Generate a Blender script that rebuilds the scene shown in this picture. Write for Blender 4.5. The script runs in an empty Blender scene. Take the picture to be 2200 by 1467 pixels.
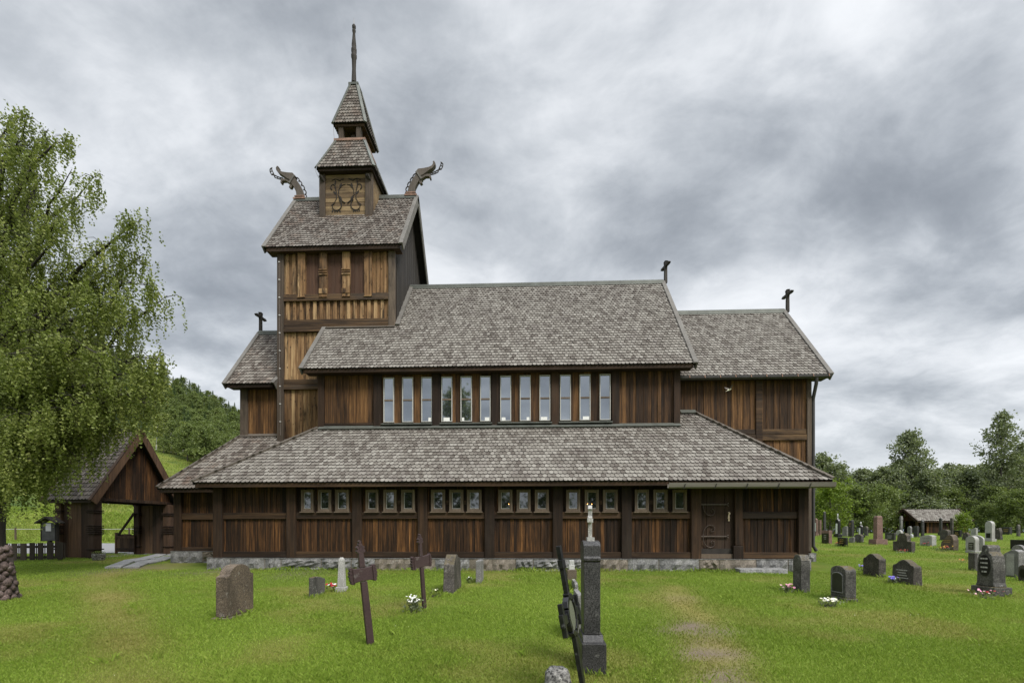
import bpy, bmesh, math, random
import numpy as np
from mathutils import Vector, Matrix

random.seed(7)
RNG = np.random.default_rng(11)
R = math.radians
scene = bpy.context.scene
COL = scene.collection

# ---------------------------------------------------------------- camera
FPX, CX, HY, EYE = 1050.0, 1100.0, 1140.0, 1.65      # focal length (px of a 2200 px wide frame), horizon row, eye height
YAW = math.atan(45.0 / 1050.0)                        # camera turned slightly left of the facade's normal
cam_d = bpy.data.cameras.new("camera")
cam = bpy.data.objects.new("camera", cam_d)
COL.objects.link(cam)
cam.location = (0, 0, EYE)
cam.rotation_euler = (R(90), 0, YAW)
cam_d.sensor_width = 36.0
cam_d.lens = FPX / 2200.0 * 36.0
cam_d.shift_y = (HY - 733.5) / 2200.0
cam_d.clip_start = 0.05
cam_d.clip_end = 20000
scene.camera = cam

# ---------------------------------------------------------------- world: overcast sky
SUN_EL, SUN_AZ = R(50), R(138)          # azimuth clockwise from +Y: behind the camera, to the right
world = bpy.data.worlds.new("World")
scene.world = world
world.use_nodes = True
wt = world.node_tree
wt.nodes.clear()
def wn(t, **kw):
    n = wt.nodes.new(t)
    for k, v in kw.items():
        setattr(n, k, v)
    return n
def wl(a, b):
    wt.links.new(a, b)
def wmath(op, a, b=None, c=None, clamp=False):
    n = wn("ShaderNodeMath", operation=op)
    n.use_clamp = clamp
    for i, v in enumerate((a, b, c)):
        if v is None:
            continue
        if isinstance(v, (int, float)):
            n.inputs[i].default_value = v
        else:
            wl(v, n.inputs[i])
    return n.outputs[0]
w_out = wn("ShaderNodeOutputWorld")
w_bg = wn("ShaderNodeBackground")
w_bg.inputs["Strength"].default_value = 0.1
sky = wn("ShaderNodeTexSky", sky_type="NISHITA")
sky.sun_disc = False
sky.sun_elevation = SUN_EL
sky.sun_rotation = SUN_AZ
sky.air_density = 1.0
sky.dust_density = 3.0
tc = wn("ShaderNodeTexCoord")
sep = wn("ShaderNodeSeparateXYZ")
wl(tc.outputs["Generated"], sep.inputs[0])
zc = wmath("ADD", wmath("MAXIMUM", sep.outputs[2], 0.0), 0.30)
comb = wn("ShaderNodeCombineXYZ")
wl(wmath("DIVIDE", sep.outputs[0], zc), comb.inputs[0])
wl(wmath("DIVIDE", sep.outputs[1], zc), comb.inputs[1])
def cloud_noise(scale, detail, rough, off, dist=0.0, stretch=(1, 1, 1)):
    mp = wn("ShaderNodeMapping")
    mp.inputs["Location"].default_value = off
    mp.inputs["Scale"].default_value = stretch
    wl(comb.outputs[0], mp.inputs[0])
    n = wn("ShaderNodeTexNoise")
    n.inputs["Scale"].default_value = scale
    n.inputs["Detail"].default_value = detail
    n.inputs["Roughness"].default_value = rough
    n.inputs["Distortion"].default_value = dist
    wl(mp.outputs[0], n.inputs["Vector"])
    return n.outputs["Fac"]
n_big = cloud_noise(0.95, 3.0, 0.5, (20.5, 3.1, 0.0), 0.15)
n_mid = cloud_noise(2.1, 7.0, 0.56, (2.3, 8.2, 0.0), 0.25, (0.85, 1.1, 1))
n_fin = cloud_noise(7.5, 7.0, 0.62, (1.1, 4.4, 0.0), 0.5)
mixv = wmath("ADD", wmath("ADD", wmath("MULTIPLY", n_big, 0.36), wmath("MULTIPLY", n_mid, 0.52)),
             wmath("MULTIPLY", n_fin, 0.12))
ramp = wn("ShaderNodeValToRGB")
wl(mixv, ramp.inputs[0])
cr = ramp.color_ramp
cr.interpolation = "B_SPLINE"
stops = [(0.37, (0.178, 0.194, 0.215)), (0.44, (0.262, 0.282, 0.307)), (0.50, (0.385, 0.407, 0.432)),
         (0.555, (0.520, 0.538, 0.560)), (0.64, (0.67, 0.684, 0.70))]
while len(cr.elements) < len(stops):
    cr.elements.new(0.5)
for e, (p, c) in zip(cr.elements, stops):
    e.position = p
    e.color = (*c, 1)
# an overcast dome is brighter towards the zenith, and pale just over the horizon
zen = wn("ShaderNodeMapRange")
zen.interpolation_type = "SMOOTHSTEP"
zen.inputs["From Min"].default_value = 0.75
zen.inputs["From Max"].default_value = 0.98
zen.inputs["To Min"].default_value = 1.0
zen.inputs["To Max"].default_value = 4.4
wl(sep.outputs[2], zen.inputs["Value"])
hor = wn("ShaderNodeMapRange")
hor.interpolation_type = "SMOOTHSTEP"
hor.inputs["From Min"].default_value = 0.0
hor.inputs["From Max"].default_value = 0.22
hor.inputs["To Min"].default_value = 0.55
hor.inputs["To Max"].default_value = 0.0
wl(sep.outputs[2], hor.inputs["Value"])
paleband = wn("ShaderNodeMix", data_type="RGBA")
wl(hor.outputs[0], paleband.inputs[0])
wl(ramp.outputs[0], paleband.inputs[6])
paleband.inputs[7].default_value = (0.66, 0.685, 0.715, 1)
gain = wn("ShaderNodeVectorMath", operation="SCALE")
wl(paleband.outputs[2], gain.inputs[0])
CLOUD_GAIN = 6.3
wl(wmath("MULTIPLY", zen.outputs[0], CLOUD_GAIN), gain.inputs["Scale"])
mixs = wn("ShaderNodeMix", data_type="RGBA")
mixs.inputs[0].default_value = 0.94
wl(sky.outputs[0], mixs.inputs[6])
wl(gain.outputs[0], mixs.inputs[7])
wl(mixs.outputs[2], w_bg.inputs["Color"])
wl(w_bg.outputs[0], w_out.inputs[0])

# ---------------------------------------------------------------- sun (through cloud: weak and soft)
sun_d = bpy.data.lights.new("sun", "SUN")
sun_d.energy = 1.5
sun_d.angle = R(22)
sun_d.color = (1.0, 0.965, 0.91)
sun = bpy.data.objects.new("sun", sun_d)
COL.objects.link(sun)
sd = Vector((math.sin(SUN_AZ) * math.cos(SUN_EL), math.cos(SUN_AZ) * math.cos(SUN_EL), math.sin(SUN_EL)))
sun.rotation_euler = (-sd).to_track_quat("-Z", "Y").to_euler()
sun.location = (20, -20, 40)

# ---------------------------------------------------------------- exposure
vs = scene.view_settings
vs.view_transform = "Standard"
vs.look = "None"
vs.exposure = 1.3
vs.gamma = 1.0
vs.use_curve_mapping = False
try:
    scene.cycles.use_denoising = True
    scene.cycles.max_bounces = 6
    scene.cycles.transparent_max_bounces = 8
    scene.cycles.use_adaptive_sampling = True
except Exception:
    pass

# ================================================================ survey: turning sight lines into places
CA, SA = math.cos(YAW), math.sin(YAW)
def sight(px):
    u = (px - CX) / FPX
    return (-SA + u * CA), (CA + u * SA)              # X and Y per unit of depth along the axis
def pt(px, py, Y):
    ax, ay = sight(px)
    t = Y / ay
    return Vector((ax * t, Y, EYE + t * (HY - py) / FPX))
def xr(px):
    ax, ay = sight(px)
    return ax / ay
def fx(px, Y):
    return xr(px) * Y
def fz(px, py, Y):
    return pt(px, py, Y).z

def sines(X, Y, seed, scale, n=5):
    r = np.random.default_rng(seed)
    out = 0
    for i in range(n):
        a = r.uniform(0, 2 * math.pi)
        k = scale * r.uniform(0.6, 1.9)
        out = out + np.sin((X * math.cos(a) + Y * math.sin(a)) * k + r.uniform(0, 6.28))
    return out / n

def smooth(t):
    t = np.clip(t, 0, 1)
    return t * t * (3 - 2 * t)

ROAD_Y0, ROAD_Y1 = 22.6, 29.5
def gz(X, Y):
    X = np.asarray(X, dtype=float)
    Y = np.asarray(Y, dtype=float)
    right = np.interp(Y, [-60, 1.5, 14.6, 20, 30, 40, 48, 60, 100, 500, 3000], [0, 0, 0.48, 0.68, 0.98, 1.25, 1.42, 1.5, 1.55, 1.55, 1.55])
    left = np.interp(Y, [-60, 1.5, 14.6, 18.5, 22.4, 29.5, 33, 40, 3000], [0, 0, 0.48, 0.60, 0.55, 0.86, 1.0, 1.3, 1.3])
    k = smooth((-X - 6.0) / 6.0)
    z = right * (1 - k) + left * k
    q = np.clip((-X / np.maximum(Y, 1.0) - 0.12) / 0.68, 0, 1.5) ** 1.08
    hill = np.interp(Y, [0, 33, 50, 85, 120, 230, 330, 520, 3000], [0, 0, 3.2, 13.0, 26, 74, 100, 112, 112])
    z = z + hill * q
    # a broad valley falls away far to the right
    z = z - smooth((Y - 110) / 300.0) * smooth((X + 10) / 60.0) * 40.0
    near = smooth((60 - Y) / 30.0)
    z = z + near * (0.018 * sines(X, Y, 3, 0.9) + 0.012 * sines(X, Y, 4, 2.6)) * smooth((Y - 1) / 3.0)
    return z
def gz1(X, Y):
    return float(gz(X, Y))
def hit(px, py):
    ax, ay = sight(px)
    sl = (HY - py) / FPX
    lo = None
    t = 1.0
    while t < 900:
        z = EYE + sl * t
        if z <= gz1(ax * t, ay * t):
            break
        lo = t
        t *= 1.01
    a, b = lo or 1.0, t
    for _ in range(40):
        m = 0.5 * (a + b)
        if EYE + sl * m <= gz1(ax * m, ay * m):
            b = m
        else:
            a = m
    return Vector((ax * b, ay * b, gz1(ax * b, ay * b)))

# ================================================================ builders
class MB:
    """collects faces and makes ONE mesh object of them"""
    def __init__(self):
        self.v, self.f, self.r, self.m = [], [], [], []
        self.mi = 0
        self.smooth_from = None
    def add(self, verts, faces, rnd=None):
        o = len(self.v)
        if rnd is None:
            rnd = random.random()
        self.v.extend([tuple(p) for p in verts])
        self.r.extend([rnd] * len(verts))
        for f in faces:
            self.f.append([i + o for i in f])
            self.m.append(self.mi)
    def box(self, x0, x1, y0, y1, z0, z1, rnd=None):
        self.add([(x0, y0, z0), (x1, y0, z0), (x1, y1, z0), (x0, y1, z0), (x0, y0, z1), (x1, y0, z1), (x1, y1, z1), (x0, y1, z1)],
                 [(0, 3, 2, 1), (4, 5, 6, 7), (0, 1, 5, 4), (1, 2, 6, 5), (2, 3, 7, 6), (3, 0, 4, 7)], rnd)
    def hexa(self, p, rnd=None):
        self.add(p, [(0, 3, 2, 1), (4, 5, 6, 7), (0, 1, 5, 4), (1, 2, 6, 5), (2, 3, 7, 6), (3, 0, 4, 7)], rnd)
    def bar(self, a, b, w, h, up=(0, 0, 1), rnd=None, taper=1.0):
        a, b = Vector(a), Vector(b)
        d = (b - a).normalized()
        up = Vector(up)
        s = d.cross(up)
        if s.length < 1e-5:
            s = d.cross(Vector((0, 1, 0)))
        s.normalize()
        n = s.cross(d).normalized()
        p = []
        for c, k in ((a, 1.0), (b, taper)):
            p += [c - s * w / 2 * k - n * h / 2 * k, c + s * w / 2 * k - n * h / 2 * k,
                  c + s * w / 2 * k + n * h / 2 * k, c - s * w / 2 * k + n * h / 2 * k]
        self.add(p, [(0, 1, 2, 3), (7, 6, 5, 4), (4, 5, 1, 0), (5, 6, 2, 1), (6, 7, 3, 2), (7, 4, 0, 3)], rnd)
    def tube(self, pts, rad, n=8, rnd=None, cap=True, flat=1.0):
        pts = [Vector(p) for p in pts]
        if not isinstance(rad, (list, tuple)):
            rad = [rad] * len(pts)
        ring, faces = [], []
        prev = None
        for i, p in enumerate(pts):
            d = (pts[min(i + 1, len(pts) - 1)] - pts[max(i - 1, 0)])
            if d.length < 1e-9:
                d = Vector((0, 0, 1))
            d.normalize()
            if prev is None:
                s = d.cross(Vector((0, 0, 1)))
                if s.length < 0.05:
                    s = d.cross(Vector((0, 1, 0)))
            else:
                s = prev - d * prev.dot(d)
            s.normalize()
            prev = s
            t = d.cross(s)
            for k in range(n):
                a = 2 * math.pi * k / n
                ring.append(p + s * math.cos(a) * rad[i] + t * math.sin(a) * rad[i] * flat)
        for i in range(len(pts) - 1):
            for k in range(n):
                faces.append((i * n + k, i * n + (k + 1) % n, (i + 1) * n + (k + 1) % n, (i + 1) * n + k))
        if cap:
            faces.append(tuple(range(n))[::-1])
            faces.append(tuple((len(pts) - 1) * n + k for k in range(n)))
        self.add(ring, faces, rnd)
    def lathe(self, prof, c=(0, 0, 0), n=16, rnd=None, sx=1.0, sy=1.0):
        ring, faces = [], []
        for r, z in prof:
            for k in range(n):
                a = 2 * math.pi * k / n
                ring.append((c[0] + r * sx * math.cos(a), c[1] + r * sy * math.sin(a), c[2] + z))
        for i in range(len(prof) - 1):
            for k in range(n):
                faces.append((i * n + k, i * n + (k + 1) % n, (i + 1) * n + (k + 1) % n, (i + 1) * n + k))
        faces.append(tuple(range(n))[::-1])
        faces.append(tuple((len(prof) - 1) * n + k for k in range(n)))
        self.add(ring, faces, rnd)
    def prism(self, poly, axis, a, b, rnd=None):
        """poly of 2D points extruded along an axis; 'x': (y,z)  'y': (x,z)  'z': (x,y)"""
        def mk(u, v, w):
            return {"x": (w, u, v), "y": (u, w, v), "z": (u, v, w)}[axis]
        n = len(poly)
        vs = [mk(u, v, a) for u, v in poly] + [mk(u, v, b) for u, v in poly]
        fs = [tuple(range(n))[::-1], tuple(range(n, 2 * n))]
        fs += [(i, (i + 1) % n, n + (i + 1) % n, n + i) for i in range(n)]
        self.add(vs, fs, rnd)

def root_of(o):
    while o.parent:
        o = o.parent
    return o
def obj(name, mb, mats, parent=None, local=False, bevel=0.0, smooth_ang=None, recalc=False, at=None):
    """link the collected faces as ONE mesh object; world coordinates unless local"""
    me = bpy.data.meshes.new(name)
    v = mb.v
    off = Vector((0, 0, 0))
    if not local:
        if parent is not None:
            off = root_of(parent).location
        elif at is not None:
            off = Vector(at)
        if off.length > 0:
            v = [(p[0] - off.x, p[1] - off.y, p[2] - off.z) for p in v]
    me.from_pydata(v, [], mb.f)
    if not isinstance(mats, (list, tuple)):
        mats = [mats]
    for m in mats:
        me.materials.append(m)
    if len(mats) > 1:
        me.polygons.foreach_set("material_index", mb.m)
    a = me.attributes.new("rnd", "FLOAT", "POINT")
    a.data.foreach_set("value", mb.r)
    if recalc:
        bm = bmesh.new()
        bm.from_mesh(me)
        bmesh.ops.recalc_face_normals(bm, faces=bm.faces)
        bm.to_mesh(me)
        bm.free()
    if smooth_ang is not None:
        me.polygons.foreach_set("use_smooth", [True] * len(me.polygons))
        try:
            me.set_sharp_from_angle(angle=R(smooth_ang))
        except Exception:
            pass
    me.update()
    o = bpy.data.objects.new(name, me)
    COL.objects.link(o)
    if parent is not None:
        o.parent = parent
    elif at is not None and not local:
        o.location = at
    if bevel > 0:
        b = o.modifiers.new("bevel", "BEVEL")
        b.width = bevel
        b.segments = 2
        b.limit_method = "ANGLE"
        b.angle_limit = R(40)
    return o
def np_obj(name, verts, faces, mat, attrs=None, parent=None, smooth_it=False):
    """a mesh of many equal polygons straight from arrays"""
    verts = np.ascontiguousarray(verts, dtype=np.float32)
    faces = np.ascontiguousarray(faces, dtype=np.int32)
    me = bpy.data.meshes.new(name)
    k = faces.shape[1]
    me.vertices.add(len(verts))
    me.vertices.foreach_set("co", verts.ravel())
    me.loops.add(faces.size)
    me.loops.foreach_set("vertex_index", faces.ravel())
    me.polygons.add(len(faces))
    me.polygons.foreach_set("loop_start", np.arange(0, faces.size, k, dtype=np.int32))
    try:
        me.polygons.foreach_set("loop_total", np.full(len(faces), k, dtype=np.int32))
    except Exception:
        pass
    for nm, arr in (attrs or {}).items():
        a = me.attributes.new(nm, "FLOAT", "POINT")
        a.data.foreach_set("value", np.ascontiguousarray(arr, dtype=np.float32))
    if smooth_it:
        me.polygons.foreach_set("use_smooth", np.ones(len(faces), dtype=bool))
    me.update(calc_edges=True)
    me.validate()
    for m in (mat if isinstance(mat, (list, tuple)) else [mat]):
        me.materials.append(m)
    o = bpy.data.objects.new(name, me)
    COL.objects.link(o)
    if parent is not None:
        o.parent = parent
    return o
def thing(name, label, cat, loc, rotz=0.0, group=None):
    o = bpy.data.objects.new(name, None)
    COL.objects.link(o)
    o.empty_display_size = 0.2
    o.location = loc
    o.rotation_euler = (0, 0, rotz)
    return tag(o, label, cat, group)
def tag(o, label=None, cat=None, group=None, kind=None):
    if label:
        o["label"] = label
    if cat:
        o["category"] = cat
    if group:
        o["group"] = group
    if kind:
        o["kind"] = kind
    return o
def dup(root, loc, rotz=0.0, scale=1.0, label=None, group=None):
    r = root.copy()
    COL.objects.link(r)
    r.location = loc
    r.rotation_euler = (0, 0, rotz)
    r.scale = (scale, scale, scale) if not isinstance(scale, tuple) else scale
    if label:
        r["label"] = label
    if group:
        r["group"] = group
    for ch in list(root.children):
        c = ch.copy()
        COL.objects.link(c)
        c.parent = r
        for g in ch.children:
            d = g.copy()
            COL.objects.link(d)
            d.parent = c
    return r

# ================================================================ materials
class NT:
    def __init__(self, name):
        self.mat = bpy.data.materials.new(name)
        self.mat.use_nodes = True
        self.t = self.mat.node_tree
        self.b = self.t.nodes["Principled BSDF"]
        self.out = self.t.nodes["Material Output"]
    def n(self, t, **kw):
        x = self.t.nodes.new(t)
        for k, v in kw.items():
            setattr(x, k, v)
        return x
    def l(self, a, b):
        self.t.links.new(a, b)
    def attr(self, name):
        return self.n("ShaderNodeAttribute", attribute_name=name).outputs["Fac"]
    def coord(self, which="Object"):
        return self.n("ShaderNodeTexCoord").outputs[which]
    def math(self, op, a, b=None, c=None, clamp=False):
        x = self.n("ShaderNodeMath", operation=op)
        x.use_clamp = clamp
        for i, v in enumerate((a, b, c)):
            if v is None:
                continue
            if isinstance(v, (int, float)):
                x.inputs[i].default_value = v
            else:
                self.l(v, x.inputs[i])
        return x.outputs[0]
    def noise(self, vec, scale, detail=4.0, rough=0.55, stretch=(1, 1, 1), off=None, dist=0.0):
        mp = self.n("ShaderNodeMapping")
        mp.inputs["Scale"].default_value = stretch
        self.l(vec, mp.inputs[0])
        v = mp.outputs[0]
        if off is not None:
            c = self.n("ShaderNodeCombineXYZ")
            for i in range(3):
                self.l(off, c.inputs[i])
            a = self.n("ShaderNodeVectorMath", operation="ADD")
            self.l(v, a.inputs[0])
            self.l(c.outputs[0], a.inputs[1])
            v = a.outputs[0]
        x = self.n("ShaderNodeTexNoise")
        x.inputs["Scale"].default_value = scale
        x.inputs["Detail"].default_value = detail
        x.inputs["Roughness"].default_value = rough
        x.inputs["Distortion"].default_value = dist
        self.l(v, x.inputs["Vector"])
        return x.outputs["Fac"]
    def voronoi(self, vec, scale, feature="F1", out="Distance", stretch=(1, 1, 1)):
        mp = self.n("ShaderNodeMapping")
        mp.inputs["Scale"].default_value = stretch
        self.l(vec, mp.inputs[0])
        x = self.n("ShaderNodeTexVoronoi", feature=feature)
        x.inputs["Scale"].default_value = scale
        self.l(mp.outputs[0], x.inputs["Vector"])
        return x.outputs[out]
    def ramp(self, fac, stops, interp="LINEAR"):
        x = self.n("ShaderNodeValToRGB")
        self.l(fac, x.inputs[0])
        cr = x.color_ramp
        cr.interpolation = interp
        while len(cr.elements) < len(stops):
            cr.elements.new(0.5)
        for e, (p, c) in zip(cr.elements, stops):
            e.position = p
            e.color = (*c, 1) if len(c) == 3 else c
        return x.outputs[0]
    def mix(self, fac, a, b, blend="MIX"):
        x = self.n("ShaderNodeMix", data_type="RGBA", blend_type=blend)
        for s, v in ((0, fac), (6, a), (7, b)):
            if isinstance(v, (int, float)):
                x.inputs[s].default_value = v
            elif isinstance(v, tuple):
                x.inputs[s].default_value = (*v, 1)
            else:
                self.l(v, x.inputs[s])
        return x.outputs[2]
    def rng(self, v, a, b, c=0.0, d=1.0):
        x = self.n("ShaderNodeMapRange")
        x.inputs[1].default_value = a
        x.inputs[2].default_value = b
        x.inputs[3].default_value = c
        x.inputs[4].default_value = d
        self.l(v, x.inputs[0])
        return x.outputs[0]
    def color(self, c):
        if isinstance(c, tuple):
            self.b.inputs["Base Color"].default_value = (*c, 1)
        else:
            self.l(c, self.b.inputs["Base Color"])
    def rough(self, v):
        if isinstance(v, (int, float)):
            self.b.inputs["Roughness"].default_value = v
        else:
            self.l(v, self.b.inputs["Roughness"])
    def spec(self, v):
        self.b.inputs["Specular IOR Level"].default_value = v
    def bump(self, h, strength=0.4, dist=0.02):
        x = self.n("ShaderNodeBump")
        x.inputs["Strength"].default_value = strength
        x.inputs["Distance"].default_value = dist
        self.l(h, x.inputs["Height"])
        self.l(x.outputs[0], self.b.inputs["Normal"])

def wood(name, stops, axis="z", grain=16.0, wr=0.45, wn_=0.55, wb=0.45, bias=-0.22, rough=0.75, knots=0.0, spec=0.25, stain=0.35, grey=(0.085, 0.070, 0.058)):
    m = NT(name)
    co = m.coord()
    rn = m.attr("rnd")
    st = {"z": (1, 1, 0.045), "x": (0.045, 1, 1), "y": (1, 0.045, 1)}[axis]
    st2 = {"z": (1, 1, 0.16), "x": (0.16, 1, 1), "y": (1, 0.16, 1)}[axis]
    off = m.math("MULTIPLY", rn, 37.0)
    g = m.noise(co, grain, 5.0, 0.6, st, off)
    g2 = m.noise(co, grain * 4.5, 3.0, 0.6, st, off)
    bl = m.noise(co, 1.5, 4.0, 0.6, st2, m.math("MULTIPLY", rn, 2.0))
    f = m.math("ADD", m.math("MULTIPLY", rn, wr), m.math("MULTIPLY", g, wn_))
    f = m.math("ADD", f, m.math("MULTIPLY", bl, wb))
    f = m.math("ADD", f, m.math("MULTIPLY", g2, 0.22))
    f = m.math("ADD", f, bias - 0.11, clamp=True)
    c = m.ramp(f, stops)
    if stain > 0:
        st3 = {"z": (1.0, 1.0, 0.22), "x": (0.22, 1.0, 1.0), "y": (1.0, 0.22, 1.0)}[axis]
        s1 = m.noise(co, 3.4, 6.0, 0.68, st3, m.math("MULTIPLY", rn, 1.3))
        sk = m.math("MULTIPLY", m.math("MINIMUM", m.math("MAXIMUM", m.rng(s1, 0.50, 0.64), 0.0), 1.0), stain)
        c = m.mix(sk, c, stops[0][1])
        s2 = m.noise(co, 2.1, 5.0, 0.65, st3, m.math("MULTIPLY", rn, 5.0))
        sg = m.math("MULTIPLY", m.math("MINIMUM", m.math("MAXIMUM", m.rng(s2, 0.52, 0.66), 0.0), 1.0), stain * 0.5)
        c = m.mix(sg, c, grey)
    if knots > 0:
        k = m.voronoi(co, 4.2, stretch={"z": (1.6, 1.6, 0.8), "x": (0.8, 1.6, 1.6), "y": (1.6, 0.8, 1.6)}[axis])
        kk = m.rng(k, 0.10, 0.17, knots, 0.0)
        kk = m.math("MAXIMUM", kk, 0.0)
        c = m.mix(kk, c, (0.035, 0.02, 0.012))
    m.color(c)
    m.rough(rough)
    m.spec(spec)
    m.bump(m.math("ADD", g, m.math("MULTIPLY", g2, 0.6)), 0.5, 0.012)
    return m.mat

M = {}
DARK = [(0.0, (0.0058, 0.0036, 0.0028)), (0.28, (0.0140, 0.0080, 0.0050)), (0.48, (0.036, 0.0180, 0.0085)),
        (0.64, (0.092, 0.0420, 0.0155)), (0.80, (0.190, 0.088, 0.030)), (1.0, (0.38, 0.19, 0.068))]
M["tar_boards"] = wood("tarred board cladding", DARK, wr=0.38, wn_=1.05, wb=0.70, bias=-0.585, grain=26, stain=0.5, grey=(0.085, 0.048, 0.026))
M["tar_post"] = wood("tarred posts", [(0.0, (0.0080, 0.0050, 0.0037)), (0.40, (0.0225, 0.0132, 0.0082)), (0.70, (0.060, 0.0330, 0.0180)), (1.0, (0.17, 0.094, 0.045))],
                     wr=0.25, wn_=0.9, wb=0.6, bias=-0.45)
M["tar_rail"] = wood("tarred rails", [(0.0, (0.0085, 0.0056, 0.0042)), (0.40, (0.029, 0.0170, 0.0100)), (0.70, (0.086, 0.049, 0.025)), (1.0, (0.24, 0.145, 0.070))],
                     axis="x", wr=0.35, wn_=0.9, wb=0.6, bias=-0.5)
HONEY = [(0.0, (0.013, 0.0080, 0.0055)), (0.26, (0.046, 0.0260, 0.0135)), (0.50, (0.132, 0.072, 0.033)), (0.76, (0.275, 0.160, 0.074)), (1.0, (0.46, 0.31, 0.160))]
M["honey_boards"] = wood("weathered honey boards", HONEY, wr=0.50, wn_=1.0, wb=0.80, bias=-0.50, knots=0.9, grain=20, stain=0.9, grey=(0.15, 0.104, 0.064))
M["honey_rail"] = wood("weathered honey rails", [(0.0, (0.012, 0.008, 0.006)), (0.4, (0.045, 0.028, 0.017)), (0.72, (0.155, 0.093, 0.045)), (1.0, (0.36, 0.24, 0.115))],
                       axis="x", wr=0.25, wn_=0.9, wb=0.8, bias=-0.48, stain=0.7)
M["red_panel"] = wood("reddish shutter boards", [(0.0, (0.028, 0.015, 0.010)), (0.5, (0.085, 0.045, 0.028)), (1.0, (0.20, 0.11, 0.06))], wr=0.3, bias=-0.2)
M["mid_boards"] = wood("brown board cladding", [(0.0, (0.0080, 0.0050, 0.0037)), (0.30, (0.024, 0.0135, 0.0082)), (0.54, (0.072, 0.0365, 0.0160)), (0.76, (0.170, 0.085, 0.032)), (1.0, (0.36, 0.20, 0.082))],
                       wr=0.46, wn_=1.0, wb=0.65, bias=-0.53, grain=24, stain=0.5, grey=(0.10, 0.058, 0.031))
M["grey_post"] = wood("greyed posts", [(0.0, (0.030, 0.023, 0.018)), (0.4, (0.085, 0.064, 0.048)), (0.75, (0.17, 0.13, 0.095)), (1.0, (0.27, 0.215, 0.16))],
                      wr=0.25, wn_=0.8, bias=-0.36, knots=0.4, stain=0.6)
M["grey_rail"] = wood("greyed boards", [(0.0, (0.045, 0.037, 0.030)), (0.5, (0.125, 0.105, 0.085)), (1.0, (0.25, 0.215, 0.175))], axis="x", wr=0.3, bias=-0.2)
M["log_board"] = wood("yellow turret boards", [(0.0, (0.035, 0.022, 0.014)), (0.35, (0.12, 0.080, 0.044)), (0.7, (0.27, 0.19, 0.10)), (1.0, (0.44, 0.33, 0.18))],
                      axis="x", wr=0.35, wn_=0.8, wb=0.6, bias=-0.34, stain=0.6, grey=(0.15, 0.125, 0.095))
M["barge"] = wood("grey barge boards", [(0.0, (0.07, 0.065, 0.058)), (0.5, (0.17, 0.16, 0.145)), (1.0, (0.30, 0.285, 0.26))], axis="y", wr=0.2, bias=-0.15)
M["hip_board"] = wood("weathered hip boards", [(0.0, (0.045, 0.038, 0.032)), (0.5, (0.115, 0.098, 0.08)), (1.0, (0.21, 0.18, 0.145))], axis="y", wr=0.2, bias=-0.15)
M["frame_wood"] = wood("pale window frames", [(0.0, (0.07, 0.05, 0.036)), (0.5, (0.165, 0.125, 0.092)), (1.0, (0.29, 0.23, 0.175))], grain=22, wr=0.25, bias=-0.18)
M["carved"] = wood("carved grey timber", [(0.0, (0.050, 0.043, 0.037)), (0.5, (0.125, 0.105, 0.088)), (1.0, (0.24, 0.20, 0.165))], wr=0.15, bias=-0.15)
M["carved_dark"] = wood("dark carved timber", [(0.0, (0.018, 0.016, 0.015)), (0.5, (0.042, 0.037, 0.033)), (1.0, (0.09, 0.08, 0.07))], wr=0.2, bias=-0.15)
M["gate_boards"] = wood("gate boards", [(0.0, (0.013, 0.008, 0.006)), (0.4, (0.050, 0.029, 0.0185)), (0.75, (0.125, 0.072, 0.041)), (1.0, (0.24, 0.155, 0.095))], wr=0.4, wn_=0.8, bias=-0.38)
M["fence_wood"] = wood("old fence wood", [(0.0, (0.016, 0.013, 0.011)), (0.5, (0.045, 0.037, 0.030)), (1.0, (0.11, 0.092, 0.075))], wr=0.4, bias=-0.22)

def shingle_mat(name, stops, patch, patch_amt):
    m = NT(name)
    co = m.coord()
    rn = m.attr("rnd")
    n1 = m.noise(co, 1.6, 5.0, 0.62)
    n2 = m.noise(co, 4.2, 4.0, 0.6)
    n3 = m.noise(co, 46.0, 3.0, 0.6)
    f = m.math("ADD", m.math("MULTIPLY", rn, 0.72), m.math("MULTIPLY", n3, 0.30))
    f = m.math("ADD", f, m.math("MULTIPLY", n2, 0.35))
    f = m.math("ADD", f, -0.20, clamp=True)
    c = m.ramp(f, stops)
    p = m.math("ADD", m.math("MULTIPLY", n1, 1.0), m.math("MULTIPLY", rn, 0.16))
    p = m.math("ADD", p, m.math("MULTIPLY", n2, 0.35))
    p = m.rng(p, 0.80, 0.98, 0.0, patch_amt)
    p = m.math("MAXIMUM", m.math("MINIMUM", p, patch_amt), 0.0)
    c = m.mix(p, c, patch)
    m.color(c)
    m.rough(0.85)
    m.spec(0.25)
    m.bump(n3, 0.35, 0.006)
    return m.mat
SH = [(0.0, (0.054, 0.042, 0.035)), (0.18, (0.121, 0.106, 0.091)), (0.45, (0.194, 0.178, 0.155)), (0.8, (0.260, 0.243, 0.214)), (1.0, (0.36, 0.346, 0.311))]
M["shingle"] = shingle_mat("weathered wooden shingles", SH, (0.075, 0.056, 0.052), 0.55)
SH2 = [(0.0, (0.052, 0.037, 0.030)), (0.25, (0.106, 0.089, 0.075)), (0.55, (0.174, 0.155, 0.134)), (0.85, (0.242, 0.222, 0.195)), (1.0, (0.33, 0.312, 0.281))]
M["shingle_brown"] = shingle_mat("brown wooden shingles", SH2, (0.115, 0.062, 0.038), 0.60)
SH3 = [(0.0, (0.026, 0.022, 0.020)), (0.5, (0.075, 0.064, 0.056)), (1.0, (0.16, 0.14, 0.125))]
M["shingle_dark"] = shingle_mat("dark gate shingles", SH3, (0.05, 0.034, 0.028), 0.5)

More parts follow.
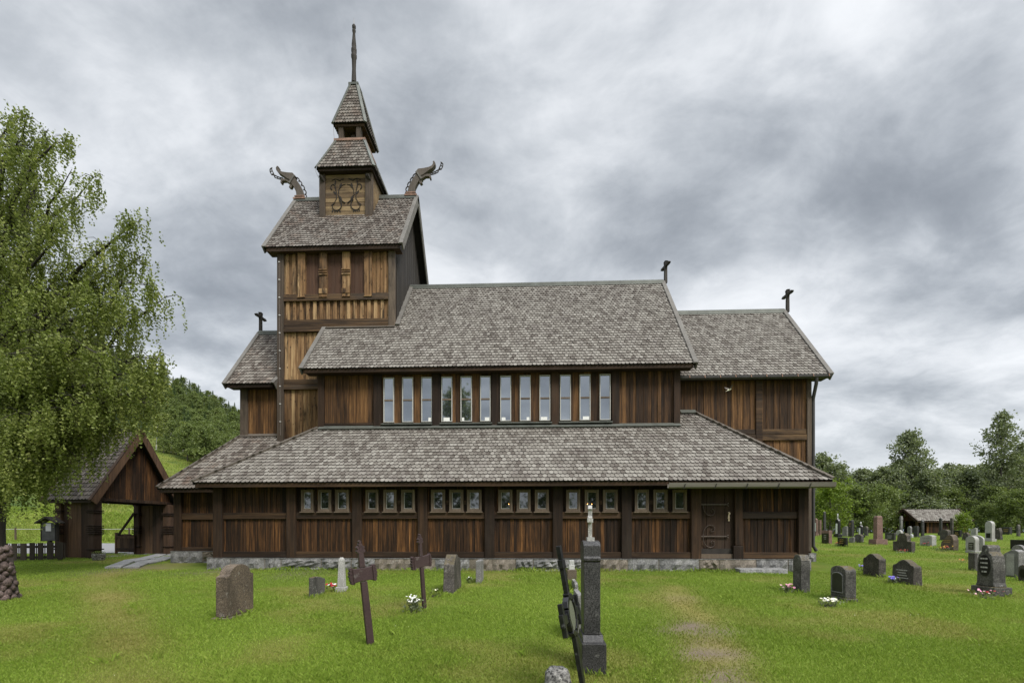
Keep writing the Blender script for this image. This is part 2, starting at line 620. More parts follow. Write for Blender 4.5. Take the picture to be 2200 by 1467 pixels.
def plain(name, c, rough=0.6, metal=0.0, var=0.25, scale=6.0, spec=0.4, bump=0.0):
    m = NT(name)
    co = m.coord()
    n = m.noise(co, scale, 5.0, 0.6)
    f = m.rng(n, 0.3, 0.7, 1.0 - var, 1.0 + var)
    x = m.n("ShaderNodeVectorMath", operation="SCALE")
    x.inputs[0].default_value = c
    m.l(f, x.inputs["Scale"])
    m.color(x.outputs[0])
    m.rough(rough)
    m.spec(spec)
    m.b.inputs["Metallic"].default_value = metal
    if bump:
        m.bump(n, bump, 0.01)
    return m.mat
M["underlay"] = plain("dark roof underlay", (0.016, 0.013, 0.012), 0.9)
M["zinc"] = plain("grey green ridge metal", (0.105, 0.112, 0.098), 0.55, 0.25, 0.25, 3.0)
M["copper"] = plain("bright copper flashing", (0.27, 0.165, 0.118), 0.5, 0.3, 0.4, 5.0)
M["gutter_metal"] = plain("dark gutter metal", (0.055, 0.052, 0.050), 0.5, 0.3, 0.2, 4.0)
M["gutter_wood"] = wood("grey gutter trough", [(0.0, (0.11, 0.098, 0.082)), (0.5, (0.22, 0.20, 0.175)), (1.0, (0.36, 0.335, 0.30))], axis="x", wr=0.1, bias=-0.15)
M["iron_strap"] = plain("wrought iron hinge", (0.125, 0.100, 0.088), 0.6, 0.3, 0.2, 9.0)
M["brass"] = plain("pale brass handle", (0.62, 0.50, 0.36), 0.35, 0.5, 0.1, 9.0)
M["dark_void"] = plain("dark interior timber", (0.006, 0.005, 0.0045), 0.9)
M["white_card"] = plain("white card", (0.80, 0.80, 0.78), 0.7, 0.0, 0.04)
M["white_paint"] = plain("white painted bar", (0.44, 0.435, 0.41), 0.5, 0.0, 0.08)
M["wire"] = plain("lightning wire", (0.30, 0.26, 0.23), 0.5, 0.4, 0.1)
M["clip"] = plain("pale wire clip", (0.72, 0.71, 0.68), 0.5, 0.2, 0.1)
M["carving_paint"] = plain("dark carved tendrils", (0.020, 0.016, 0.013), 0.8)

def glass(name, base, rough, refl, tint=(0.85, 0.9, 0.95)):
    m = NT(name)
    co = m.coord()
    n = m.noise(co, 2.2, 2.0, 0.5)
    m.color(base)
    m.rough(rough)
    m.b.inputs["IOR"].default_value = 1.5
    m.spec(0.5)
    m.bump(n, 0.035, 0.02)
    g = m.n("ShaderNodeBsdfGlossy")
    g.inputs["Color"].default_value = (*tint, 1)
    g.inputs["Roughness"].default_value = rough
    x = m.n("ShaderNodeMixShader")
    x.inputs[0].default_value = refl
    m.l(m.b.outputs[0], x.inputs[1])
    m.l(g.outputs[0], x.inputs[2])
    m.l(x.outputs[0], m.out.inputs[0])
    return m.mat
M["glass_high"] = glass("tall window glass", (0.03, 0.034, 0.04), 0.03, 0.44)
M["glass_low"] = glass("low window glass", (0.008, 0.009, 0.009), 0.03, 0.15)

def stone(name, c1, c2, spec_scale=60.0, speck=0.25, lichen=0.25, lichen_c=(0.50, 0.50, 0.46), rough=0.75, stain=0.45, moss=0.0, bump=0.4):
    m = NT(name)
    co = m.coord()
    n1 = m.noise(co, 3.0, 5.0, 0.6)
    n2 = m.noise(co, spec_scale, 2.0, 0.7)
    n3 = m.noise(co, 9.0, 6.0, 0.68, (1, 1, 0.9))
    n4 = m.noise(co, 1.7, 5.0, 0.65, (1, 1, 0.35))
    c = m.mix(m.rng(n1, 0.35, 0.65), c1, c2)
    sp = m.rng(n2, 0.35, 0.68, 1.0 - speck * 2, 1.0 + speck * 2)
    x = m.n("ShaderNodeVectorMath", operation="SCALE")
    m.l(c, x.inputs[0])
    m.l(sp, x.inputs["Scale"])
    c = x.outputs[0]
    st = m.math("MULTIPLY", m.math("MINIMUM", m.math("MAXIMUM", m.rng(n4, 0.5, 0.72), 0.0), 1.0), stain)
    c = m.mix(st, c, tuple(v * 0.28 for v in c1))
    li = m.math("MULTIPLY", m.math("MINIMUM", m.math("MAXIMUM", m.rng(n3, 0.60, 0.66), 0.0), 1.0), lichen * 2)
    li = m.math("MINIMUM", li, 0.9)
    c = m.mix(li, c, lichen_c)
    if moss > 0:
        ge = m.n("ShaderNodeNewGeometry")
        sz = m.n("ShaderNodeSeparateXYZ")
        m.l(ge.outputs["Normal"], sz.inputs[0])
        up = m.math("MAXIMUM", m.rng(sz.outputs[2], 0.45, 0.8), 0.0)
        mo = m.math("MULTIPLY", m.math("MULTIPLY", m.math("MINIMUM", up, 1.0), m.math("MINIMUM", m.math("MAXIMUM", m.rng(n3, 0.42, 0.52), 0.0), 1.0)), moss)
        c = m.mix(mo, c, (0.10, 0.075, 0.022))
    m.color(c)
    m.rough(rough)
    m.spec(0.35)
    m.bump(m.math("ADD", n3, m.math("MULTIPLY", n2, 0.35)), bump, 0.012)
    return m.mat
M["st_brown"] = stone("brown granite", (0.105, 0.082, 0.062), (0.15, 0.115, 0.082), 70, 0.35, 0.10, stain=0.75)
M["st_dark"] = stone("dark granite", (0.036, 0.035, 0.036), (0.060, 0.058, 0.058), 80, 0.42, 0.08, rough=0.45)
M["st_black"] = stone("black polished granite", (0.014, 0.014, 0.015), (0.022, 0.022, 0.023), 90, 0.3, 0.02, rough=0.25, stain=0.2)
M["st_grey"] = stone("grey stone", (0.17, 0.165, 0.16), (0.25, 0.245, 0.24), 45, 0.22, 0.20)
M["st_greydark"] = stone("weathered dark grey stone", (0.060, 0.057, 0.053), (0.135, 0.129, 0.120), 45, 0.30, 0.42, (0.34, 0.34, 0.315), stain=0.7, moss=0.9)
M["st_mossy"] = stone("lichened brown stone", (0.054, 0.048, 0.042), (0.112, 0.099, 0.087), 40, 0.32, 0.24, (0.25, 0.245, 0.215), stain=0.7, moss=0.5)
M["st_pale"] = stone("pale grey granite", (0.33, 0.325, 0.31), (0.44, 0.43, 0.41), 70, 0.18, 0.10, stain=0.5)
M["st_white"] = stone("white marble", (0.40, 0.40, 0.39), (0.60, 0.60, 0.585), 30, 0.08, 0.10, (0.12, 0.12, 0.11), stain=0.65)
M["st_red"] = stone("reddish granite", (0.17, 0.105, 0.088), (0.24, 0.150, 0.125), 80, 0.32, 0.05, stain=0.3)
M["st_rock"] = stone("lichened rock", (0.14, 0.135, 0.125), (0.23, 0.225, 0.21), 30, 0.5, 0.35, stain=0.7, bump=0.9)
M["st_cobble"] = stone("brown red cobbles", (0.070, 0.050, 0.044), (0.135, 0.098, 0.086), 30, 0.3, 0.10, stain=0.5, bump=0.8)
M["foundation"] = stone("grey foundation blocks", (0.125, 0.125, 0.124), (0.235, 0.232, 0.225), 24, 0.16, 0.14, stain=0.5, bump=1.0)
M["foundation_warm"] = stone("brownish mortar", (0.15, 0.128, 0.10), (0.215, 0.185, 0.15), 30, 0.16, 0.14, stain=0.4, bump=1.0)
M["slab"] = stone("grey path slabs", (0.20, 0.20, 0.20), (0.30, 0.30, 0.295), 30, 0.18, 0.12, stain=0.35)
M["plaque_black"] = plain("black plaque", (0.012, 0.011, 0.012), 0.3, 0.0, 0.2)
M["plaque_green"] = plain("mossy dark panel", (0.030, 0.032, 0.020), 0.7, 0.0, 0.35)
M["letter_pale"] = plain("pale lettering", (0.42, 0.41, 0.39), 0.7, 0.0, 0.15)
M["letter_gold"] = plain("gold lettering", (0.42, 0.29, 0.09), 0.5, 0.2, 0.15)
M["iron_rust"] = stone("rust brown painted iron", (0.050, 0.031, 0.032), (0.066, 0.042, 0.042), 50, 0.10, 0.06, rough=0.45, stain=0.3, bump=0.2)
M["iron_black"] = stone("black painted iron", (0.007, 0.007, 0.008), (0.018, 0.018, 0.020), 25, 0.2, 0.20, (0.21, 0.21, 0.23), 0.3, 0.2, bump=0.2)
M["hub_green"] = plain("grey green oval plate", (0.115, 0.125, 0.085), 0.6, 0.0, 0.1)

def leaf_mat(name, stops, trans=0.35, tcol=(0.25, 0.33, 0.04)):
    m = NT(name)
    rn = m.attr("rnd")
    c = m.ramp(rn, stops)
    m.color(c)
    m.rough(0.55)
    m.spec(0.3)
    t = m.n("ShaderNodeBsdfTranslucent")
    m.l(m.mix(0.5, c, tcol), t.inputs[0])
    x = m.n("ShaderNodeMixShader")
    x.inputs[0].default_value = trans
    m.l(m.b.outputs[0], x.inputs[1])
    m.l(t.outputs[0], x.inputs[2])
    m.l(x.outputs[0], m.out.inputs[0])
    return m.mat
M["birch_leaf"] = leaf_mat("birch leaves", [(0.0, (0.080, 0.105, 0.026)), (0.5, (0.190, 0.232, 0.058)), (0.85, (0.300, 0.335, 0.095)), (1.0, (0.40, 0.41, 0.14))])
M["leaf_fresh"] = leaf_mat("fresh green leaves", [(0.0, (0.070, 0.115, 0.012)), (0.5, (0.145, 0.215, 0.022)), (1.0, (0.26, 0.33, 0.045))])
M["leaf_mid"] = leaf_mat("mid green leaves", [(0.0, (0.060, 0.088, 0.028)), (0.5, (0.135, 0.178, 0.052)), (1.0, (0.235, 0.280, 0.090))])
M["leaf_dull"] = leaf_mat("dull green leaves", [(0.0, (0.085, 0.107, 0.064)), (0.5, (0.175, 0.205, 0.115)), (1.0, (0.275, 0.300, 0.175))])
M["needle"] = leaf_mat("spruce needles", [(0.0, (0.018, 0.036, 0.013)), (0.5, (0.042, 0.076, 0.024)), (1.0, (0.095, 0.145, 0.042))], 0.15)
M["grass_blade"] = None
M["bark_dark"] = wood("dark birch bark", [(0.0, (0.015, 0.013, 0.012)), (0.5, (0.050, 0.044, 0.040)), (1.0, (0.20, 0.19, 0.175))], grain=6, wr=0.2, bias=-0.2)
M["bark_white"] = wood("white birch bark", [(0.0, (0.16, 0.15, 0.135)), (0.5, (0.46, 0.45, 0.42)), (1.0, (0.62, 0.61, 0.58))], grain=4, wr=0.2, bias=-0.05)
M["bark_grey"] = wood("grey bark", [(0.0, (0.045, 0.04, 0.034)), (0.5, (0.12, 0.108, 0.092)), (1.0, (0.24, 0.22, 0.195))], grain=5, wr=0.2, bias=-0.15)
# ================================================================ the church
Y_AE, Y_AW = 14.10, 14.60          # aisle eave, aisle wall
Y_NE, Y_NW = 16.35, 16.77          # nave eave, nave wall
Y_AX = 20.40                       # ridge line of nave, tower and chancel
Y_CE, Y_CW = 17.25, 17.50          # chancel
Y_TE, Y_TW = 17.94, 18.25          # tower
Y_VE, Y_VW = 18.05, 18.45          # west vestibule
Y_BE, Y_BW = 16.20, 16.65          # low roof round the vestibule
church = thing("stave_church", "brown tarred timber stave church with shingled roofs and dragon headed tower", "church",
               (-1.0, 17.0, gz1(-1.0, 17.0)))

def boards(mb, x0, x1, y, z0, z1, w=0.13, jit=0.012, gap=0.005, thick=0.035, wv=0.25, rsel=None):
    """vertical boards on a wall facing -Y; z0 / z1 may be functions of x"""
    f0 = z0 if callable(z0) else (lambda x: z0)
    f1 = z1 if callable(z1) else (lambda x: z1)
    x = x0
    i = 0
    while x < x1 - 0.01:
        ww = min(w * random.uniform(1 - wv, 1 + wv), x1 - x)
        if x1 - x - ww < 0.04:
            ww = x1 - x
        a, b = x + gap * 0.5, x + ww - gap * 0.5
        d = random.uniform(0, jit) + (0.014 if i % 2 else 0)
        ta, tb = f1(a), f1(b)
        la, lb = f0(a), f0(b)
        if max(ta - la, tb - lb) > 0.02:
            ta, tb = max(ta, la + 0.001), max(tb, lb + 0.001)
            mb.hexa([(a, y - d, la), (b, y - d, lb), (b, y + thick, lb), (a, y + thick, la),
                     (a, y - d, ta), (b, y - d, tb), (b, y + thick, tb), (a, y + thick, ta)],
                    random.random() if rsel is None else rsel(i))
        x += ww
        i += 1
def boards_side(mb, x, y0, y1, z0, z1, w=0.14, out=1):
    f0 = z0 if callable(z0) else (lambda t: z0)
    f1 = z1 if callable(z1) else (lambda t: z1)
    y = y0
    i = 0
    while y < y1 - 0.01:
        ww = min(w * random.uniform(0.8, 1.2), y1 - y)
        a, b = y + 0.003, y + ww - 0.003
        d = (random.uniform(0, 0.008) + (0.014 if i % 2 else 0)) * out
        la, lb, ta, tb = f0(a), f0(b), f1(a), f1(b)
        if max(ta - la, tb - lb) > 0.02:
            ta, tb = max(ta, la + 0.001), max(tb, lb + 0.001)
            xs = sorted((x + d, x - 0.035 * out))
            mb.hexa([(xs[0], a, la), (xs[1], a, la), (xs[1], b, lb), (xs[0], b, lb),
                     (xs[0], a, ta), (xs[1], a, ta), (xs[1], b, tb), (xs[0], b, tb)])
        y += ww
        i += 1

def shingles(mb, EL, ER, TL, TR, e=0.2, p=0.14, lift=0.043, keep=None):
    """overlapping round-ended shingles on the plane eave-left, eave-right, top-left, top-right"""
    EL, ER, TL, TR = map(Vector, (EL, ER, TL, TR))
    s = (ER - EL).normalized()
    up = (TL - EL) - s * (TL - EL).dot(s)
    L = up.length
    up.normalize()
    n = s.cross(up).normalized()
    if n.z < 0:
        n = -n
    sl1 = (TL - EL).dot(s)
    W0 = (ER - EL).length
    sr1 = (TR - EL).dot(s)
    shape = [(-.485, .52), (-.43, .25), (-.27, .06), (0, .0), (.27, .06), (.43, .25), (.485, .52)]
    k = 0
    while k * e < L - 0.02:
        d0 = k * e - 0.03
        dm = min(max(d0 + e * 0.5, 0), L) / L
        lo, hi = sl1 * dm, W0 + (sr1 - W0) * dm
        i0 = math.floor(lo / p) - 1
        i1 = math.ceil(hi / p) + 1
        ln = min(e * 1.75, L - d0)
        for i in range(i0, i1):
            c = (i + (0.5 if k % 2 else 0.0)) * p
            if c < lo - 0.12 * p or c > hi + 0.12 * p:
                continue
            c += random.uniform(-0.006, 0.006)
            dd = d0 + random.uniform(-0.005, 0.005)
            q = EL + s * c + up * (dd + e * 0.5)
            if keep and not keep(q):
                continue
            lf = lift * random.uniform(0.92, 1.12)
            tw = random.uniform(-0.004, 0.004)
            def P(u, v, h):
                x = c + u * p
                x = min(max(x, lo - 0.03), hi + 0.03)
                return EL + s * x + up * (dd + v) + n * h
            vs, nn = [], 0
            for u, v in shape:
                vs.append(P(u, v * p * 1.1, lf + tw * u))
            vs.append(P(.47, ln, 0.004))
            vs.append(P(-.47, ln, 0.004))
            for u, v in shape:
                vs.append(P(u, v * p * 1.1, lf + tw * u - 0.034))
            rv = random.random()
            mi0 = mb.mi
            mb.add(vs[:9], [tuple(range(9))], rv)
            mb.mi = 1                      # weathered end grain, painted darker for the shadow line under each row
            mb.add(vs[:7] + vs[9:], [(j + 7, j + 8, j + 1, j) for j in range(6)], rv)
            mb.mi = mi0
        k += 1
def slab_on(mb, EL, ER, TR, TL, t=0.06, drop=0.002, rnd=0.5):
    EL, ER, TL, TR = map(Vector, (EL, ER, TL, TR))
    n = (ER - EL).cross(TL - EL).normalized()
    if n.z < 0:
        n = -n
    a = [q - n * drop for q in (EL, ER, TR, TL)]
    b = [q - n * (drop + t) for q in (EL, ER, TR, TL)]
    mb.hexa(b + a, rnd)
ROOFM = lambda sh: [M[sh], M["underlay"], M["tar_rail"]]

def gable_roof(x0, x1, ye, ze, yr, zr, sh="shingle", e=0.175, p=0.128, left=True, right=True, keep=None, ridge=None,
               fascia=0.13, back=True, barge="barge"):
    mb = MB()
    EL, ER = Vector((x0, ye, ze)), Vector((x1, ye, ze))
    TL, TR = Vector((x0, yr, zr)), Vector((x1, yr, zr))
    shingles(mb, EL, ER, TL, TR, e, p, keep=keep)
    mb.mi = 1
    slab_on(mb, EL, ER, TR, TL)
    yb = 2 * yr - ye
    BL, BR = Vector((x0, yb, ze)), Vector((x1, yb, ze))
    slab_on(mb, BR, BL, TL, TR)
    mb.mi = 2
    mb.box(x0 + 0.06, x1 - 0.06, ye + 0.012, ye + 0.055, ze - fascia, ze - 0.006)
    mb.box(x0 + 0.06, x1 - 0.06, ye + 0.057, ye + 0.45, ze - fascia + 0.02, ze - fascia + 0.045)
    mb.box(x0 + 0.06, x1 - 0.06, yb - 0.055, yb - 0.012, ze - fascia, ze - 0.006)
    roof = obj("roof", mb, ROOFM(sh), church)
    for want, x, sg in ((left, x0, -1), (right, x1, 1)):
        if not want:
            continue
        bb = MB()
        sd_ = (TL - EL).normalized()
        nn = Vector((0, -sd_.z, sd_.y))
        for yy, flip in ((ye, 1), (yb, -1)):
            a = Vector((x, yy, ze))
            b = Vector((x, yr, zr))
            d = (b - a).normalized()
            n2 = Vector((0, -d.z * flip, abs(d.y)))
            bb.bar(a + n2 * 0.055 - d * 0.05, b + n2 * 0.055 + d * 0.03, 0.15, 0.045, n2)
            o2 = Vector((sg * 0.045, 0, 0))
            bb.bar(a + o2 - n2 * 0.08 - d * 0.05, b + o2 - n2 * 0.08, 0.045, 0.22, n2)
        obj("barge_board", bb, M[barge], roof)
    rc = MB()
    ra, rb = ridge if ridge else (x0, x1)
    nseg = max(1, int((rb - ra) / 1.6))
    for i in range(nseg):
        a, b = ra + (rb - ra) * i / nseg, ra + (rb - ra) * (i + 1) / nseg
        rc.prism([(yr - 0.15, zr - 0.10), (yr - 0.13, zr + 0.055), (yr - 0.05, zr + 0.115), (yr + 0.05, zr + 0.115),
                  (yr + 0.13, zr + 0.055), (yr + 0.15, zr - 0.10)], "x", a + 0.002, b - 0.002)
    obj("ridge_cap", rc, M["zinc"], roof)
    return roof

# ---- heights read from the photograph
Z_AE = fz(1100, 1034, Y_AE)
A_SL = 0.803
Z_SILL = fz(1100, 1198, Y_AW)
z_roof_a = lambda y: Z_AE + A_SL * (y - Y_AE)
XA0, XA1 = fx(460, Y_AW), fx(1733, Y_AW)
XE0, XE1 = fx(413, Y_AE), fx(1790, Y_AE)

# ---- foundation
def rough_blocks(mb, x0, x1, y, z0, z1, depth=0.5):
    x = x0
    while x < x1 - 0.02:
        w = min(random.uniform(0.5, 1.25), x1 - x)
        if x1 - x - w < 0.3:
            w = x1 - x
        rows = [(z0, z1)] if random.random() < 0.6 else [(z0, z0 + (z1 - z0) * random.uniform(.4, .6))]
        if rows[0][1] < z1:
            rows.append((rows[0][1], z1))
        for a, b in rows:
            n, m_ = 7, 4
            vs, fs = [], []
            ox = random.uniform(0, 9)
            for j in range(m_ + 1):
                for i in range(n + 1):
                    ed = (i in (0, n)) or (j in (0, m_))
                    bulge = (0.0 if ed else 0.045 + 0.035 * math.sin(i * 2.3 + j * 1.7 + ox) + random.uniform(-0.012, 0.012))
                    jx = 0 if i in (0, n) else random.uniform(-.02, .02)
                    vs.append((x + 0.012 + (w - 0.024) * i / n + jx, y - bulge, a + 0.008 + (b - a - 0.016) * j / m_))
            for j in range(m_):
                for i in range(n):
                    q = j * (n + 1) + i
                    fs.append((q, q + 1, q + n + 2, q + n + 1))
            mb.mi = 0 if random.random() < 0.8 else 1
            mb.add(vs, fs)
        x += w
    mb.mi = 1
    mb.box(x0, x1, y + 0.01, y + depth, z0 - 0.3, z1 - 0.004)
    mb.mi = 0
    mb.box(x0, x1, y - 0.012, y + depth, z1 - 0.003, z1 + 0.012)
fm = MB()
rough_blocks(fm, XA0 - 0.13, XA1 + 0.05, Y_AW - 0.16, gz1(-2, 14.4) - 0.25, Z_SILL - 0.02)
XB0 = fx(378, Y_BW)
Z_BS = fz(420, 1183, Y_BW)
rough_blocks(fm, XB0 - 0.1, XA0 + 0.4, Y_BW - 0.14, gz1(-11, 16.5) - 0.3, Z_BS - 0.01)
XC1 = fx(1743, Y_CW)
rough_blocks(fm, XA1 - 0.5, XC1 + 0.12, Y_CW - 0.1, gz1(9, 17.4) - 0.3, fz(1742, 1188, Y_CW))
obj("foundation", fm, [M["foundation"], M["foundation_warm"]], church)

# ---- aisle wall
zt = fz(1100, 1040, Y_AW) + 0.02
z_r0, z_r1 = fz(1100, 1114, Y_AW), fz(1100, 1100, Y_AW)
z_b1 = fz(1100, 1185, Y_AW)
aw = MB()
posts_px = [470, 627, 768, 908.5, 1052, 1198, 1345.5, 1494.5, 1584.5, 1724]
PX = [fx(p, Y_AW - 0.06) for p in posts_px]
patch = [0.15] * 99
def seg_rnd(hot):
    # runs of boards share their weathering
    st = {"v": random.random()}
    def f(i):
        if random.random() < 0.45:
            st["v"] = random.random()
        return min(1, max(0, st["v"] * 0.75 + random.random() * 0.25 + hot))
    return f
hots = [0.02, 0.14, 0.12, 0.10, 0.0, -0.06, -0.05, -0.1, -0.08]
for i in range(len(PX) - 1):
    if i == 7:
        continue
    boards(aw, PX[i], PX[i + 1], Y_AW, Z_SILL, z_r0 + 0.05, w=0.095, rsel=seg_rnd(hots[i]))
    boards(aw, PX[i], PX[i + 1], Y_AW, z_r0 + 0.05, zt + 0.25, w=0.10, rsel=seg_rnd(hots[i] - 0.2))
aw.box(XA0, XA1, Y_AW + 0.036, Y_AW + 0.12, Z_SILL, zt + 0.3, 0.1)
aw.box(XA0, XA0 + 0.08, Y_AW + 0.12, Y_NW + 0.4, Z_SILL, zt + 0.3, 0.2)
aw.box(XA1 - 0.08, XA1, Y_AW + 0.12, Y_CW, Z_SILL, zt + 0.3, 0.2)
aw.box(XA0, XA1, 25.9, 26.0, Z_SILL - 0.5, zt + 0.3, 0.2)
obj("aisle_wall", aw, M["tar_boards"], church)
for i, px in enumerate(posts_px):
    pb = MB()
    hw = 0.145
    zb = Z_SILL - (0.015 if i else 0.05)
    if i == 8:
        pb.box(PX[i] - 0.09, PX[i] + 0.13, Y_AW - 0.12, Y_AW + 0.034, fz(1584, 1172, Y_AW) + 0.003, zt + 0.12)
        pb.box(PX[i] - 0.15, PX[i] + 0.14, Y_AW - 0.15, Y_AW + 0.03, zb - 0.03, fz(1584, 1172, Y_AW))
    else:
        pb.box(PX[i] - hw, PX[i] + hw, Y_AW - 0.135, Y_AW + 0.034, zb, zt + 0.12)
    obj("post", pb, M["tar_post"], church, bevel=0.018)
for i in range(len(PX) - 1):
    rb = MB()
    a, b = PX[i] + 0.14, PX[i + 1] - 0.14
    if i != 7:
        r2 = MB()
        r2.box(a, b, Y_AW - 0.075, Y_AW + 0.03, z_r0, z_r1)
        obj("rail", r2, M["tar_rail"], church, bevel=0.008)
        rb.box(a, b, Y_AW - 0.095, Y_AW + 0.03, Z_SILL + 0.004, z_b1)
        obj("bottom_rail", rb, M["tar_rail"], church, bevel=0.008)
eb = MB()
eb.box(XA0 - 0.1, XA1 + 0.1, Y_AW - 0.16, Y_AW + 0.034, zt + 0.121, zt + 0.30)
obj("eaves_beam", eb, M["tar_rail"], church)

# ---- windows
def window(name, px0, px1, py0, py1, Y, frame_w, pane_mat, frame_mat, bar=None, depth=0.075, sill=False):
    x0, x1 = fx(px0, Y), fx(px1, Y)
    z1, z0 = fz((px0 + px1) / 2, py0, Y), fz((px0 + px1) / 2, py1, Y)
    f = MB()
    yo = Y - depth
    f.box(x0, x0 + frame_w, yo, Y + 0.02, z0, z1)
    f.box(x1 - frame_w, x1, yo, Y + 0.02, z0, z1)
    f.box(x0 + frame_w, x1 - frame_w, yo + 0.002, Y + 0.02, z1 - frame_w, z1)
    f.box(x0 + frame_w, x1 - frame_w, yo + 0.002, Y + 0.02, z0, z0 + frame_w)
    w = obj(name, f, frame_mat, church, bevel=0.006)
    g = MB()
    ja, jb = random.uniform(-.004, .004), random.uniform(-.0025, .0025)
    xa_, xb_, za_, zb_ = x0 + frame_w, x1 - frame_w, z0 + frame_w, z1 - frame_w
    yf = Y - 0.034
    g.hexa([(xa_, yf + 0.004 + ja + jb, za_), (xb_, yf + 0.004 + ja - jb, za_), (xb_, Y + 0.015, za_), (xa_, Y + 0.015, za_),
            (xa_, yf + 0.004 - ja + jb, zb_), (xb_, yf + 0.004 - ja - jb, zb_), (xb_, Y + 0.015, zb_), (xa_, Y + 0.015, zb_)])
    obj("pane", g, pane_mat, w)
    if bar:
        zb = fz((px0 + px1) / 2, bar, Y)
        b = MB()
        b.box(x0 + frame_w, x1 - frame_w, yo + 0.01, Y - 0.0345, zb - 0.026, zb + 0.026)
        obj("glazing_bar", b, M["frame_wood"], w)
    else:
        # the sash inside the outer frame
        b = MB()
        i = frame_w + 0.001
        t = 0.032
        b.box(x0 + i, x0 + i + t, yo + 0.022, Y - 0.0345, z0 + i, z1 - i)
        b.box(x1 - i - t, x1 - i, yo + 0.022, Y - 0.0345, z0 + i, z1 - i)
        b.box(x0 + i + t, x1 - i - t, yo + 0.024, Y - 0.0345, z1 - i - t, z1 - i)
        b.box(x0 + i + t, x1 - i - t, yo + 0.024, Y - 0.0345, z0 + i, z0 + i + t)
        obj("sash", b, M["frame_wood"], w)
        b = MB()
        b.box(x0 + i + t, x0 + i + t + 0.012, yo + 0.030, Y - 0.035, z0 + i + t, z1 - i - t)
        b.box(x0 + i + t + 0.012, x1 - i - t, yo + 0.030, Y - 0.035, z0 + i + t, z0 + i + t + 0.012)
        obj("glazing_bead", b, M["white_paint"], w)
    if sill:
        b = MB()
        b.box(x0 - 0.03, x1 + 0.03, yo - 0.03, Y + 0.01, z0 - 0.035, z0 - 0.002)
        obj("sill", b, M["frame_wood"], w)
    return w
low = [(649, 675), (685, 713), (722, 751), (787, 814), (825, 853), (863, 892), (927, 957), (966, 996), (1004, 1035),
       (1071, 1101), (1110, 1140), (1149, 1179), (1216, 1246), (1256, 1286), (1295, 1326), (1363, 1393), (1403, 1433), (1444, 1474)]
for a, b in low:
    window("low_window", a, b, 1051.5, 1098.5, Y_AW - 0.03, 0.052, M["glass_low"], M["frame_wood"], sill=True)
# short blocks between the low windows
for (a, b), (c, d) in zip(low[:-1], low[1:]):
    if c - b < 20:
        k = MB()
        xa, xb = fx(b, Y_AW) + 0.02, fx(c, Y_AW) - 0.02
        za = fz(b, 1083, Y_AW)
        k.box(xa, xb, Y_AW - 0.05, Y_AW + 0.02, za, za + 0.11)
        obj("window_block", k, M["tar_rail"], church)

# ---- nave wall
XN0, XN1 = fx(685, Y_NW), fx(1460, Y_NW)
Z_NE = fz(1100, 786, Y_NE)
Z_NR = 10.22 + EYE
z_n0 = z_roof_a(Y_NW) - 0.03
z_n1 = Z_NE + 0.15
nw = MB()
boards(nw, XN0, fx(805, Y_NW), Y_NW, z_n0, z_n1, w=0.12, rsel=seg_rnd(0.02))
boards(nw, fx(805, Y_NW), fx(1330, Y_NW), Y_NW, z_n0, z_n1, w=0.28, rsel=seg_rnd(0.08))
boards(nw, fx(1330, Y_NW), XN1, Y_NW, z_n0, z_n1, w=0.12, rsel=seg_rnd(0.05))
nw.box(XN0, XN1, Y_NW + 0.036, Y_NW + 0.12, z_n0 - 0.3, z_n1 + 0.2, 0.1)
nw.box(XN0, XN1, 24.0, 24.1, z_n0 - 0.3, z_n1 + 0.2, 0.1)
for xw in (XN0, XN1 - 0.08):
    nw.prism([(Y_NW + 0.12, z_n0), (24.0, z_n0), (24.0, Z_NE + 0.3), (Y_AX, Z_NR - 0.2), (Y_NW + 0.12, Z_NE + 0.3)], "x", xw, xw + 0.08)
obj("nave_wall", nw, M["mid_boards"], church)
for a, b in ((685, 698), (804, 821), (929, 947), (1056, 1072), (1184, 1201), (1314, 1330), (1446, 1460)):
    pb = MB()
    pb.box(fx(a, Y_NW), fx(b, Y_NW), Y_NW - 0.10, Y_NW + 0.034, z_n0 - 0.02, z_n1)
    obj("nave_post", pb, M["tar_post"], church, bevel=0.012)
high = [(826, 846), (866, 887), (907, 928), (950, 971), (991, 1013), (1033, 1053), (1076, 1097), (1118, 1139), (1160, 1181),
        (1204, 1225), (1246, 1267), (1289, 1310)]
for a, b in high:
    c = (a + b) / 2
    top = 813 - (c - 836) / (1300 - 836) * 7.5
    bot = 908 - (c - 836) / (1300 - 836) * 5
    window("tall_window", a - 1.2, b + 1.2, top - 1, bot, Y_NW, 0.030, M["glass_high"], M["white_paint"], bar=(top + bot) / 2, depth=0.072)
for a, b in ((821, 930), (946, 1058), (1070, 1186), (1200, 1315)):
    s_ = MB()
    xa, xb = fx(a, Y_NW), fx(b, Y_NW)
    zz = fz((a + b) / 2, 910.5 - (a - 821) * 0.010, Y_NW)
    s_.prism([(Y_NW - 0.16, zz - 0.045), (Y_NW - 0.16, zz - 0.015), (Y_NW - 0.02, zz + 0.03), (Y_NW + 0.0, zz + 0.03), (Y_NW + 0.0, zz - 0.045)], "x", xa, xb)
    obj("window_ledge", s_, M["zinc"], church)
for a, b in ((698, 804), (1330, 1446)):
    s_ = MB()
    zz = fz(a, 913, Y_NW)
    s_.box(fx(a, Y_NW), fx(b, Y_NW), Y_NW - 0.07, Y_NW + 0.03, zz - 0.02, zz + 0.05)
    obj("nave_rail", s_, M["tar_rail"], church)
fl = MB()
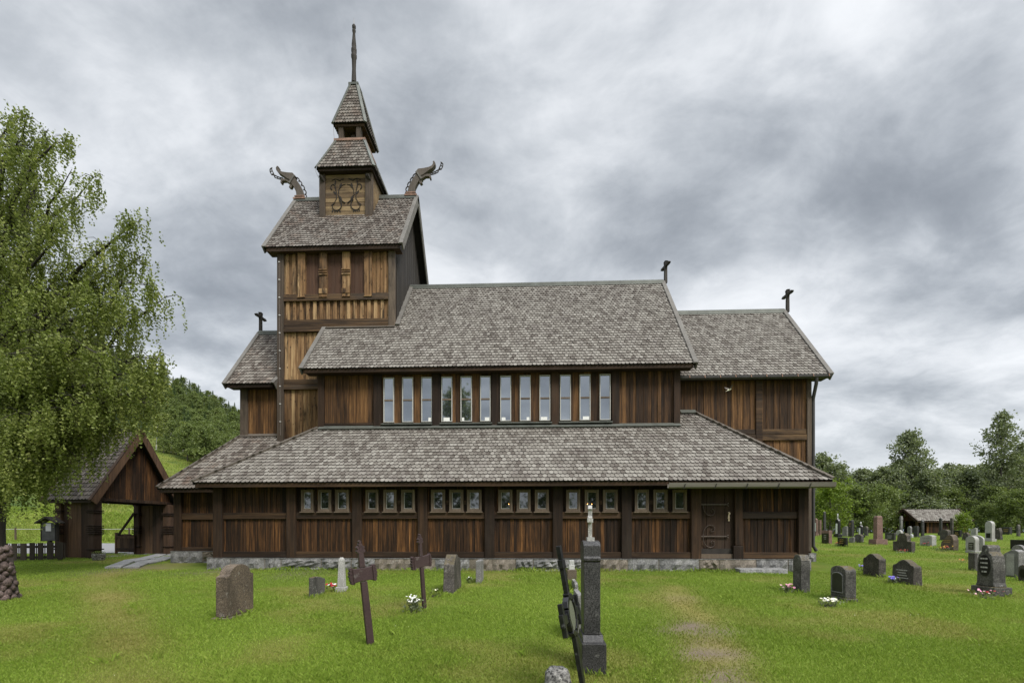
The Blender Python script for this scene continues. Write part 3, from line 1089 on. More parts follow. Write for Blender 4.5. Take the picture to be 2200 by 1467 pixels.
for a, b, y_ in ((688, 760, Y_NW), (760, 1000, Y_NW), (1000, 1240, Y_NW), (1240, 1459, Y_NW)):
    zz = z_roof_a(Y_NW) + 0.05
    fl.bar((fx(a, y_), y_ - 0.13, zz - 0.05), (fx(b, y_), y_ - 0.13, zz - 0.05), 0.2, 0.035, (0, -0.62, 0.78))
zz = z_roof_a(Y_CW) + 0.06
fl.bar((fx(1460, Y_CW), Y_CW - 0.1, zz - 0.03), (fx(1493, Y_CW), Y_CW - 0.1, zz - 0.03), 0.22, 0.035, (0, -0.62, 0.78))
obj("roof_flashing", fl, M["zinc"], church)

# ---- nave roof
XR0, XR1 = fx(648, Y_NE), fx(1494, Y_NE)
XT0, XT1 = fx(598, Y_TW), fx(850, Y_TW)
def not_in_tower(q):
    return not (q.y > Y_TW - 0.02 and q.x < XT1 + 0.02)
nave_roof = gable_roof(XR0, XR1, Y_NE, Z_NE, Y_AX, Z_NR, "shingle", e=0.172, keep=not_in_tower, ridge=(XT1 + 0.02, XR1))
# flashing where the nave roof meets the tower
tf = MB()
n_sl = (Z_NR - Z_NE) / (Y_AX - Y_NE)
zz = Z_NE + n_sl * (Y_TW - Y_NE)
tf.bar((fx(700, Y_TW), Y_TW - 0.10, zz - 0.03), (XT1, Y_TW - 0.10, zz - 0.03), 0.18, 0.035, (0, -0.75, 0.65))
obj("tower_flashing", tf, M["hip_board"], church)
tf = MB()
a = Vector((XT1 + 0.075, Y_TW - 0.05, Z_NE + n_sl * (Y_TW - 0.05 - Y_NE) + 0.08))
b = Vector((XT1 + 0.075, Y_AX, Z_NR + 0.08))
tf.bar(a, b, 0.17, 0.09, (0, -0.75, 0.65))
obj("tower_skirt_board", tf, M["barge"], church)

# ---- aisle roof: lean-to with hipped ends
ar = MB()
xtr, xtl = fx(1489, Y_CW), XE0 + (Y_CW - Y_AE) * 0.99
EL, ER = Vector((XE0, Y_AE, Z_AE)), Vector((XE1, Y_AE, Z_AE))
TL, TR = Vector((xtl, Y_CW, z_roof_a(Y_CW))), Vector((xtr, Y_CW, z_roof_a(Y_CW)))
def out_nave(q):
    return not (q.y > Y_NW + 0.05 and XN0 < q.x < XN1)
shingles(ar, EL, ER, TL, TR, 0.188, 0.130, keep=out_nave)
# east and west hipped ends
EB = Vector((XE1, 26.4, Z_AE))
TB = Vector((xtr, 23.3, z_roof_a(Y_CW)))
WB = Vector((XE0, 26.4, Z_AE))
TWB = Vector((xtl, 23.3, z_roof_a(Y_CW)))
shingles(ar, ER, Vector((XE1, Y_CW, Z_AE)), TR, Vector((xtr, Y_CW + 0.02, TR.z)), 0.188, 0.130)
shingles(ar, Vector((XE0, Y_BE + 0.6, Z_AE)), EL, Vector((xtl, Y_CW + 0.02, TL.z)), TL, 0.188, 0.130)
ar.mi = 1
slab_on(ar, EL, ER, TR, TL)
slab_on(ar, ER, EB, TB, TR)
slab_on(ar, WB, EL, TL, TWB)
slab_on(ar, EB, WB, TWB, TB)
ar.mi = 2
ar.box(XE0 + 0.08, XE1 - 0.08, Y_AE + 0.012, Y_AE + 0.06, Z_AE - 0.13, Z_AE - 0.006)
ar.box(XE0 + 0.08, XE1 - 0.08, Y_AE + 0.062, Y_AW - 0.17, Z_AE - 0.10, Z_AE - 0.075)
ar.box(XE1 - 0.06, XE1 - 0.012, Y_AE + 0.1, 26.0, Z_AE - 0.13, Z_AE - 0.006)
ar.box(XE0 + 0.012, XE0 + 0.06, Y_AE + 0.1, Y_BE + 0.6, Z_AE - 0.13, Z_AE - 0.006)
aisle_roof = obj("roof", ar, ROOFM("shingle"), church)
def hip_board(a, b, parent, w=0.16, mat="hip_board", lift=0.06):
    h = MB()
    a, b = Vector(a), Vector(b)
    h.bar(a + Vector((0, 0, lift)), b + Vector((0, 0, lift)), w, 0.055, (0, -0.3, 1))
    return obj("hip_board", h, M[mat], parent)
yw = Y_NW - 0.02
hip_board(EL, EL + (TL - EL) * ((yw - Y_AE) / (Y_CW - Y_AE)), aisle_roof)
hip_board(ER, TR, aisle_roof)

# wooden gutter trough under the east part of the aisle eave
gu = MB()
xa, xb = fx(1436, 13.98), fx(1794, 13.98)
gz_ = Z_AE - 0.16
gu.prism([(13.90, gz_ + 0.09), (13.93, gz_ - 0.03), (13.98, gz_ - 0.065), (14.06, gz_ - 0.065), (14.09, gz_ - 0.03), (14.09, gz_ + 0.06),
          (14.07, gz_ + 0.06), (14.07, gz_ - 0.02), (14.04, gz_ - 0.04), (13.98, gz_ - 0.04), (13.95, gz_ - 0.02), (13.925, gz_ + 0.09)], "x", xa, xb)
gutter = obj("gutter", gu, M["gutter_wood"], church)
gb = MB()
x = xa + 0.45
while x < xb:
    gb.bar((x, 13.895, gz_ + 0.06), (x - 0.03, 13.93, gz_ - 0.075), 0.02, 0.012, (0, -1, 0))
    gb.bar((x - 0.03, 13.93, gz_ - 0.08), (x - 0.04, 14.15, gz_ - 0.075), 0.02, 0.012)
    x += 0.86
obj("gutter_bracket", gb, M["gutter_metal"], gutter)

# ---- west low roof and wall
bz0 = fz(400, 1049, Y_BE)
bz1 = fz(560, 937, Y_VW)
XBE = fx(337, Y_BE)
XBT = fx(520, Y_VW)
br = MB()
EL2, ER2 = Vector((XBE, Y_BE, bz0)), Vector((XA0 + 2.0, Y_BE, bz0))
TL2, TR2 = Vector((XBT, Y_VW, bz1)), Vector((XA0 + 2.0, Y_VW, bz1))
b_sl = (bz1 - bz0) / (Y_VW - Y_BE)
def out_aisle(q):
    # stops where the aisle roof's west hip rises out of it
    inside = q.x > XE0 + 0.15 and q.y > Y_AE and (q.z < z_roof_a(min(q.y, Y_AE + (q.x - XE0))) - 0.1)
    return not inside and q.x < XN0 + 0.1
shingles(br, EL2, ER2, TL2, TR2, 0.188, 0.130, keep=out_aisle)
shingles(br, Vector((XBE, 24.6, bz0)), EL2, Vector((XBT, 22.3, bz1)), TL2, 0.188, 0.130)
br.mi = 1
slab_on(br, EL2, ER2, TR2, TL2)
slab_on(br, Vector((XBE, 24.6, bz0)), EL2, TL2, Vector((XBT, 22.3, bz1)))
br.mi = 2
br.box(XBE + 0.08, XA0 - 0.01, Y_BE + 0.012, Y_BE + 0.06, bz0 - 0.13, bz0 - 0.006)
br.box(XBE + 0.08, XA0 - 0.01, Y_BE + 0.062, Y_BW - 0.02, bz0 - 0.10, bz0 - 0.075)
br.box(XBE + 0.012, XBE + 0.06, Y_BE + 0.1, 24.4, bz0 - 0.13, bz0 - 0.006)
low_roof = obj("roof", br, ROOFM("shingle_brown"), church)
hip_board(EL2, TL2, low_roof)
bw = MB()
boards(bw, XB0, XA0, Y_BW, Z_BS, bz0 + 0.1, w=0.13, rsel=seg_rnd(-0.02))
bw.box(XB0, XA0, Y_BW + 0.036, Y_BW + 0.12, Z_BS, bz0 + 0.2, 0.1)
bw.box(XB0, XB0 + 0.08, Y_BW + 0.12, 24.2, Z_BS, bz0 + 0.1, 0.2)
obj("west_wall", bw, M["tar_boards"], church)
pb = MB()
pb.box(XB0 - 0.02, fx(393, Y_BW), Y_BW - 0.1, Y_BW + 0.03, Z_BS - 0.005, bz0 + 0.05)
obj("post", pb, M["tar_post"], church, bevel=0.018)
for y0_, y1_ in ((1116, 1102), (1183, 1175)):
    rb = MB()
    rb.box(fx(393, Y_BW), XA0 - 0.01, Y_BW - 0.07, Y_BW + 0.03, fz(420, y0_, Y_BW), fz(420, y1_, Y_BW))
    obj("rail" if y0_ < 1150 else "bottom_rail", rb, M["tar_rail"], church, bevel=0.008)

# ---- west vestibule
XV0, XV1 = fx(519, Y_VW), XT0
vz = fz(540, 824, Y_VE)
vzr = fz(560, 717, Y_AX)
vest_roof = gable_roof(fx(483, Y_VE), fx(588, Y_VE), Y_VE, vz, Y_AX, vzr, "shingle_brown", e=0.2, right=False)
vr = MB()
xv = fx(588, Y_VE)
shingles(vr, (xv - 0.02, Y_VE + 0.2, vz + 0.2 * (vzr - vz) / (Y_AX - Y_VE)), (XT0 + 0.02, Y_VE + 0.2, vz + 0.2 * (vzr - vz) / (Y_AX - Y_VE)),
         (xv - 0.02, Y_AX, vzr), (XT0 + 0.02, Y_AX, vzr), 0.2, 0.14)
vr.mi = 1
slab_on(vr, (xv, Y_VE + 0.2, vz + 0.2), (XT0 + 0.05, Y_VE + 0.2, vz + 0.2), (XT0 + 0.05, Y_AX, vzr), (xv, Y_AX, vzr))
obj("roof_return", vr, ROOFM("shingle_brown"), vest_roof)
bb = MB()
d = Vector((0, Y_AX - Y_VE, vzr - vz)).normalized()
n2 = Vector((0, -d.z, d.y))
a = Vector((xv - 0.02, Y_VE, vz))
bb.bar(a + n2 * 0.06 - d * 0.05, a + Vector((0.20, 0, 0)) + n2 * 0.06 + d * 0.75, 0.14, 0.05, n2)
bb.bar(a + Vector((0.05, 0, 0)) - n2 * 0.10 - d * 0.05, a + Vector((0.25, 0, 0)) - n2 * 0.1 + d * 0.7, 0.04, 0.26, n2)
obj("barge_board", bb, M["barge"], vest_roof)
rc = MB()
rc.box(xv, XT0, Y_AX - 0.13, Y_AX + 0.13, vzr - 0.05, vzr + 0.1)
obj("ridge_cap", rc, M["zinc"], vest_roof)
vw = MB()
zv0 = bz1 - 0.1
boards(vw, XV0, XV1 + 0.1, Y_VW, zv0, vz + 0.2, w=0.16, rsel=seg_rnd(0.02))
vw.box(XV0, XV1 + 0.1, Y_VW + 0.036, Y_VW + 0.12, zv0 - 0.3, vz + 0.3, 0.1)
vw.prism([(Y_VW + 0.12, zv0 - 0.3), (22.3, zv0 - 0.3), (22.3, vz + 0.2), (Y_AX, vzr - 0.2), (Y_VW + 0.12, vz + 0.2)], "x", XV0, XV0 + 0.08)
obj("vestibule_wall", vw, M["mid_boards"], church)
pb = MB()
pb.box(XV0 - 0.02, fx(534, Y_VW), Y_VW - 0.08, Y_VW + 0.03, zv0, vz + 0.1)
obj("post", pb, M["grey_post"], church, bevel=0.012)
fl = MB()
fl.bar((XV0 - 0.05, Y_VW - 0.06, bz1 + 0.03), (fx(640, Y_VW), Y_VW - 0.06, bz1 + 0.03), 0.16, 0.035, (0, -0.7, 0.7))
obj("roof_flashing", fl, M["hip_board"], church)

# ---- tower
TC = 724
Z_TE = fz(714, 528, Y_TE)
Z_TR = 14.03 + EYE
t_sl = (Z_TR - Z_TE) / (Y_AX - Y_TE)
ztw = lambda py: fz(TC, py, Y_TW)
Z_T0 = ztw(985)
tw = MB()
sections = [(985, 837, 0.115, 0.10), (815, 714, 0.10, 0.08)]
for y0_, y1_, w_, h_ in sections:
    boards(tw, XT0 + 0.1, XT1 - 0.1, Y_TW, ztw(y0_), ztw(y1_), w=w_, rsel=seg_rnd(h_))
# board-and-batten band
x = XT0 + 0.2
i = 0
while x < XT1 - 0.2:
    w_ = 0.13
    d = 0.055 if i % 2 else 0.0
    tw.box(x + 0.003, x + w_ - 0.003, Y_TW - d, Y_TW + 0.03, ztw(687), ztw(648), random.uniform(0.62, 1.0) if i % 2 else random.uniform(0.18, 0.4))
    x += w_
    i += 1
boards(tw, XT0 + 0.1, fx(646, Y_TW), Y_TW, ztw(633), Z_TE + 0.1, w=0.15, rsel=seg_rnd(0.06))
boards(tw, fx(800, Y_TW), XT1 - 0.1, Y_TW, ztw(633), Z_TE + 0.1, w=0.15, rsel=seg_rnd(0.04))
for a_, b_ in ((612, 640), (806, 836)):
    n_ = 2
    for q in range(n_):
        xx = fx(a_ + (b_ - a_) * (q + 0.5) / n_, Y_TW)
        tw.box(xx - 0.055, xx + 0.055, Y_TW - 0.06, Y_TW + 0.02, ztw(632), Z_TE + 0.05, random.uniform(0.55, 0.9))
tw.box(XT0, XT1, Y_TW + 0.036, Y_TW + 0.12, Z_T0 - 0.5, Z_TE + 0.3, 0.1)
obj("tower_wall", tw, M["honey_boards"], church)
ts = MB()
YTB = 2 * Y_AX - Y_TW
ztop = lambda y: (Z_TE + t_sl * (min(y, 2 * Y_AX - y) - Y_TE)) - 0.14
boards_side(ts, XT1 - 0.002, Y_TW + 0.13, YTB, lambda y: 7.5, ztop, 0.15)
boards_side(ts, XT0 + 0.002, Y_TW + 0.13, YTB, lambda y: 4.5, ztop, 0.15, out=-1)
ts.box(XT0, XT1, YTB - 0.05, YTB, 4.5, Z_TE + 0.2)
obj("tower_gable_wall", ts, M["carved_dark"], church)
rp = MB()
boards(rp, fx(655, Y_TW), fx(790, Y_TW), Y_TW + 0.01, ztw(634), Z_TE + 0.1, w=0.2, rsel=seg_rnd(0.05))
obj("shutter_panel", rp, M["red_panel"], church)
for a_, b_, m_ in ((598, 612, "grey_post"), (836, 850, "grey_post")):
    pb = MB()
    xa, xb = fx(a_, Y_TW), fx(b_, Y_TW)
    pb.box(xa, xb, Y_TW - 0.11, Y_TW + 0.128, Z_T0 - 0.3, Z_TE + 0.05)
    obj("tower_post", pb, M[m_], church, bevel=0.012)
for a_, b_, carved in ((643, 658, 0), (689, 705, 1), (738, 754, 1), (785, 801, 0)):
    pb = MB()
    xa, xb = fx(a_, Y_TW), fx(b_, Y_TW)
    c_ = (xa + xb) / 2
    pb.box(xa, xb, Y_TW - 0.13, Y_TW + 0.02, ztw(640), Z_TE)
    pb.box(xa - 0.015, xb + 0.015, Y_TW - 0.155, Y_TW + 0.02, ztw(641.5), ztw(640) - 0.001)
    if carved:
        for k_ in (583, 588, 593):
            pb.box(xa - 0.02, xb + 0.02, Y_TW - 0.165, Y_TW - 0.131, ztw(k_ + 1.6), ztw(k_ - 1.4))
        pb.box(xa - 0.015, xb + 0.015, Y_TW - 0.15, Y_TW - 0.131, ztw(634), ztw(623))
    else:
        pb.box(c_ + 0.05, c_ + 0.075, Y_TW - 0.145, Y_TW - 0.131, ztw(636), Z_TE)
    obj("tower_pilaster", pb, M["honey_boards"], church, bevel=0.01)
for y0_, y1_, d_ in ((648, 634, 0.12), (700, 687, 0.08), (714, 701, 0.12), (826, 815, 0.08), (837, 827, 0.11)):
    rb = MB()
    rb.box(fx(612, Y_TW) + 0.002, fx(836, Y_TW) - 0.002, Y_TW - d_, Y_TW + 0.03, ztw(y0_), ztw(y1_))
    obj("tower_rail", rb, M["honey_rail"], church, bevel=0.012)
pxs = (597.5, 850)
tower_roof = gable_roof(fx(568, Y_TE), fx(862, Y_TE), Y_TE, Z_TE, Y_AX, Z_TR, "shingle_brown", e=0.165, fascia=0.15)
fb = MB()
fb.box(XT0 - 0.02, XT1 + 0.02, Y_TW - 0.12, Y_TW + 0.035, Z_TE - 0.12, Z_TE + 0.22)
obj("eaves_beam", fb, M["tar_rail"], church)
# rafters' foot at the back of the gable seen from below
# lightning conductor with its clips
wr = MB()
xx = fx(603.5, Y_TW)
wr.tube([(xx, Y_TW - 0.135, ztw(560)), (xx + 0.01, Y_TW - 0.135, ztw(750)), (xx + 0.06, Y_TW - 0.135, ztw(935))], 0.006, 5)
obj("lightning_wire", wr, M["wire"], church)
for k_, py in enumerate(range(564, 940, 38)):
    ck = MB()
    ck.box(xx - 0.022 + k_ * 0.005, xx + 0.022 + k_ * 0.005, Y_TW - 0.15, Y_TW - 0.111, ztw(py + 0.9), ztw(py - 0.9))
    obj("wire_clip", ck, M["clip"], church)

# ---- turret on the tower ridge
Y_UF, Y_UB = 19.45, 21.35
XU0, XU1 = fx(688.5, Y_UF), fx(800.5, Y_UF)
zu = lambda py: fz(745, py, Y_UF)
Z_U0, Z_U1 = zu(466), zu(356)
tb = MB()
z = Z_U0 - 0.5
while z < Z_U1 + 0.05:
    h_ = random.uniform(0.16, 0.21)
    tb.box(XU0 + 0.02, XU1 - 0.02, Y_UF - random.uniform(0, 0.02), Y_UF + 0.05, z + 0.004, z + h_ - 0.004)
    z += h_
tb.box(XU1 - 0.06, XU1, Y_UF + 0.052, Y_UB, Z_U0 - 0.8, Z_U1 + 0.1)
tb.box(XU0, XU0 + 0.06, Y_UF + 0.052, Y_UB, Z_U0 - 0.8, Z_U1 + 0.1)
tb.box(XU0 + 0.06, XU1 - 0.06, Y_UB - 0.05, Y_UB, Z_U0 - 0.8, Z_U1 + 0.1)
turret = obj("turret", tb, M["log_board"], church)
for a_, b_ in ((688.5, 699.5), (786.5, 800.5)):
    pb = MB()
    xa, xb = fx(a_, Y_UF), fx(b_, Y_UF)
    pb.box(xa - 0.01, xb + 0.01, Y_UF - 0.09, Y_UF + 0.09, Z_U0 - 0.02, Z_U1 + 0.1)
    obj("turret_post", pb, M["grey_post"], turret, bevel=0.012)
    k = MB()
    cc = (xa + xb) / 2
    zz = zu(386)
    k.tube([(cc - 0.08, Y_UF - 0.10, zz + 0.08), (cc, Y_UF - 0.19, zz), (cc + 0.08, Y_UF - 0.10, zz - 0.12)], [0.06, 0.085, 0.03], 7)
    obj("carved_boss", k, M["carved_dark"], turret)
lb = MB()
lb.box(XU0 - 0.02, XU1 + 0.02, Y_UF - 0.1, Y_UF - 0.021, Z_U0 - 0.12, Z_U0 - 0.02)
obj("turret_sill", lb, M["honey_rail"], turret)
# tendril carving: scrolls with leaf ends
tn = MB()
def curl(cx, cy, r0, a0, a1, s=1, n=14, grow=0.55):
    p = []
    for i in range(n + 1):
        t = i / n
        a = R(a0 + (a1 - a0) * t)
        r = r0 * (1 - grow * t)
        p.append((cx + s * r * math.cos(a), cy + r * math.sin(a)))
    return p
ux = lambda px: fx(px, Y_UF)
UC = (XU0 + XU1) / 2
zm = zu(418)
paths = []
for s_ in (-1, 1):
    paths.append([(UC + s_ * u, zm + v) for u, v in ((0.05, -0.36), (0.20, -0.26), (0.33, -0.02), (0.30, 0.20), (0.16, 0.36), (0.02, 0.40))])
    paths.append([(UC + s_ * u, zm + v) for u, v in ((0.44, 0.55), (0.46, 0.35), (0.40, 0.10), (0.40, -0.18), (0.50, -0.36), (0.62, -0.44))])
    paths.append([(UC + s_ * 0.42 + x_, zm - 0.46 + y_) for x_, y_ in curl(0, 0, 0.26, 120, 420, s_)])
    paths.append([(UC + s_ * 0.52 + x_, zm + 0.30 + y_) for x_, y_ in curl(0, 0, 0.13, -60, 200, s_)])
    paths.append([(UC + s_ * u, zm + v) for u, v in ((0.10, 0.62), (0.26, 0.55), (0.44, 0.62), (0.60, 0.56))])
for p in paths:
    n_ = len(p)
    rr = [0.022 - 0.010 * i / (n_ - 1) for i in range(n_)]
    tn.tube([(x_, Y_UF - 0.026, z_) for x_, z_ in p], rr, 6)
def leaflet(x_, z_, ang, ln, w_):
    ca, sa = math.cos(R(ang)), math.sin(R(ang))
    pts_ = [(0, 0), (0.35, 0.5), (0.7, 0.38), (1, 0), (0.7, -0.38), (0.35, -0.5)]
    pp = [(x_ + ca * u * ln - sa * v * w_, z_ + sa * u * ln + ca * v * w_) for u, v in pts_]
    tn.prism(pp, "y", Y_UF - 0.034, Y_UF - 0.016)
for s_ in (-1, 1):
    leaflet(UC + s_ * 0.30, zm - 0.06, 90 + s_ * 150, 0.26, 0.10)
    leaflet(UC + s_ * 0.26, zm + 0.26, 90 + s_ * 20, 0.20, 0.09)
    leaflet(UC + s_ * 0.40, zm - 0.02, 90 - s_ * 40, 0.20, 0.08)
    for q in range(4):
        leaflet(UC + s_ * (0.28 + 0.09 * q), zm - 0.62, -70 - 12 * q, 0.12, 0.05)
obj("tendril_carving", tn, M["carving_paint"], turret)

def pyramid_roof(parent, xe0, xe1, ye0, ye1, ze, xt0, xt1, yt0, yt1, zt_, sh, e, p, capmat):
    mb = MB()
    c = [Vector((xe0, ye0, ze)), Vector((xe1, ye0, ze)), Vector((xe1, ye1, ze)), Vector((xe0, ye1, ze))]
    t = [Vector((xt0, yt0, zt_)), Vector((xt1, yt0, zt_)), Vector((xt1, yt1, zt_)), Vector((xt0, yt1, zt_))]
    for i in range(4):
        j = (i + 1) % 4
        mb.mi = 0
        shingles(mb, c[i], c[j], t[i], t[j], e, p, lift=0.042)
        mb.mi = 1
        slab_on(mb, c[i], c[j], t[j], t[i], 0.04)
    mb.mi = 2
    mb.box(xe0 + 0.05, xe1 - 0.05, ye0 + 0.05, ye1 - 0.05, ze - 0.12, ze - 0.03)
    r = obj("turret_roof", mb, ROOFM(sh), parent)
    for i in range(4):
        h = MB()
        d = (t[i] - c[i]).normalized()
        cen = Vector(((xe0 + xe1) / 2, (ye0 + ye1) / 2, ze))
        o_ = (c[i] - cen)
        o_.z = 0
        o_.normalize()
        n_ = (o_ - d * o_.dot(d)).normalized()
        h.bar(c[i] + n_ * 0.03 - d * 0.04, t[i] + n_ * 0.03 + d * 0.02, 0.13, 0.05, n_)
        obj("hip_strip", h, M["zinc"], r)
    k = MB()
    k.box(xt0 - 0.07, xt1 + 0.07, yt0 - 0.07, yt1 + 0.07, zt_ - 0.02, zt_ + 0.07)
    obj("roof_collar", k, M[capmat], r)
    return r
Y1F = 19.15
Z_L = fz(741, 358, Y1F)
zt_l = fz(750, 303, 19.75)
pyramid_roof(church, fx(680, Y1F), fx(802, Y1F), Y1F, 2 * Y_AX - Y1F, Z_L,
             fx(722, 19.75), fx(782, 19.75), 19.75, 2 * Y_AX - 19.75, zt_l, "shingle_brown", 0.17, 0.125, "copper")
# open belfry stage
YB0, YB1 = 19.80, 21.0
xb0, xb1 = fx(729, YB0), fx(777, YB0)
zb1 = fz(750, 262, YB0)
be = MB()
for (x_, y_) in ((xb0, YB0), (xb1, YB0), (xb0, YB1), (xb1, YB1)):
    be.box(x_ - 0.10 + (0.10 if x_ == xb0 else -0.10), x_ + 0.10 + (0.10 if x_ == xb0 else -0.10), y_ - 0.1, y_ + 0.1, zt_l + 0.05, zb1 + 0.1)
be.box(xb0 + 0.2, xb1 - 0.2, YB0 - 0.06, YB0 + 0.06, zt_l + 0.06, zt_l + 0.14)
be.box(xb0 + 0.2, xb1 - 0.2, YB0 - 0.06, YB0 + 0.06, zb1 - 0.08, zb1 + 0.08)
be.box(xb1 - 0.12, xb1 - 0.06, YB0 + 0.1, YB1 - 0.1, zt_l + 0.06, zt_l + 0.2)
be.box(xb0 + 0.2, xb1 - 0.2, YB1 - 0.04, YB1 + 0.04, zt_l + 0.06, zb1)
belfry = obj("belfry", be, M["grey_post"], church, bevel=0.01)
bl = MB()
bl.lathe([(0.05, 0.42), (0.13, 0.40), (0.16, 0.28), (0.18, 0.12), (0.25, 0.02), (0.26, 0.0)], ((xb0 + xb1) / 2, Y_AX, zt_l + 0.14), 14)
obj("bell", bl, M["plaque_black"], belfry, smooth_ang=40)
bp = MB()
bp.box((xb0 + xb1) / 2 - 0.02, (xb0 + xb1) / 2 + 0.12, Y_AX - 0.45, Y_AX - 0.35, zt_l + 0.08, zt_l + 0.40)
obj("bell_beam", bp, M["grey_post"], belfry)
Y2F = 19.62
Z_P = fz(750, 263, Y2F)
zt_p = fz(759, 183, 20.2)
top_roof = pyramid_roof(church, fx(716, Y2F), fx(784, Y2F), Y2F, 2 * Y_AX - Y2F, Z_P,
                        fx(753, 20.2), fx(767, 20.2), 20.2, 2 * Y_AX - 20.2, zt_p, "shingle_brown", 0.165, 0.115, "zinc")
sp_ = MB()
xs_ = fx(760.5, Y_AX)
zs = lambda py: fz(760, py, Y_AX)
prof = [(0.11, 178), (0.085, 150), (0.10, 128), (0.125, 124), (0.125, 119), (0.10, 117), (0.12, 112), (0.12, 106), (0.095, 104),
        (0.105, 99), (0.075, 84), (0.055, 72), (0.075, 69), (0.08, 66), (0.055, 64), (0.08, 61), (0.085, 57), (0.06, 54.5), (0.02, 54)]
sp_.lathe([(r_ * 0.95, zs(y_) - zs(178)) for r_, y_ in prof], (xs_, Y_AX, zs(178)), 12)
spire = obj("spire", sp_, M["carved_dark"], church, smooth_ang=50)
rod = MB()
rod.tube([(xs_, Y_AX, zs(55)), (xs_, Y_AX, zs(40))], [0.012, 0.004], 5)
obj("lightning_rod", rod, M["wire"], spire)
# thin wire from the turret eaves
wr = MB()
wr.tube([(fx(716, Y2F), Y2F, Z_P), (fx(717, 19.7), 19.7, fz(717, 285, 19.7)), (fx(719, 19.75), 19.72, zt_l + 0.03),
         (fx(679, Y1F), Y1F - 0.02, Z_L + 0.02), (fx(678, Y1F), Y1F, Z_L - 0.15), (XU0 - 0.03, Y_UF - 0.05, zu(385)), (XU0 - 0.03, Y_UF - 0.05, zu(428))], 0.006, 4)
obj("lightning_wire", wr, M["wire"], church)

# ---- dragon heads on the tower ridge
def dragon(side):
    """outline of neck and head in metres, x outward from the neck's foot, z up"""
    root_px = 646 if side < 0 else 884
    bx = fx(root_px, Y_AX)
    bz = Z_TR + 0.09
    S = 1.0 / 51.5           # photograph rows to metres at the ridge
    o = lambda u, v: (bx + side * u * S, bz + v * S)
    t0, t1 = Y_AX - 0.09, Y_AX + 0.09
    d = MB()
    neck = [(-8, -2), (-7, 10), (-3, 22), (3, 33), (9, 41), (15, 47), (22, 45), (24, 37), (19, 31), (14, 24), (9, 14), (7, 2), (7, -2)]
    neck = [(u, v) for u, v in neck]
    d.prism([o(u, v) for u, v in neck], "y", t0, t1)
    body = obj("dragon_head", d, M["carved"], church, bevel=0.012, recalc=True)
    hd = MB()
    head = [(10, 47), (17, 54), (30, 55), (42, 57), (49, 60), (52, 65), (51, 69), (54, 70), (57, 66), (56, 61), (51, 55), (44, 51), (36, 46), (29, 41), (20, 38)]
    hd.prism([o(u * 0.93, v) for u, v in head], "y", t0 - 0.02, t1 + 0.02)
    jaw = [(18, 38), (29, 41), (38, 43), (45, 43), (46, 40), (47, 34), (44, 33), (42, 38), (34, 38), (26, 33), (20, 33)]
    hd.prism([o(u * 0.93, v) for u, v in jaw], "y", t0 + 0.01, t1 - 0.01)
    beard = [(18, 33), (22, 31), (25, 24), (20, 22), (17, 27)]
    hd.prism([o(u, v) for u, v in beard], "y", t0 + 0.02, t1 - 0.02)
    obj("head", hd, M["carved"], body, bevel=0.008, recalc=True)
    co = MB()
    a, b = o(12, 49), o(23, 32)
    co.bar((a[0], Y_AX, a[1]), (b[0], Y_AX, b[1]), 0.24, 0.075, (side * 0.85, 0, 0.5))
    obj("collar", co, M["barge"], body)
    # tongue: a ladder of two rails with rungs, curling up
    tg = MB()
    mid = [(40, 45), (46, 46), (52, 48), (58, 51), (63, 56), (66, 62), (67, 67), (65, 70)]
    hw = [1.6, 2.0, 2.3, 2.6, 2.9, 2.9, 2.2, 1.0]
    for s2 in (-1, 1):
        tg.tube([(o(u, v + s2 * h_ * 0.9)[0], Y_AX, o(u, v + s2 * h_ * 0.9)[1]) if i < 4 else
                 (o(u + s2 * h_ * 0.8, v - s2 * h_ * 0.4)[0] if side > 0 else o(u + s2 * h_ * 0.8, v - s2 * h_ * 0.4)[0], Y_AX, o(u + s2 * h_ * 0.8, v - s2 * h_ * 0.4)[1])
                 for i, ((u, v), h_) in enumerate(zip(mid, hw))], 0.022, 6)
    for i in range(0, 7):
        (u, v), h_ = mid[i], hw[i]
        a = o(u, v - h_) if i < 4 else o(u - h_ * 0.8, v + h_ * 0.4)
        b = o(u, v + h_) if i < 4 else o(u + h_ * 0.8, v - h_ * 0.4)
        tg.tube([(a[0], Y_AX, a[1]), (b[0], Y_AX, b[1])], 0.02, 5)
    obj("tongue", tg, M["carved_dark"], body)
    # crest of loops down the back of the neck
    for (u, v), an in zip([(-11, 4), (-10, 14), (-6, 24), (0, 34), (6, 42)], (90, 78, 66, 58, 50)):
        cr_ = MB()
        pp = []
        for i in range(9):
            a = R(-100 + 200 * i / 8)
            lx, lz = -math.cos(a) * 3.6 , math.sin(a) * 5.4
            ca, sa = math.cos(R(an - 90)), math.sin(R(an - 90))
            pp.append(o(u + 1.5 + lx * ca - lz * sa * 1.0, v + lx * sa + lz * ca))
        cr_.tube([(x_, Y_AX, z_) for x_, z_ in pp], 0.024, 6)
        obj("crest_loop", cr_, M["carved_dark"], body)
    ft = MB()
    ft.prism([(bx - 0.22, Z_TR + 0.118), (bx + 0.22, Z_TR + 0.118), (bx + 0.20, Z_TR + 0.165), (bx - 0.20, Z_TR + 0.165)], "y", Y_AX - 0.13, Y_AX + 0.13)
    ft.prism([(bx - 0.26, Z_TR + 0.0), (bx + 0.26, Z_TR + 0.0), (bx + 0.26, Z_TR + 0.06), (bx - 0.26, Z_TR + 0.06)], "y", Y_AX - 0.165, Y_AX - 0.135)
    obj("neck_flashing", ft, M["copper"], body)
dragon(-1)
dragon(1)

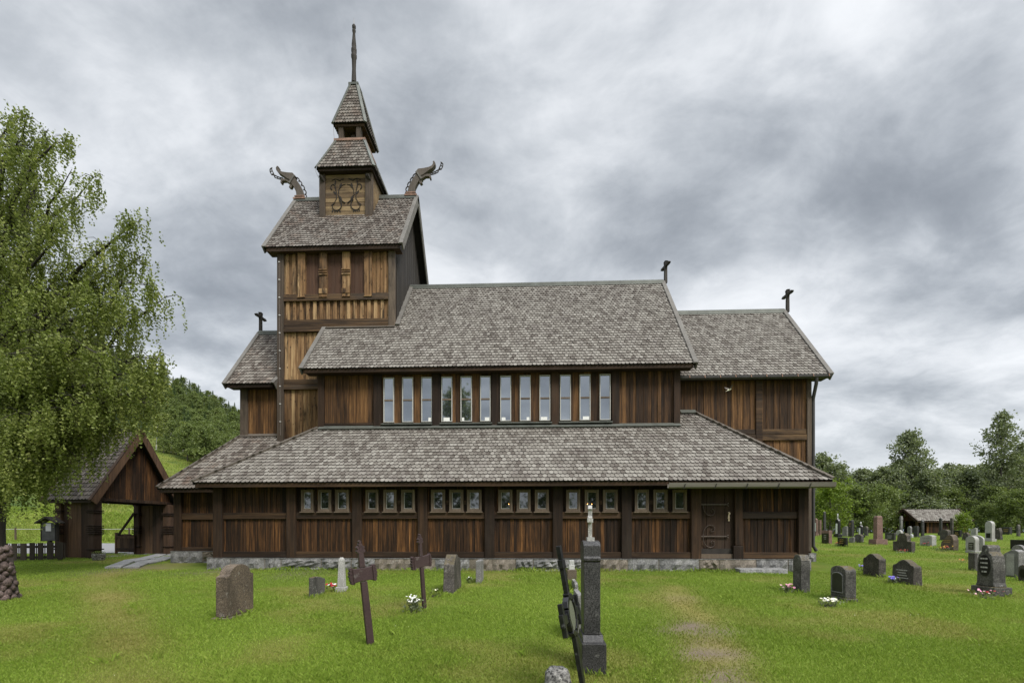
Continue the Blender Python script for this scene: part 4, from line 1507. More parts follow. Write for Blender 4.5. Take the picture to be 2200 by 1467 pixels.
# ---- ridge crosses: they stand across the ridge, so are seen nearly edge on
def ridge_cross(px, py_top, zr, turn):
    x = fx(px, Y_AX)
    h = fz(px, py_top, Y_AX) - zr
    c = MB()
    w_ = 0.055
    ca, sa = math.cos(R(turn)), math.sin(R(turn))
    def P(u, v, w):           # u along the arms, v up, w through
        return (x + u * ca - w * sa, Y_AX + u * sa + w * ca, zr + v)
    def slab(poly, t=0.05):
        n = len(poly)
        vs = [P(u, v, -t) for u, v in poly] + [P(u, v, t) for u, v in poly]
        c.add(vs, [tuple(range(n))[::-1], tuple(range(n, 2 * n))] + [(i, (i + 1) % n, n + (i + 1) % n, n + i) for i in range(n)])
    slab([(-w_, -0.1), (w_, -0.1), (w_ * 0.8, h * 0.58), (-w_ * 0.8, h * 0.58)], 0.055)
    a = 0.31
    slab([(-0.05, h * 0.58), (0.05, h * 0.58), (0.07, h * 0.70), (a, h * 0.68), (a + 0.06, h * 0.74), (a, h * 0.80), (0.07, h * 0.79),
          (0.08, h * 0.92), (0.11, h * 0.96), (0.0, h), (-0.11, h * 0.96), (-0.08, h * 0.92), (-0.07, h * 0.79), (-a, h * 0.80), (-a - 0.06, h * 0.74),
          (-a, h * 0.68), (-0.07, h * 0.70)], 0.05)
    obj("ridge_cross", c, M["carved_dark"], church, recalc=True)
ridge_cross(1430, 561, Z_NR + 0.08, 101)

# ---- chancel
Z_CE = fz(1625, 806, Y_CE)
Z_CR = fz(1600, 671.5, Y_AX)
XC0 = XN1 - 0.3
gable_roof(XC0, fx(1784, Y_CE), Y_CE, Z_CE, Y_AX, Z_CR, "shingle", e=0.172, left=False, keep=lambda q: q.x > XN1 - 0.05, ridge=(XN1, fx(1784, Y_CE) - 0.0))
ridge_cross(1692, 622, Z_CR + 0.08, 93)
ridge_cross(560, 671, vzr + 0.08, 87)
cw = MB()
zc0 = gz1(9, 17.4) + 0.05
zs1 = fz(1700, 920, Y_CW)
zs0 = fz(1700, 950, Y_CW)
boards(cw, XC0, fx(1562, Y_CW), Y_CW, 3.2, Z_CE + 0.15, w=0.12, rsel=seg_rnd(-0.22))
boards(cw, fx(1562, Y_CW), fx(1624, Y_CW), Y_CW, 3.2, Z_CE + 0.15, w=0.115, rsel=seg_rnd(0.02))
boards(cw, fx(1624, Y_CW), XC1, Y_CW, zs1 - 0.1, Z_CE + 0.15, w=0.115, rsel=seg_rnd(0.10))
boards(cw, fx(1624, Y_CW), XC1, Y_CW, zc0, zs1 - 0.1, w=0.115, rsel=seg_rnd(0.24))
cw.box(XC0, XC1, Y_CW + 0.036, Y_CW + 0.12, zc0, Z_CE + 0.3, 0.1)
cw.prism([(Y_CW + 0.12, zc0), (2 * Y_AX - Y_CW, zc0), (2 * Y_AX - Y_CW, Z_CE + 0.1), (Y_AX, Z_CR - 0.25), (Y_CW + 0.12, Z_CE + 0.1)], "x", XC1 - 0.09, XC1 - 0.01)
obj("chancel_wall", cw, M["mid_boards"], church)
for a_, b_ in ((1622, 1636), (1731.5, 1741)):
    pb = MB()
    pb.box(fx(a_, Y_CW), fx(b_, Y_CW), Y_CW - 0.09, Y_CW + 0.03, zc0 + 0.3, Z_CE + 0.1)
    obj("chancel_post", pb, M["grey_post"] if a_ > 1700 else M["tar_rail"], church, bevel=0.012)
for a_, b_ in ((1566, 1622), (1636, 1731.5)):
    for p0_, p1_, d_ in ((946, 934, 0.075), (933, 922, 0.055)):
        rb = MB()
        rb.box(fx(a_, Y_CW), fx(b_, Y_CW), Y_CW - d_, Y_CW + 0.03, fz(1680, p0_, Y_CW), fz(1680, p1_, Y_CW))
        obj("chancel_rail", rb, M["honey_rail"], church, bevel=0.01)
g2 = MB()
zg = Z_CE - 0.06
xa, xb = fx(1461, Y_CE - 0.1), fx(1784, Y_CE - 0.1)
g2.prism([(Y_CE - 0.17, zg + 0.03), (Y_CE - 0.165, zg - 0.05), (Y_CE - 0.12, zg - 0.10), (Y_CE - 0.05, zg - 0.10), (Y_CE - 0.005, zg - 0.05), (Y_CE - 0.005, zg + 0.03)], "x", xa, xb)
gut2 = obj("gutter", g2, M["gutter_metal"], church)
x = xa + 0.3
while x < xb:
    k = MB()
    k.bar((x, Y_CE - 0.175, zg + 0.035), (x + 0.015, Y_CE - 0.175, zg - 0.05), 0.028, 0.01, (0, -1, 0))
    obj("gutter_hook", k, M["copper"], gut2)
    x += 0.52
dpipe = MB()
xd = fx(1746.5, Y_CW - 0.02)
dpipe.tube([(fx(1754, Y_CE - 0.08), Y_CE - 0.09, zg - 0.08), (fx(1754, Y_CE - 0.08), Y_CE - 0.07, zg - 0.28), (xd, Y_CW - 0.03, zg - 0.72),
            (xd, Y_CW - 0.03, zg - 0.9), (xd, Y_CW - 0.03, fz(1746, 1172, Y_CW)), (xd + 0.10, Y_CW - 0.06, fz(1746, 1183, Y_CW))], 0.058, 12)
obj("downpipe", dpipe, M["gutter_metal"], church, smooth_ang=60)

# ---- door in the aisle wall
dx0, dx1 = fx(1505, Y_AW), fx(1574, Y_AW)
dz0, dz1 = fz(1540, 1189, Y_AW), fz(1540, 1052, Y_AW)
db = MB()
boards(db, dx0 - 0.05, dx1 + 0.06, Y_AW + 0.02, dz0, dz1 + 0.2, w=0.24, jit=0.006, rsel=lambda i: random.uniform(0.0, 0.2))
door = obj("door", db, M["gate_boards"], church)
kp = MB()
kp.box(dx0, dx1, Y_AW - 0.022, Y_AW - 0.002, dz0, dz0 + 0.15)
obj("kick_plate", kp, M["carved_dark"], door)
th = MB()
th.box(dx0 - 0.04, dx1 + 0.07, Y_AW - 0.09, Y_AW + 0.03, Z_SILL + 0.003, dz0 - 0.004)
obj("threshold", th, M["frame_wood"], door)
PXM = 1.0 / (FPX / Y_AW)
def hinge(py, both):
    h = MB()
    zc_ = fz(1540, py, Y_AW)
    y_ = Y_AW - 0.035
    h.bar((dx0 + 0.0, y_, zc_), (fx(1562, Y_AW), y_, zc_), 0.022, 0.03)
    xe = fx(1562, Y_AW)
    h.bar((xe - 0.02, y_, zc_), (xe + 0.03, y_, zc_ + 0.045), 0.022, 0.02)
    h.bar((xe - 0.02, y_, zc_), (xe + 0.03, y_, zc_ - 0.045), 0.022, 0.02)
    for s_ in ((-1, 1) if both else (-1,)):
        p = [(0.075, 0.0), (0.07, 0.08), (0.105, 0.18), (0.19, 0.265), (0.31, 0.295), (0.40, 0.265), (0.435, 0.205), (0.415, 0.14), (0.36, 0.115), (0.315, 0.145), (0.325, 0.19), (0.365, 0.195)]
        pp = [(dx0 + u * 0.92, y_, zc_ + s_ * v * 1.12) for u, v in p]
        h.tube(pp, [0.016] * 9 + [0.014, 0.012, 0.010], 6, flat=0.6)
    obj("hinge_strap", h, M["iron_strap"], door)
hinge(1083.5, False)
hinge(1151.5, True)
ha = MB()
xh = fx(1565.5, Y_AW)
zh = fz(1565, 1108, Y_AW)
ha.box(xh - 0.022, xh + 0.022, Y_AW - 0.018, Y_AW - 0.008, zh - 0.15, zh + 0.12)
ha.tube([(xh, Y_AW - 0.016, zh + 0.07), (xh, Y_AW - 0.07, zh + 0.07)], 0.024, 8)
ha.tube([(xh, Y_AW - 0.014, zh - 0.06), (xh, Y_AW - 0.07, zh - 0.06), (xh - 0.06, Y_AW - 0.075, zh - 0.062)], 0.012, 7)
obj("handle", ha, M["brass"], door)
# ================================================================ ground, road, paths
def polymask(X, Y, pts, w):
    d = np.full(np.shape(X), 1e9)
    for (x0, y0), (x1, y1) in zip(pts[:-1], pts[1:]):
        dx, dy = x1 - x0, y1 - y0
        t = np.clip(((X - x0) * dx + (Y - y0) * dy) / (dx * dx + dy * dy), 0, 1)
        d = np.minimum(d, np.hypot(X - x0 - t * dx, Y - y0 - t * dy))
    return np.exp(-(d / w) ** 2)
def gpts(l):
    return [tuple(hit(px, py)[:2]) for px, py in l]
PATH_L = gpts([(300, 1216), (235, 1232), (222, 1255), (232, 1290), (245, 1330), (272, 1380), (290, 1420), (300, 1467), (310, 1560)])
PATH_R = gpts([(1440, 1262), (1462, 1290), (1492, 1330), (1512, 1370), (1530, 1410), (1548, 1450), (1560, 1500), (1580, 1600)])
BARE = [(*hit(1497, 1352)[:2], 0.48, 1.0), (*hit(1530, 1402)[:2], 0.36, 1.0), (*hit(1560, 1465)[:2], 0.36, 0.95), (*hit(1462, 1285)[:2], 0.35, 0.4),
        (*hit(460, 1228)[:2], 0.8, 0.6), (*hit(640, 1232)[:2], 1.0, 0.45), (*hit(280, 1222)[:2], 1.1, 0.55), (*hit(990, 1212)[:2], 0.6, 0.2)]
def dry_at(X, Y):
    a = 1.15 * polymask(X, Y, PATH_L, 0.50) * (0.65 + 0.5 * sines(X, Y, 21, 2.2))
    b = 1.15 * polymask(X, Y, PATH_R, 0.42) * (0.80 + 0.5 * sines(X, Y, 22, 3.0))
    n = sines(X, Y * 1.6, 31, 1.1, 7) + 0.6 * sines(X, Y * 1.5, 32, 3.0, 7)
    c = smooth((n + 0.08) / 0.75) * 0.62
    return np.clip(np.maximum(np.maximum(a, b), c), 0, 1)
def dirt_at(X, Y):
    m = np.zeros(np.shape(X))
    for x, y, r, k in BARE:
        d = np.hypot((X - x) * (1 + 0.25 * np.sin(Y * 5)), (Y - y) * 0.75) / r
        m = np.maximum(m, k * np.exp(-d ** 2 * 1.2))
    return np.clip(m * (1.0 + 0.5 * sines(X, Y, 41, 6.0)), 0, 1)

def axis(lo, a, b, hi, step, grow):
    c = list(np.arange(a, b + 1e-6, step))
    s, x = step, b
    while x < hi:
        s *= grow
        x += s
        c.append(x)
    s, x = step, a
    pre = []
    while x > lo:
        s *= grow
        x -= s
        pre.append(x)
    return np.array(pre[::-1] + c)
gxs = axis(-2500, -26, 34, 4500, 0.4, 1.07)
gys = axis(-120, 0, 46, 6000, 0.4, 1.06)
GX, GY = np.meshgrid(gxs, gys)
GZ = gz(GX, GY)
nx, ny = len(gxs), len(gys)
idx = np.arange(nx * ny).reshape(ny, nx)
quads = np.stack([idx[:-1, :-1], idx[:-1, 1:], idx[1:, 1:], idx[1:, :-1]], -1).reshape(-1, 4)
gm = NT("ground turf")
co = gm.coord()
dry, dirt, mead = gm.attr("dry"), gm.attr("dirt"), gm.attr("meadow")
n1 = gm.noise(co, 0.55, 5.0, 0.6)
n2 = gm.noise(co, 5.0, 6.0, 0.65)
n3 = gm.noise(co, 30.0, 4.0, 0.7)
c_ = gm.mix(gm.rng(n1, 0.35, 0.65), (0.090, 0.140, 0.016), (0.140, 0.195, 0.026))
c_ = gm.mix(gm.math("MULTIPLY", gm.rng(n3, 0.35, 0.65), 0.5, clamp=True), c_, (0.040, 0.062, 0.010))
c_ = gm.mix(dry, c_, gm.mix(n2, (0.185, 0.170, 0.048), (0.24, 0.205, 0.075)))
c_ = gm.mix(gm.math("MULTIPLY", mead, gm.rng(gm.noise(co, 0.11, 6.0, 0.65, (0.45, 1, 1)), 0.3, 0.62), clamp=True), c_, (0.185, 0.190, 0.048))
c_ = gm.mix(gm.math("MULTIPLY", mead, gm.rng(gm.noise(co, 0.045, 4.0, 0.65), 0.52, 0.60), clamp=True), c_, (0.055, 0.085, 0.022))
mt1 = gm.noise(co, 0.7, 6.0, 0.7, (0.5, 1, 1))
mt2 = gm.noise(co, 3.5, 5.0, 0.7)
c_ = gm.mix(gm.math("MULTIPLY", mead, gm.math("MULTIPLY", gm.rng(mt1, 0.48, 0.62), 0.75, clamp=True), clamp=True), c_, (0.060, 0.100, 0.016))
c_ = gm.mix(gm.math("MULTIPLY", mead, gm.math("MULTIPLY", gm.rng(mt2, 0.50, 0.66), 0.6, clamp=True), clamp=True), c_, (0.050, 0.082, 0.016))
c_ = gm.mix(dirt, c_, gm.mix(gm.rng(n3, 0.35, 0.65), (0.105, 0.082, 0.062), (0.205, 0.165, 0.13)))
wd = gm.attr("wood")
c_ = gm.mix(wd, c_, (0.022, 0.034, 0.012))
gm.color(c_)
gm.rough(0.95)
gm.spec(0.1)
gm.bump(gm.math("ADD", n3, n2), 0.6, 0.03)
DR = dry_at(GX, GY) * smooth((34 - GY) / 4)
DI = dirt_at(GX, GY)
ME = smooth((GY - 31) / 6) * smooth((-GX - 4) / 8)
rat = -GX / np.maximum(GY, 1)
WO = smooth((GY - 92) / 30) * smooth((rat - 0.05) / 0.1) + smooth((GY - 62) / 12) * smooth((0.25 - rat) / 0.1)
np_obj("ground", np.stack([GX, GY, GZ], -1).reshape(-1, 3), quads, gm.mat,
       {"dry": DR.ravel(), "dirt": DI.ravel(), "meadow": ME.ravel(), "wood": np.clip(WO, 0, 1).ravel()}, smooth_it=True)["kind"] = "structure"

def sheet(name, poly_fn, us, vs_, mat, lift, kind="structure"):
    V = []
    for v in vs_:
        for u in us:
            x, y = poly_fn(u, v)
            V.append((x, y, gz1(x, y) + lift))
    n = len(us)
    F = [(j * n + i, j * n + i + 1, (j + 1) * n + i + 1, (j + 1) * n + i) for j in range(len(vs_) - 1) for i in range(n - 1)]
    o = np_obj(name, np.array(V), np.array(F), mat, smooth_it=True)
    o["kind"] = kind
    return o
asph = plain("pale asphalt", (0.20, 0.20, 0.205), 0.9, 0, 0.12, 9.0)
sheet("road", lambda u, v: (u, ROAD_Y0 + v * (ROAD_Y1 - ROAD_Y0) + 0.03 * (u + 20)), np.arange(-90, -5, 1.0), np.linspace(0, 1, 15), asph, 0.03)
sheet("road_edge_line", lambda u, v: (u, ROAD_Y0 + 0.35 + v * 0.12 + 0.03 * (u + 20)), np.arange(-90, -5, 1.0), [0, 1], M["white_paint"], 0.036)
sheet("road_edge_line", lambda u, v: (u, ROAD_Y1 - 0.5 + v * 0.12 + 0.03 * (u + 20)), np.arange(-90, -5, 1.0), [0, 1], M["white_paint"], 0.036)

# stone slabs leading from the gate to the church door: real slabs a few centimetres thick, one paved path
def slab_path():
    mb = MB()
    L_ = [(222, 1222), (262, 1206), (300, 1200), (348, 1187), (395, 1177)]
    Rr = [(300, 1220), (322, 1212), (352, 1207), (376, 1201), (420, 1191)]
    for i in range(len(L_) - 1):
        k = 2
        for q in range(k):
            a, b = q / k + 0.015, (q + 1) / k - 0.015
            c4 = []
            for (l, r, t) in ((L_[i], Rr[i], a), (L_[i], Rr[i], b), (L_[i + 1], Rr[i + 1], b - 0.04), (L_[i + 1], Rr[i + 1], a + 0.04)):
                p0, p1 = hit(*l), hit(*r)
                c4.append(p0.lerp(p1, t))
            cen = sum(c4, Vector()) / 4
            c4 = [cen + (c - cen) * 0.97 for c in c4]
            h = 0.05 + random.uniform(0, 0.02)
            mb.hexa([c - Vector((0, 0, 0.08)) for c in c4] + [c + Vector((0, 0, h)) for c in c4])
    return obj("path", mb, M["slab"], bevel=0.015)
slab_path()["kind"] = "structure"
# gravel strip in front of the gate
gr_ = plain("pale gravel", (0.21, 0.195, 0.175), 0.95, 0, 0.3, 40.0)
p0, p1 = hit(214, 1199), hit(372, 1180)
sheet("gravel", lambda u, v: (p0.x + (p1.x - p0.x) * u - 1.9 * v, p0.y + (p1.y - p0.y) * u + 0.2 + 0.9 * v * 1.8), np.linspace(0, 1, 12), np.linspace(0, 1, 8), gr_, 0.012)
# doorstep
ds = MB()
a, b = hit(1505, 1206), hit(1600, 1209)
yb_ = Y_AW - 0.17
n_ = 9
vs = []
for zt_2, off in ((-0.12, 0.0), (0.105, 0.0)):
    for i in range(n_ + 1):
        vs.append((a.x + (b.x - a.x) * i / n_, yb_ - 0.42 - 0.04 * math.sin(i * 1.9) - (0.03 if zt_2 < 0 else 0), gz1(a.x, 14.0) + zt_2))
    for i in range(n_, -1, -1):
        vs.append((a.x + (b.x - a.x) * i / n_, yb_ + 0.02, gz1(a.x, 14.0) + zt_2 + 0.02))
m_ = 2 * (n_ + 1)
ds.add(vs, [tuple(range(m_))[::-1], tuple(range(m_, 2 * m_))] + [(i, (i + 1) % m_, m_ + (i + 1) % m_, m_ + i) for i in range(m_)])
tag(obj("doorstep", ds, M["slab"], at=(a.x, yb_, gz1(a.x, 14.0)), bevel=0.012), "flat grey stone step on the grass before the church side door", "step")
# far mountain beyond the valley on the right
mm = NT("haze blue mountain forest")
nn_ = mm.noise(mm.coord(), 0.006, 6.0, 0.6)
mm.color(mm.mix(nn_, (0.075, 0.100, 0.125), (0.13, 0.16, 0.19)))  # blue of the distant haze is mixed into the forest colour
mm.rough(1.0)
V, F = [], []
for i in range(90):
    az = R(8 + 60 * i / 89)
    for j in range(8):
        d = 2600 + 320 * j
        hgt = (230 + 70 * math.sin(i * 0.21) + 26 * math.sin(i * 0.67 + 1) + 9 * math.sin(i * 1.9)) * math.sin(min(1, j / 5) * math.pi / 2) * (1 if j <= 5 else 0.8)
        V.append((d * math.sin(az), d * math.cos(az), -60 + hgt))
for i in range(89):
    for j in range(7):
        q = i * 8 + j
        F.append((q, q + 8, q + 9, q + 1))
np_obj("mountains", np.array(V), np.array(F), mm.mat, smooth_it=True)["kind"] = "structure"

# ================================================================ gravestones
def prof(style, w, h):
    a = w / 2
    if style == "flat":
        return [(-a, 0), (a, 0), (a, h), (-a, h)]
    if style == "arch":
        s = h - 0.22 * w
        return [(-a, 0), (a, 0)] + [(a * math.cos(R(t)), s + (h - s) * math.sin(R(t))) for t in range(0, 181, 15)]
    if style == "round":
        s = h - 0.48 * w
        return [(-a, 0), (a, 0)] + [(a * math.cos(R(t)), s + (h - s) * math.sin(R(t))) for t in range(0, 181, 12)]
    if style == "shoulder":
        s = h - 0.24 * w
        p = [(-a, 0), (a, 0), (a, s), (a * 0.78, s + 0.03 * w)]
        p += [(a * 0.76 * math.cos(R(t)), s + 0.03 * w + (h - s - 0.03 * w) * math.sin(R(t))) for t in range(10, 171, 16)]
        return p + [(-a * 0.78, s + 0.03 * w), (-a, s)]
    if style == "ogee":
        s = h - 0.26 * w
        return [(-a, 0), (a, 0), (a, s), (a * .93, s + .06 * w), (a * .70, s + .09 * w), (a * .45, s + .18 * w), (a * .2, h - .015 * w), (0, h), (-a * .2, h - .015 * w),
                (-a * .45, s + .18 * w), (-a * .70, s + .09 * w), (-a * .93, s + .06 * w), (-a, s)]
    if style == "point":
        return [(-a, 0), (a, 0), (a, h - 0.28 * w), (0, h), (-a, h - 0.28 * w)]
    if style == "clip":
        return [(-a, 0), (a, 0), (a, h - 0.35 * w), (a * 0.5, h), (-a * 0.5, h), (-a, h - 0.35 * w)]
    if style == "slant":
        return [(-a, 0), (a, 0), (a, h * 0.80), (a * 0.3, h * 0.92), (-a * 0.4, h), (-a, h * 0.97)]
    if style == "stepped":
        return [(-a, 0), (a, 0), (a, h * .56), (a * .55, h * .58), (a * .5, h * .86), (a * .28, h), (-a * .28, h), (-a * .5, h * .86), (-a * .55, h * .58), (-a, h * .56)]
    if style == "heart":
        return [(-a * .92, 0), (a * .95, 0), (a, h * .35), (a * .92, h * .52), (a * .6, h * .66), (a * .25, h * .80), (-a * .10, h * .96), (-a * .45, h), (-a * .8, h * .9), (-a, h * .66), (-a, h * .3)]
    if style == "wave":
        return [(-a, 0), (a, 0), (a, h * .82), (a * .5, h * .90), (0, h * .98), (-a * .5, h), (-a, h * .93)]
    if style == "rough":
        r = random.Random(int(w * 1000 + h * 777))
        p = [(-a, 0), (a, 0)]
        for i in range(1, 5):
            p.append((a * (1 - 0.05 * i) + r.uniform(-.03, .02) * w, h * i / 5.5))
        for i in range(1, 6):
            p.append((a * 0.72 - 1.44 * a * i / 6, h * (0.93 + r.uniform(-0.07, 0.07))))
        for i in range(4, 0, -1):
            p.append((-a * (1 - 0.05 * i) + r.uniform(-.02, .03) * w, h * i / 5.5))
        return p
    if style == "bell":
        return [(-a, 0), (a, 0), (a * 0.86, h * 0.10), (a * 0.80, h * .60), (a * .70, h * .74), (a * .36, h * .84), (a * .34, h * .93), (a * .22, h), (-a * .22, h), (-a * .34, h * .93),
                (-a * .36, h * .84), (-a * .70, h * .74), (-a * .80, h * .60), (-a * .86, h * .10)]
    return [(-a, 0), (a, 0), (a, h), (-a, h)]

def measure(x0, xm, x1, ytop, ybase):
    P = hit(xm, ybase)
    if P.x > 0:
        Y2 = P.x / max(xr(x0), 1e-3)
        w = min(max(Y2 - P.y, 0.22), 1.15)
        t = min(max(fx(x1, P.y) - P.x, 0.07), 0.6)
        cx, cy = P.x + t / 2, P.y + w / 2
    else:
        Y2 = P.x / min(xr(x1), -1e-3)
        w = min(max(Y2 - P.y, 0.22), 1.15)
        t = min(max(P.x - fx(x0, P.y), 0.07), 0.6)
        cx, cy = P.x - t / 2, P.y + w / 2
    zg = gz1(cx, cy)
    h = max(fz(xm, ytop, cy if ytop < 1140 else (P.y + 0.35 * w)) - zg, 0.12)
    return cx, cy, zg, w, t, h
def inscription(mb, x, w, z0, z1, lines, fill=0.72, seed=1):
    r = random.Random(seed)
    n = lines
    for i in range(n):
        z = z1 - (z1 - z0) * (i + 0.5) / n
        hh = (z1 - z0) / n * 0.34
        L = w * fill * r.uniform(0.55, 1.0)
        y = -L / 2
        while y < L / 2 - 0.01:
            ww = min(r.uniform(0.025, 0.07), L / 2 - y)
            mb.box(x - 0.003, x + 0.003, y, y + ww, z - hh / 2, z + hh / 2)
            y += ww + r.uniform(0.008, 0.02)
def grave(m, style, mat, label, plinth=None, text=None, plaque=None, lean=(0, 0), taper=1.0, rot=0.0, cat="gravestone", name="gravestone", bevel=0.014, group="gravestones in the churchyard"):
    cx, cy, zg, w, t, h = measure(*m)
    g = thing(name, label, cat, (cx, cy, zg), R(rot), group)
    g.rotation_euler = (R(lean[0]), R(lean[1]), R(rot))
    b = MB()
    z0 = 0.0
    if plinth:
        ph, pw = plinth
        pb = MB()
        pb.box(-t / 2 - pw, t / 2 + pw, -w / 2 - pw, w / 2 + pw, -0.1, ph)
        obj("plinth", pb, M[mat if mat not in ("st_white",) else "st_pale"], g, local=True, bevel=0.015)
        z0 = ph + 0.001
    p = prof(style, w, h - z0)
    if plinth is None:
        p = [(y, z - 0.1 if z == 0 else z) for y, z in p]
    n = len(p)
    k = taper
    vs = [(-t / 2 * (1 if z < 0.1 else 1 - (1 - k) * z / h), y, z + z0) for y, z in p] + [(t / 2 * (1 if z < 0.1 else 1 - (1 - k) * z / h), y, z + z0) for y, z in p]
    b.add(vs, [tuple(range(n)), tuple(range(n, 2 * n))[::-1]] + [(i, n + i, n + (i + 1) % n, (i + 1) % n) for i in range(n)])
    obj("slab", b, M[mat], g, local=True, bevel=bevel, recalc=True)
    if plaque:
        kind, pm = plaque[0], plaque[1]
        q = MB()
        if kind == "oval":
            poly = [(0.30 * w * math.cos(R(a)), z0 + (h - z0) * 0.50 + 0.26 * (h - z0) * math.sin(R(a))) for a in range(0, 360, 18)]
        elif kind == "rect":
            u, v0, v1 = plaque[2:5]
            poly = [(-u * w / 2, z0 + v0 * (h - z0)), (u * w / 2, z0 + v0 * (h - z0)), (u * w / 2, z0 + v1 * (h - z0)), (-u * w / 2, z0 + v1 * (h - z0))]
        elif kind == "archpanel":
            a_ = 0.36 * w
            s_ = z0 + 0.66 * (h - z0)
            poly = [(-a_, z0 + 0.14 * h), (a_, z0 + 0.14 * h)] + [(a_ * math.cos(R(q_)), s_ + 0.16 * w * math.sin(R(q_))) for q_ in range(0, 181, 20)]
        q.prism(poly, "x", -t / 2 - 0.012, -t / 2 - 0.0025)
        obj("plaque", q, M[pm], g, local=True, recalc=True)
        if kind == "archpanel":
            fr = MB()
            fr.tube([(-t / 2 - 0.006, y, z) for y, z in poly] + [(-t / 2 - 0.006, *poly[0])], 0.012, 6)
            obj("panel_frame", fr, M["st_grey"], g, local=True)
    if text:
        lines, tm, lo, hi = text[:4]
        q = MB()
        inscription(q, -t / 2 - (0.015 if plaque else 0.003), w * (0.62 if plaque else 0.9), z0 + lo * (h - z0), z0 + hi * (h - z0), lines, seed=int(m[0]))
        obj("inscription", q, M[tm], g, local=True)
    return g, w, t, h
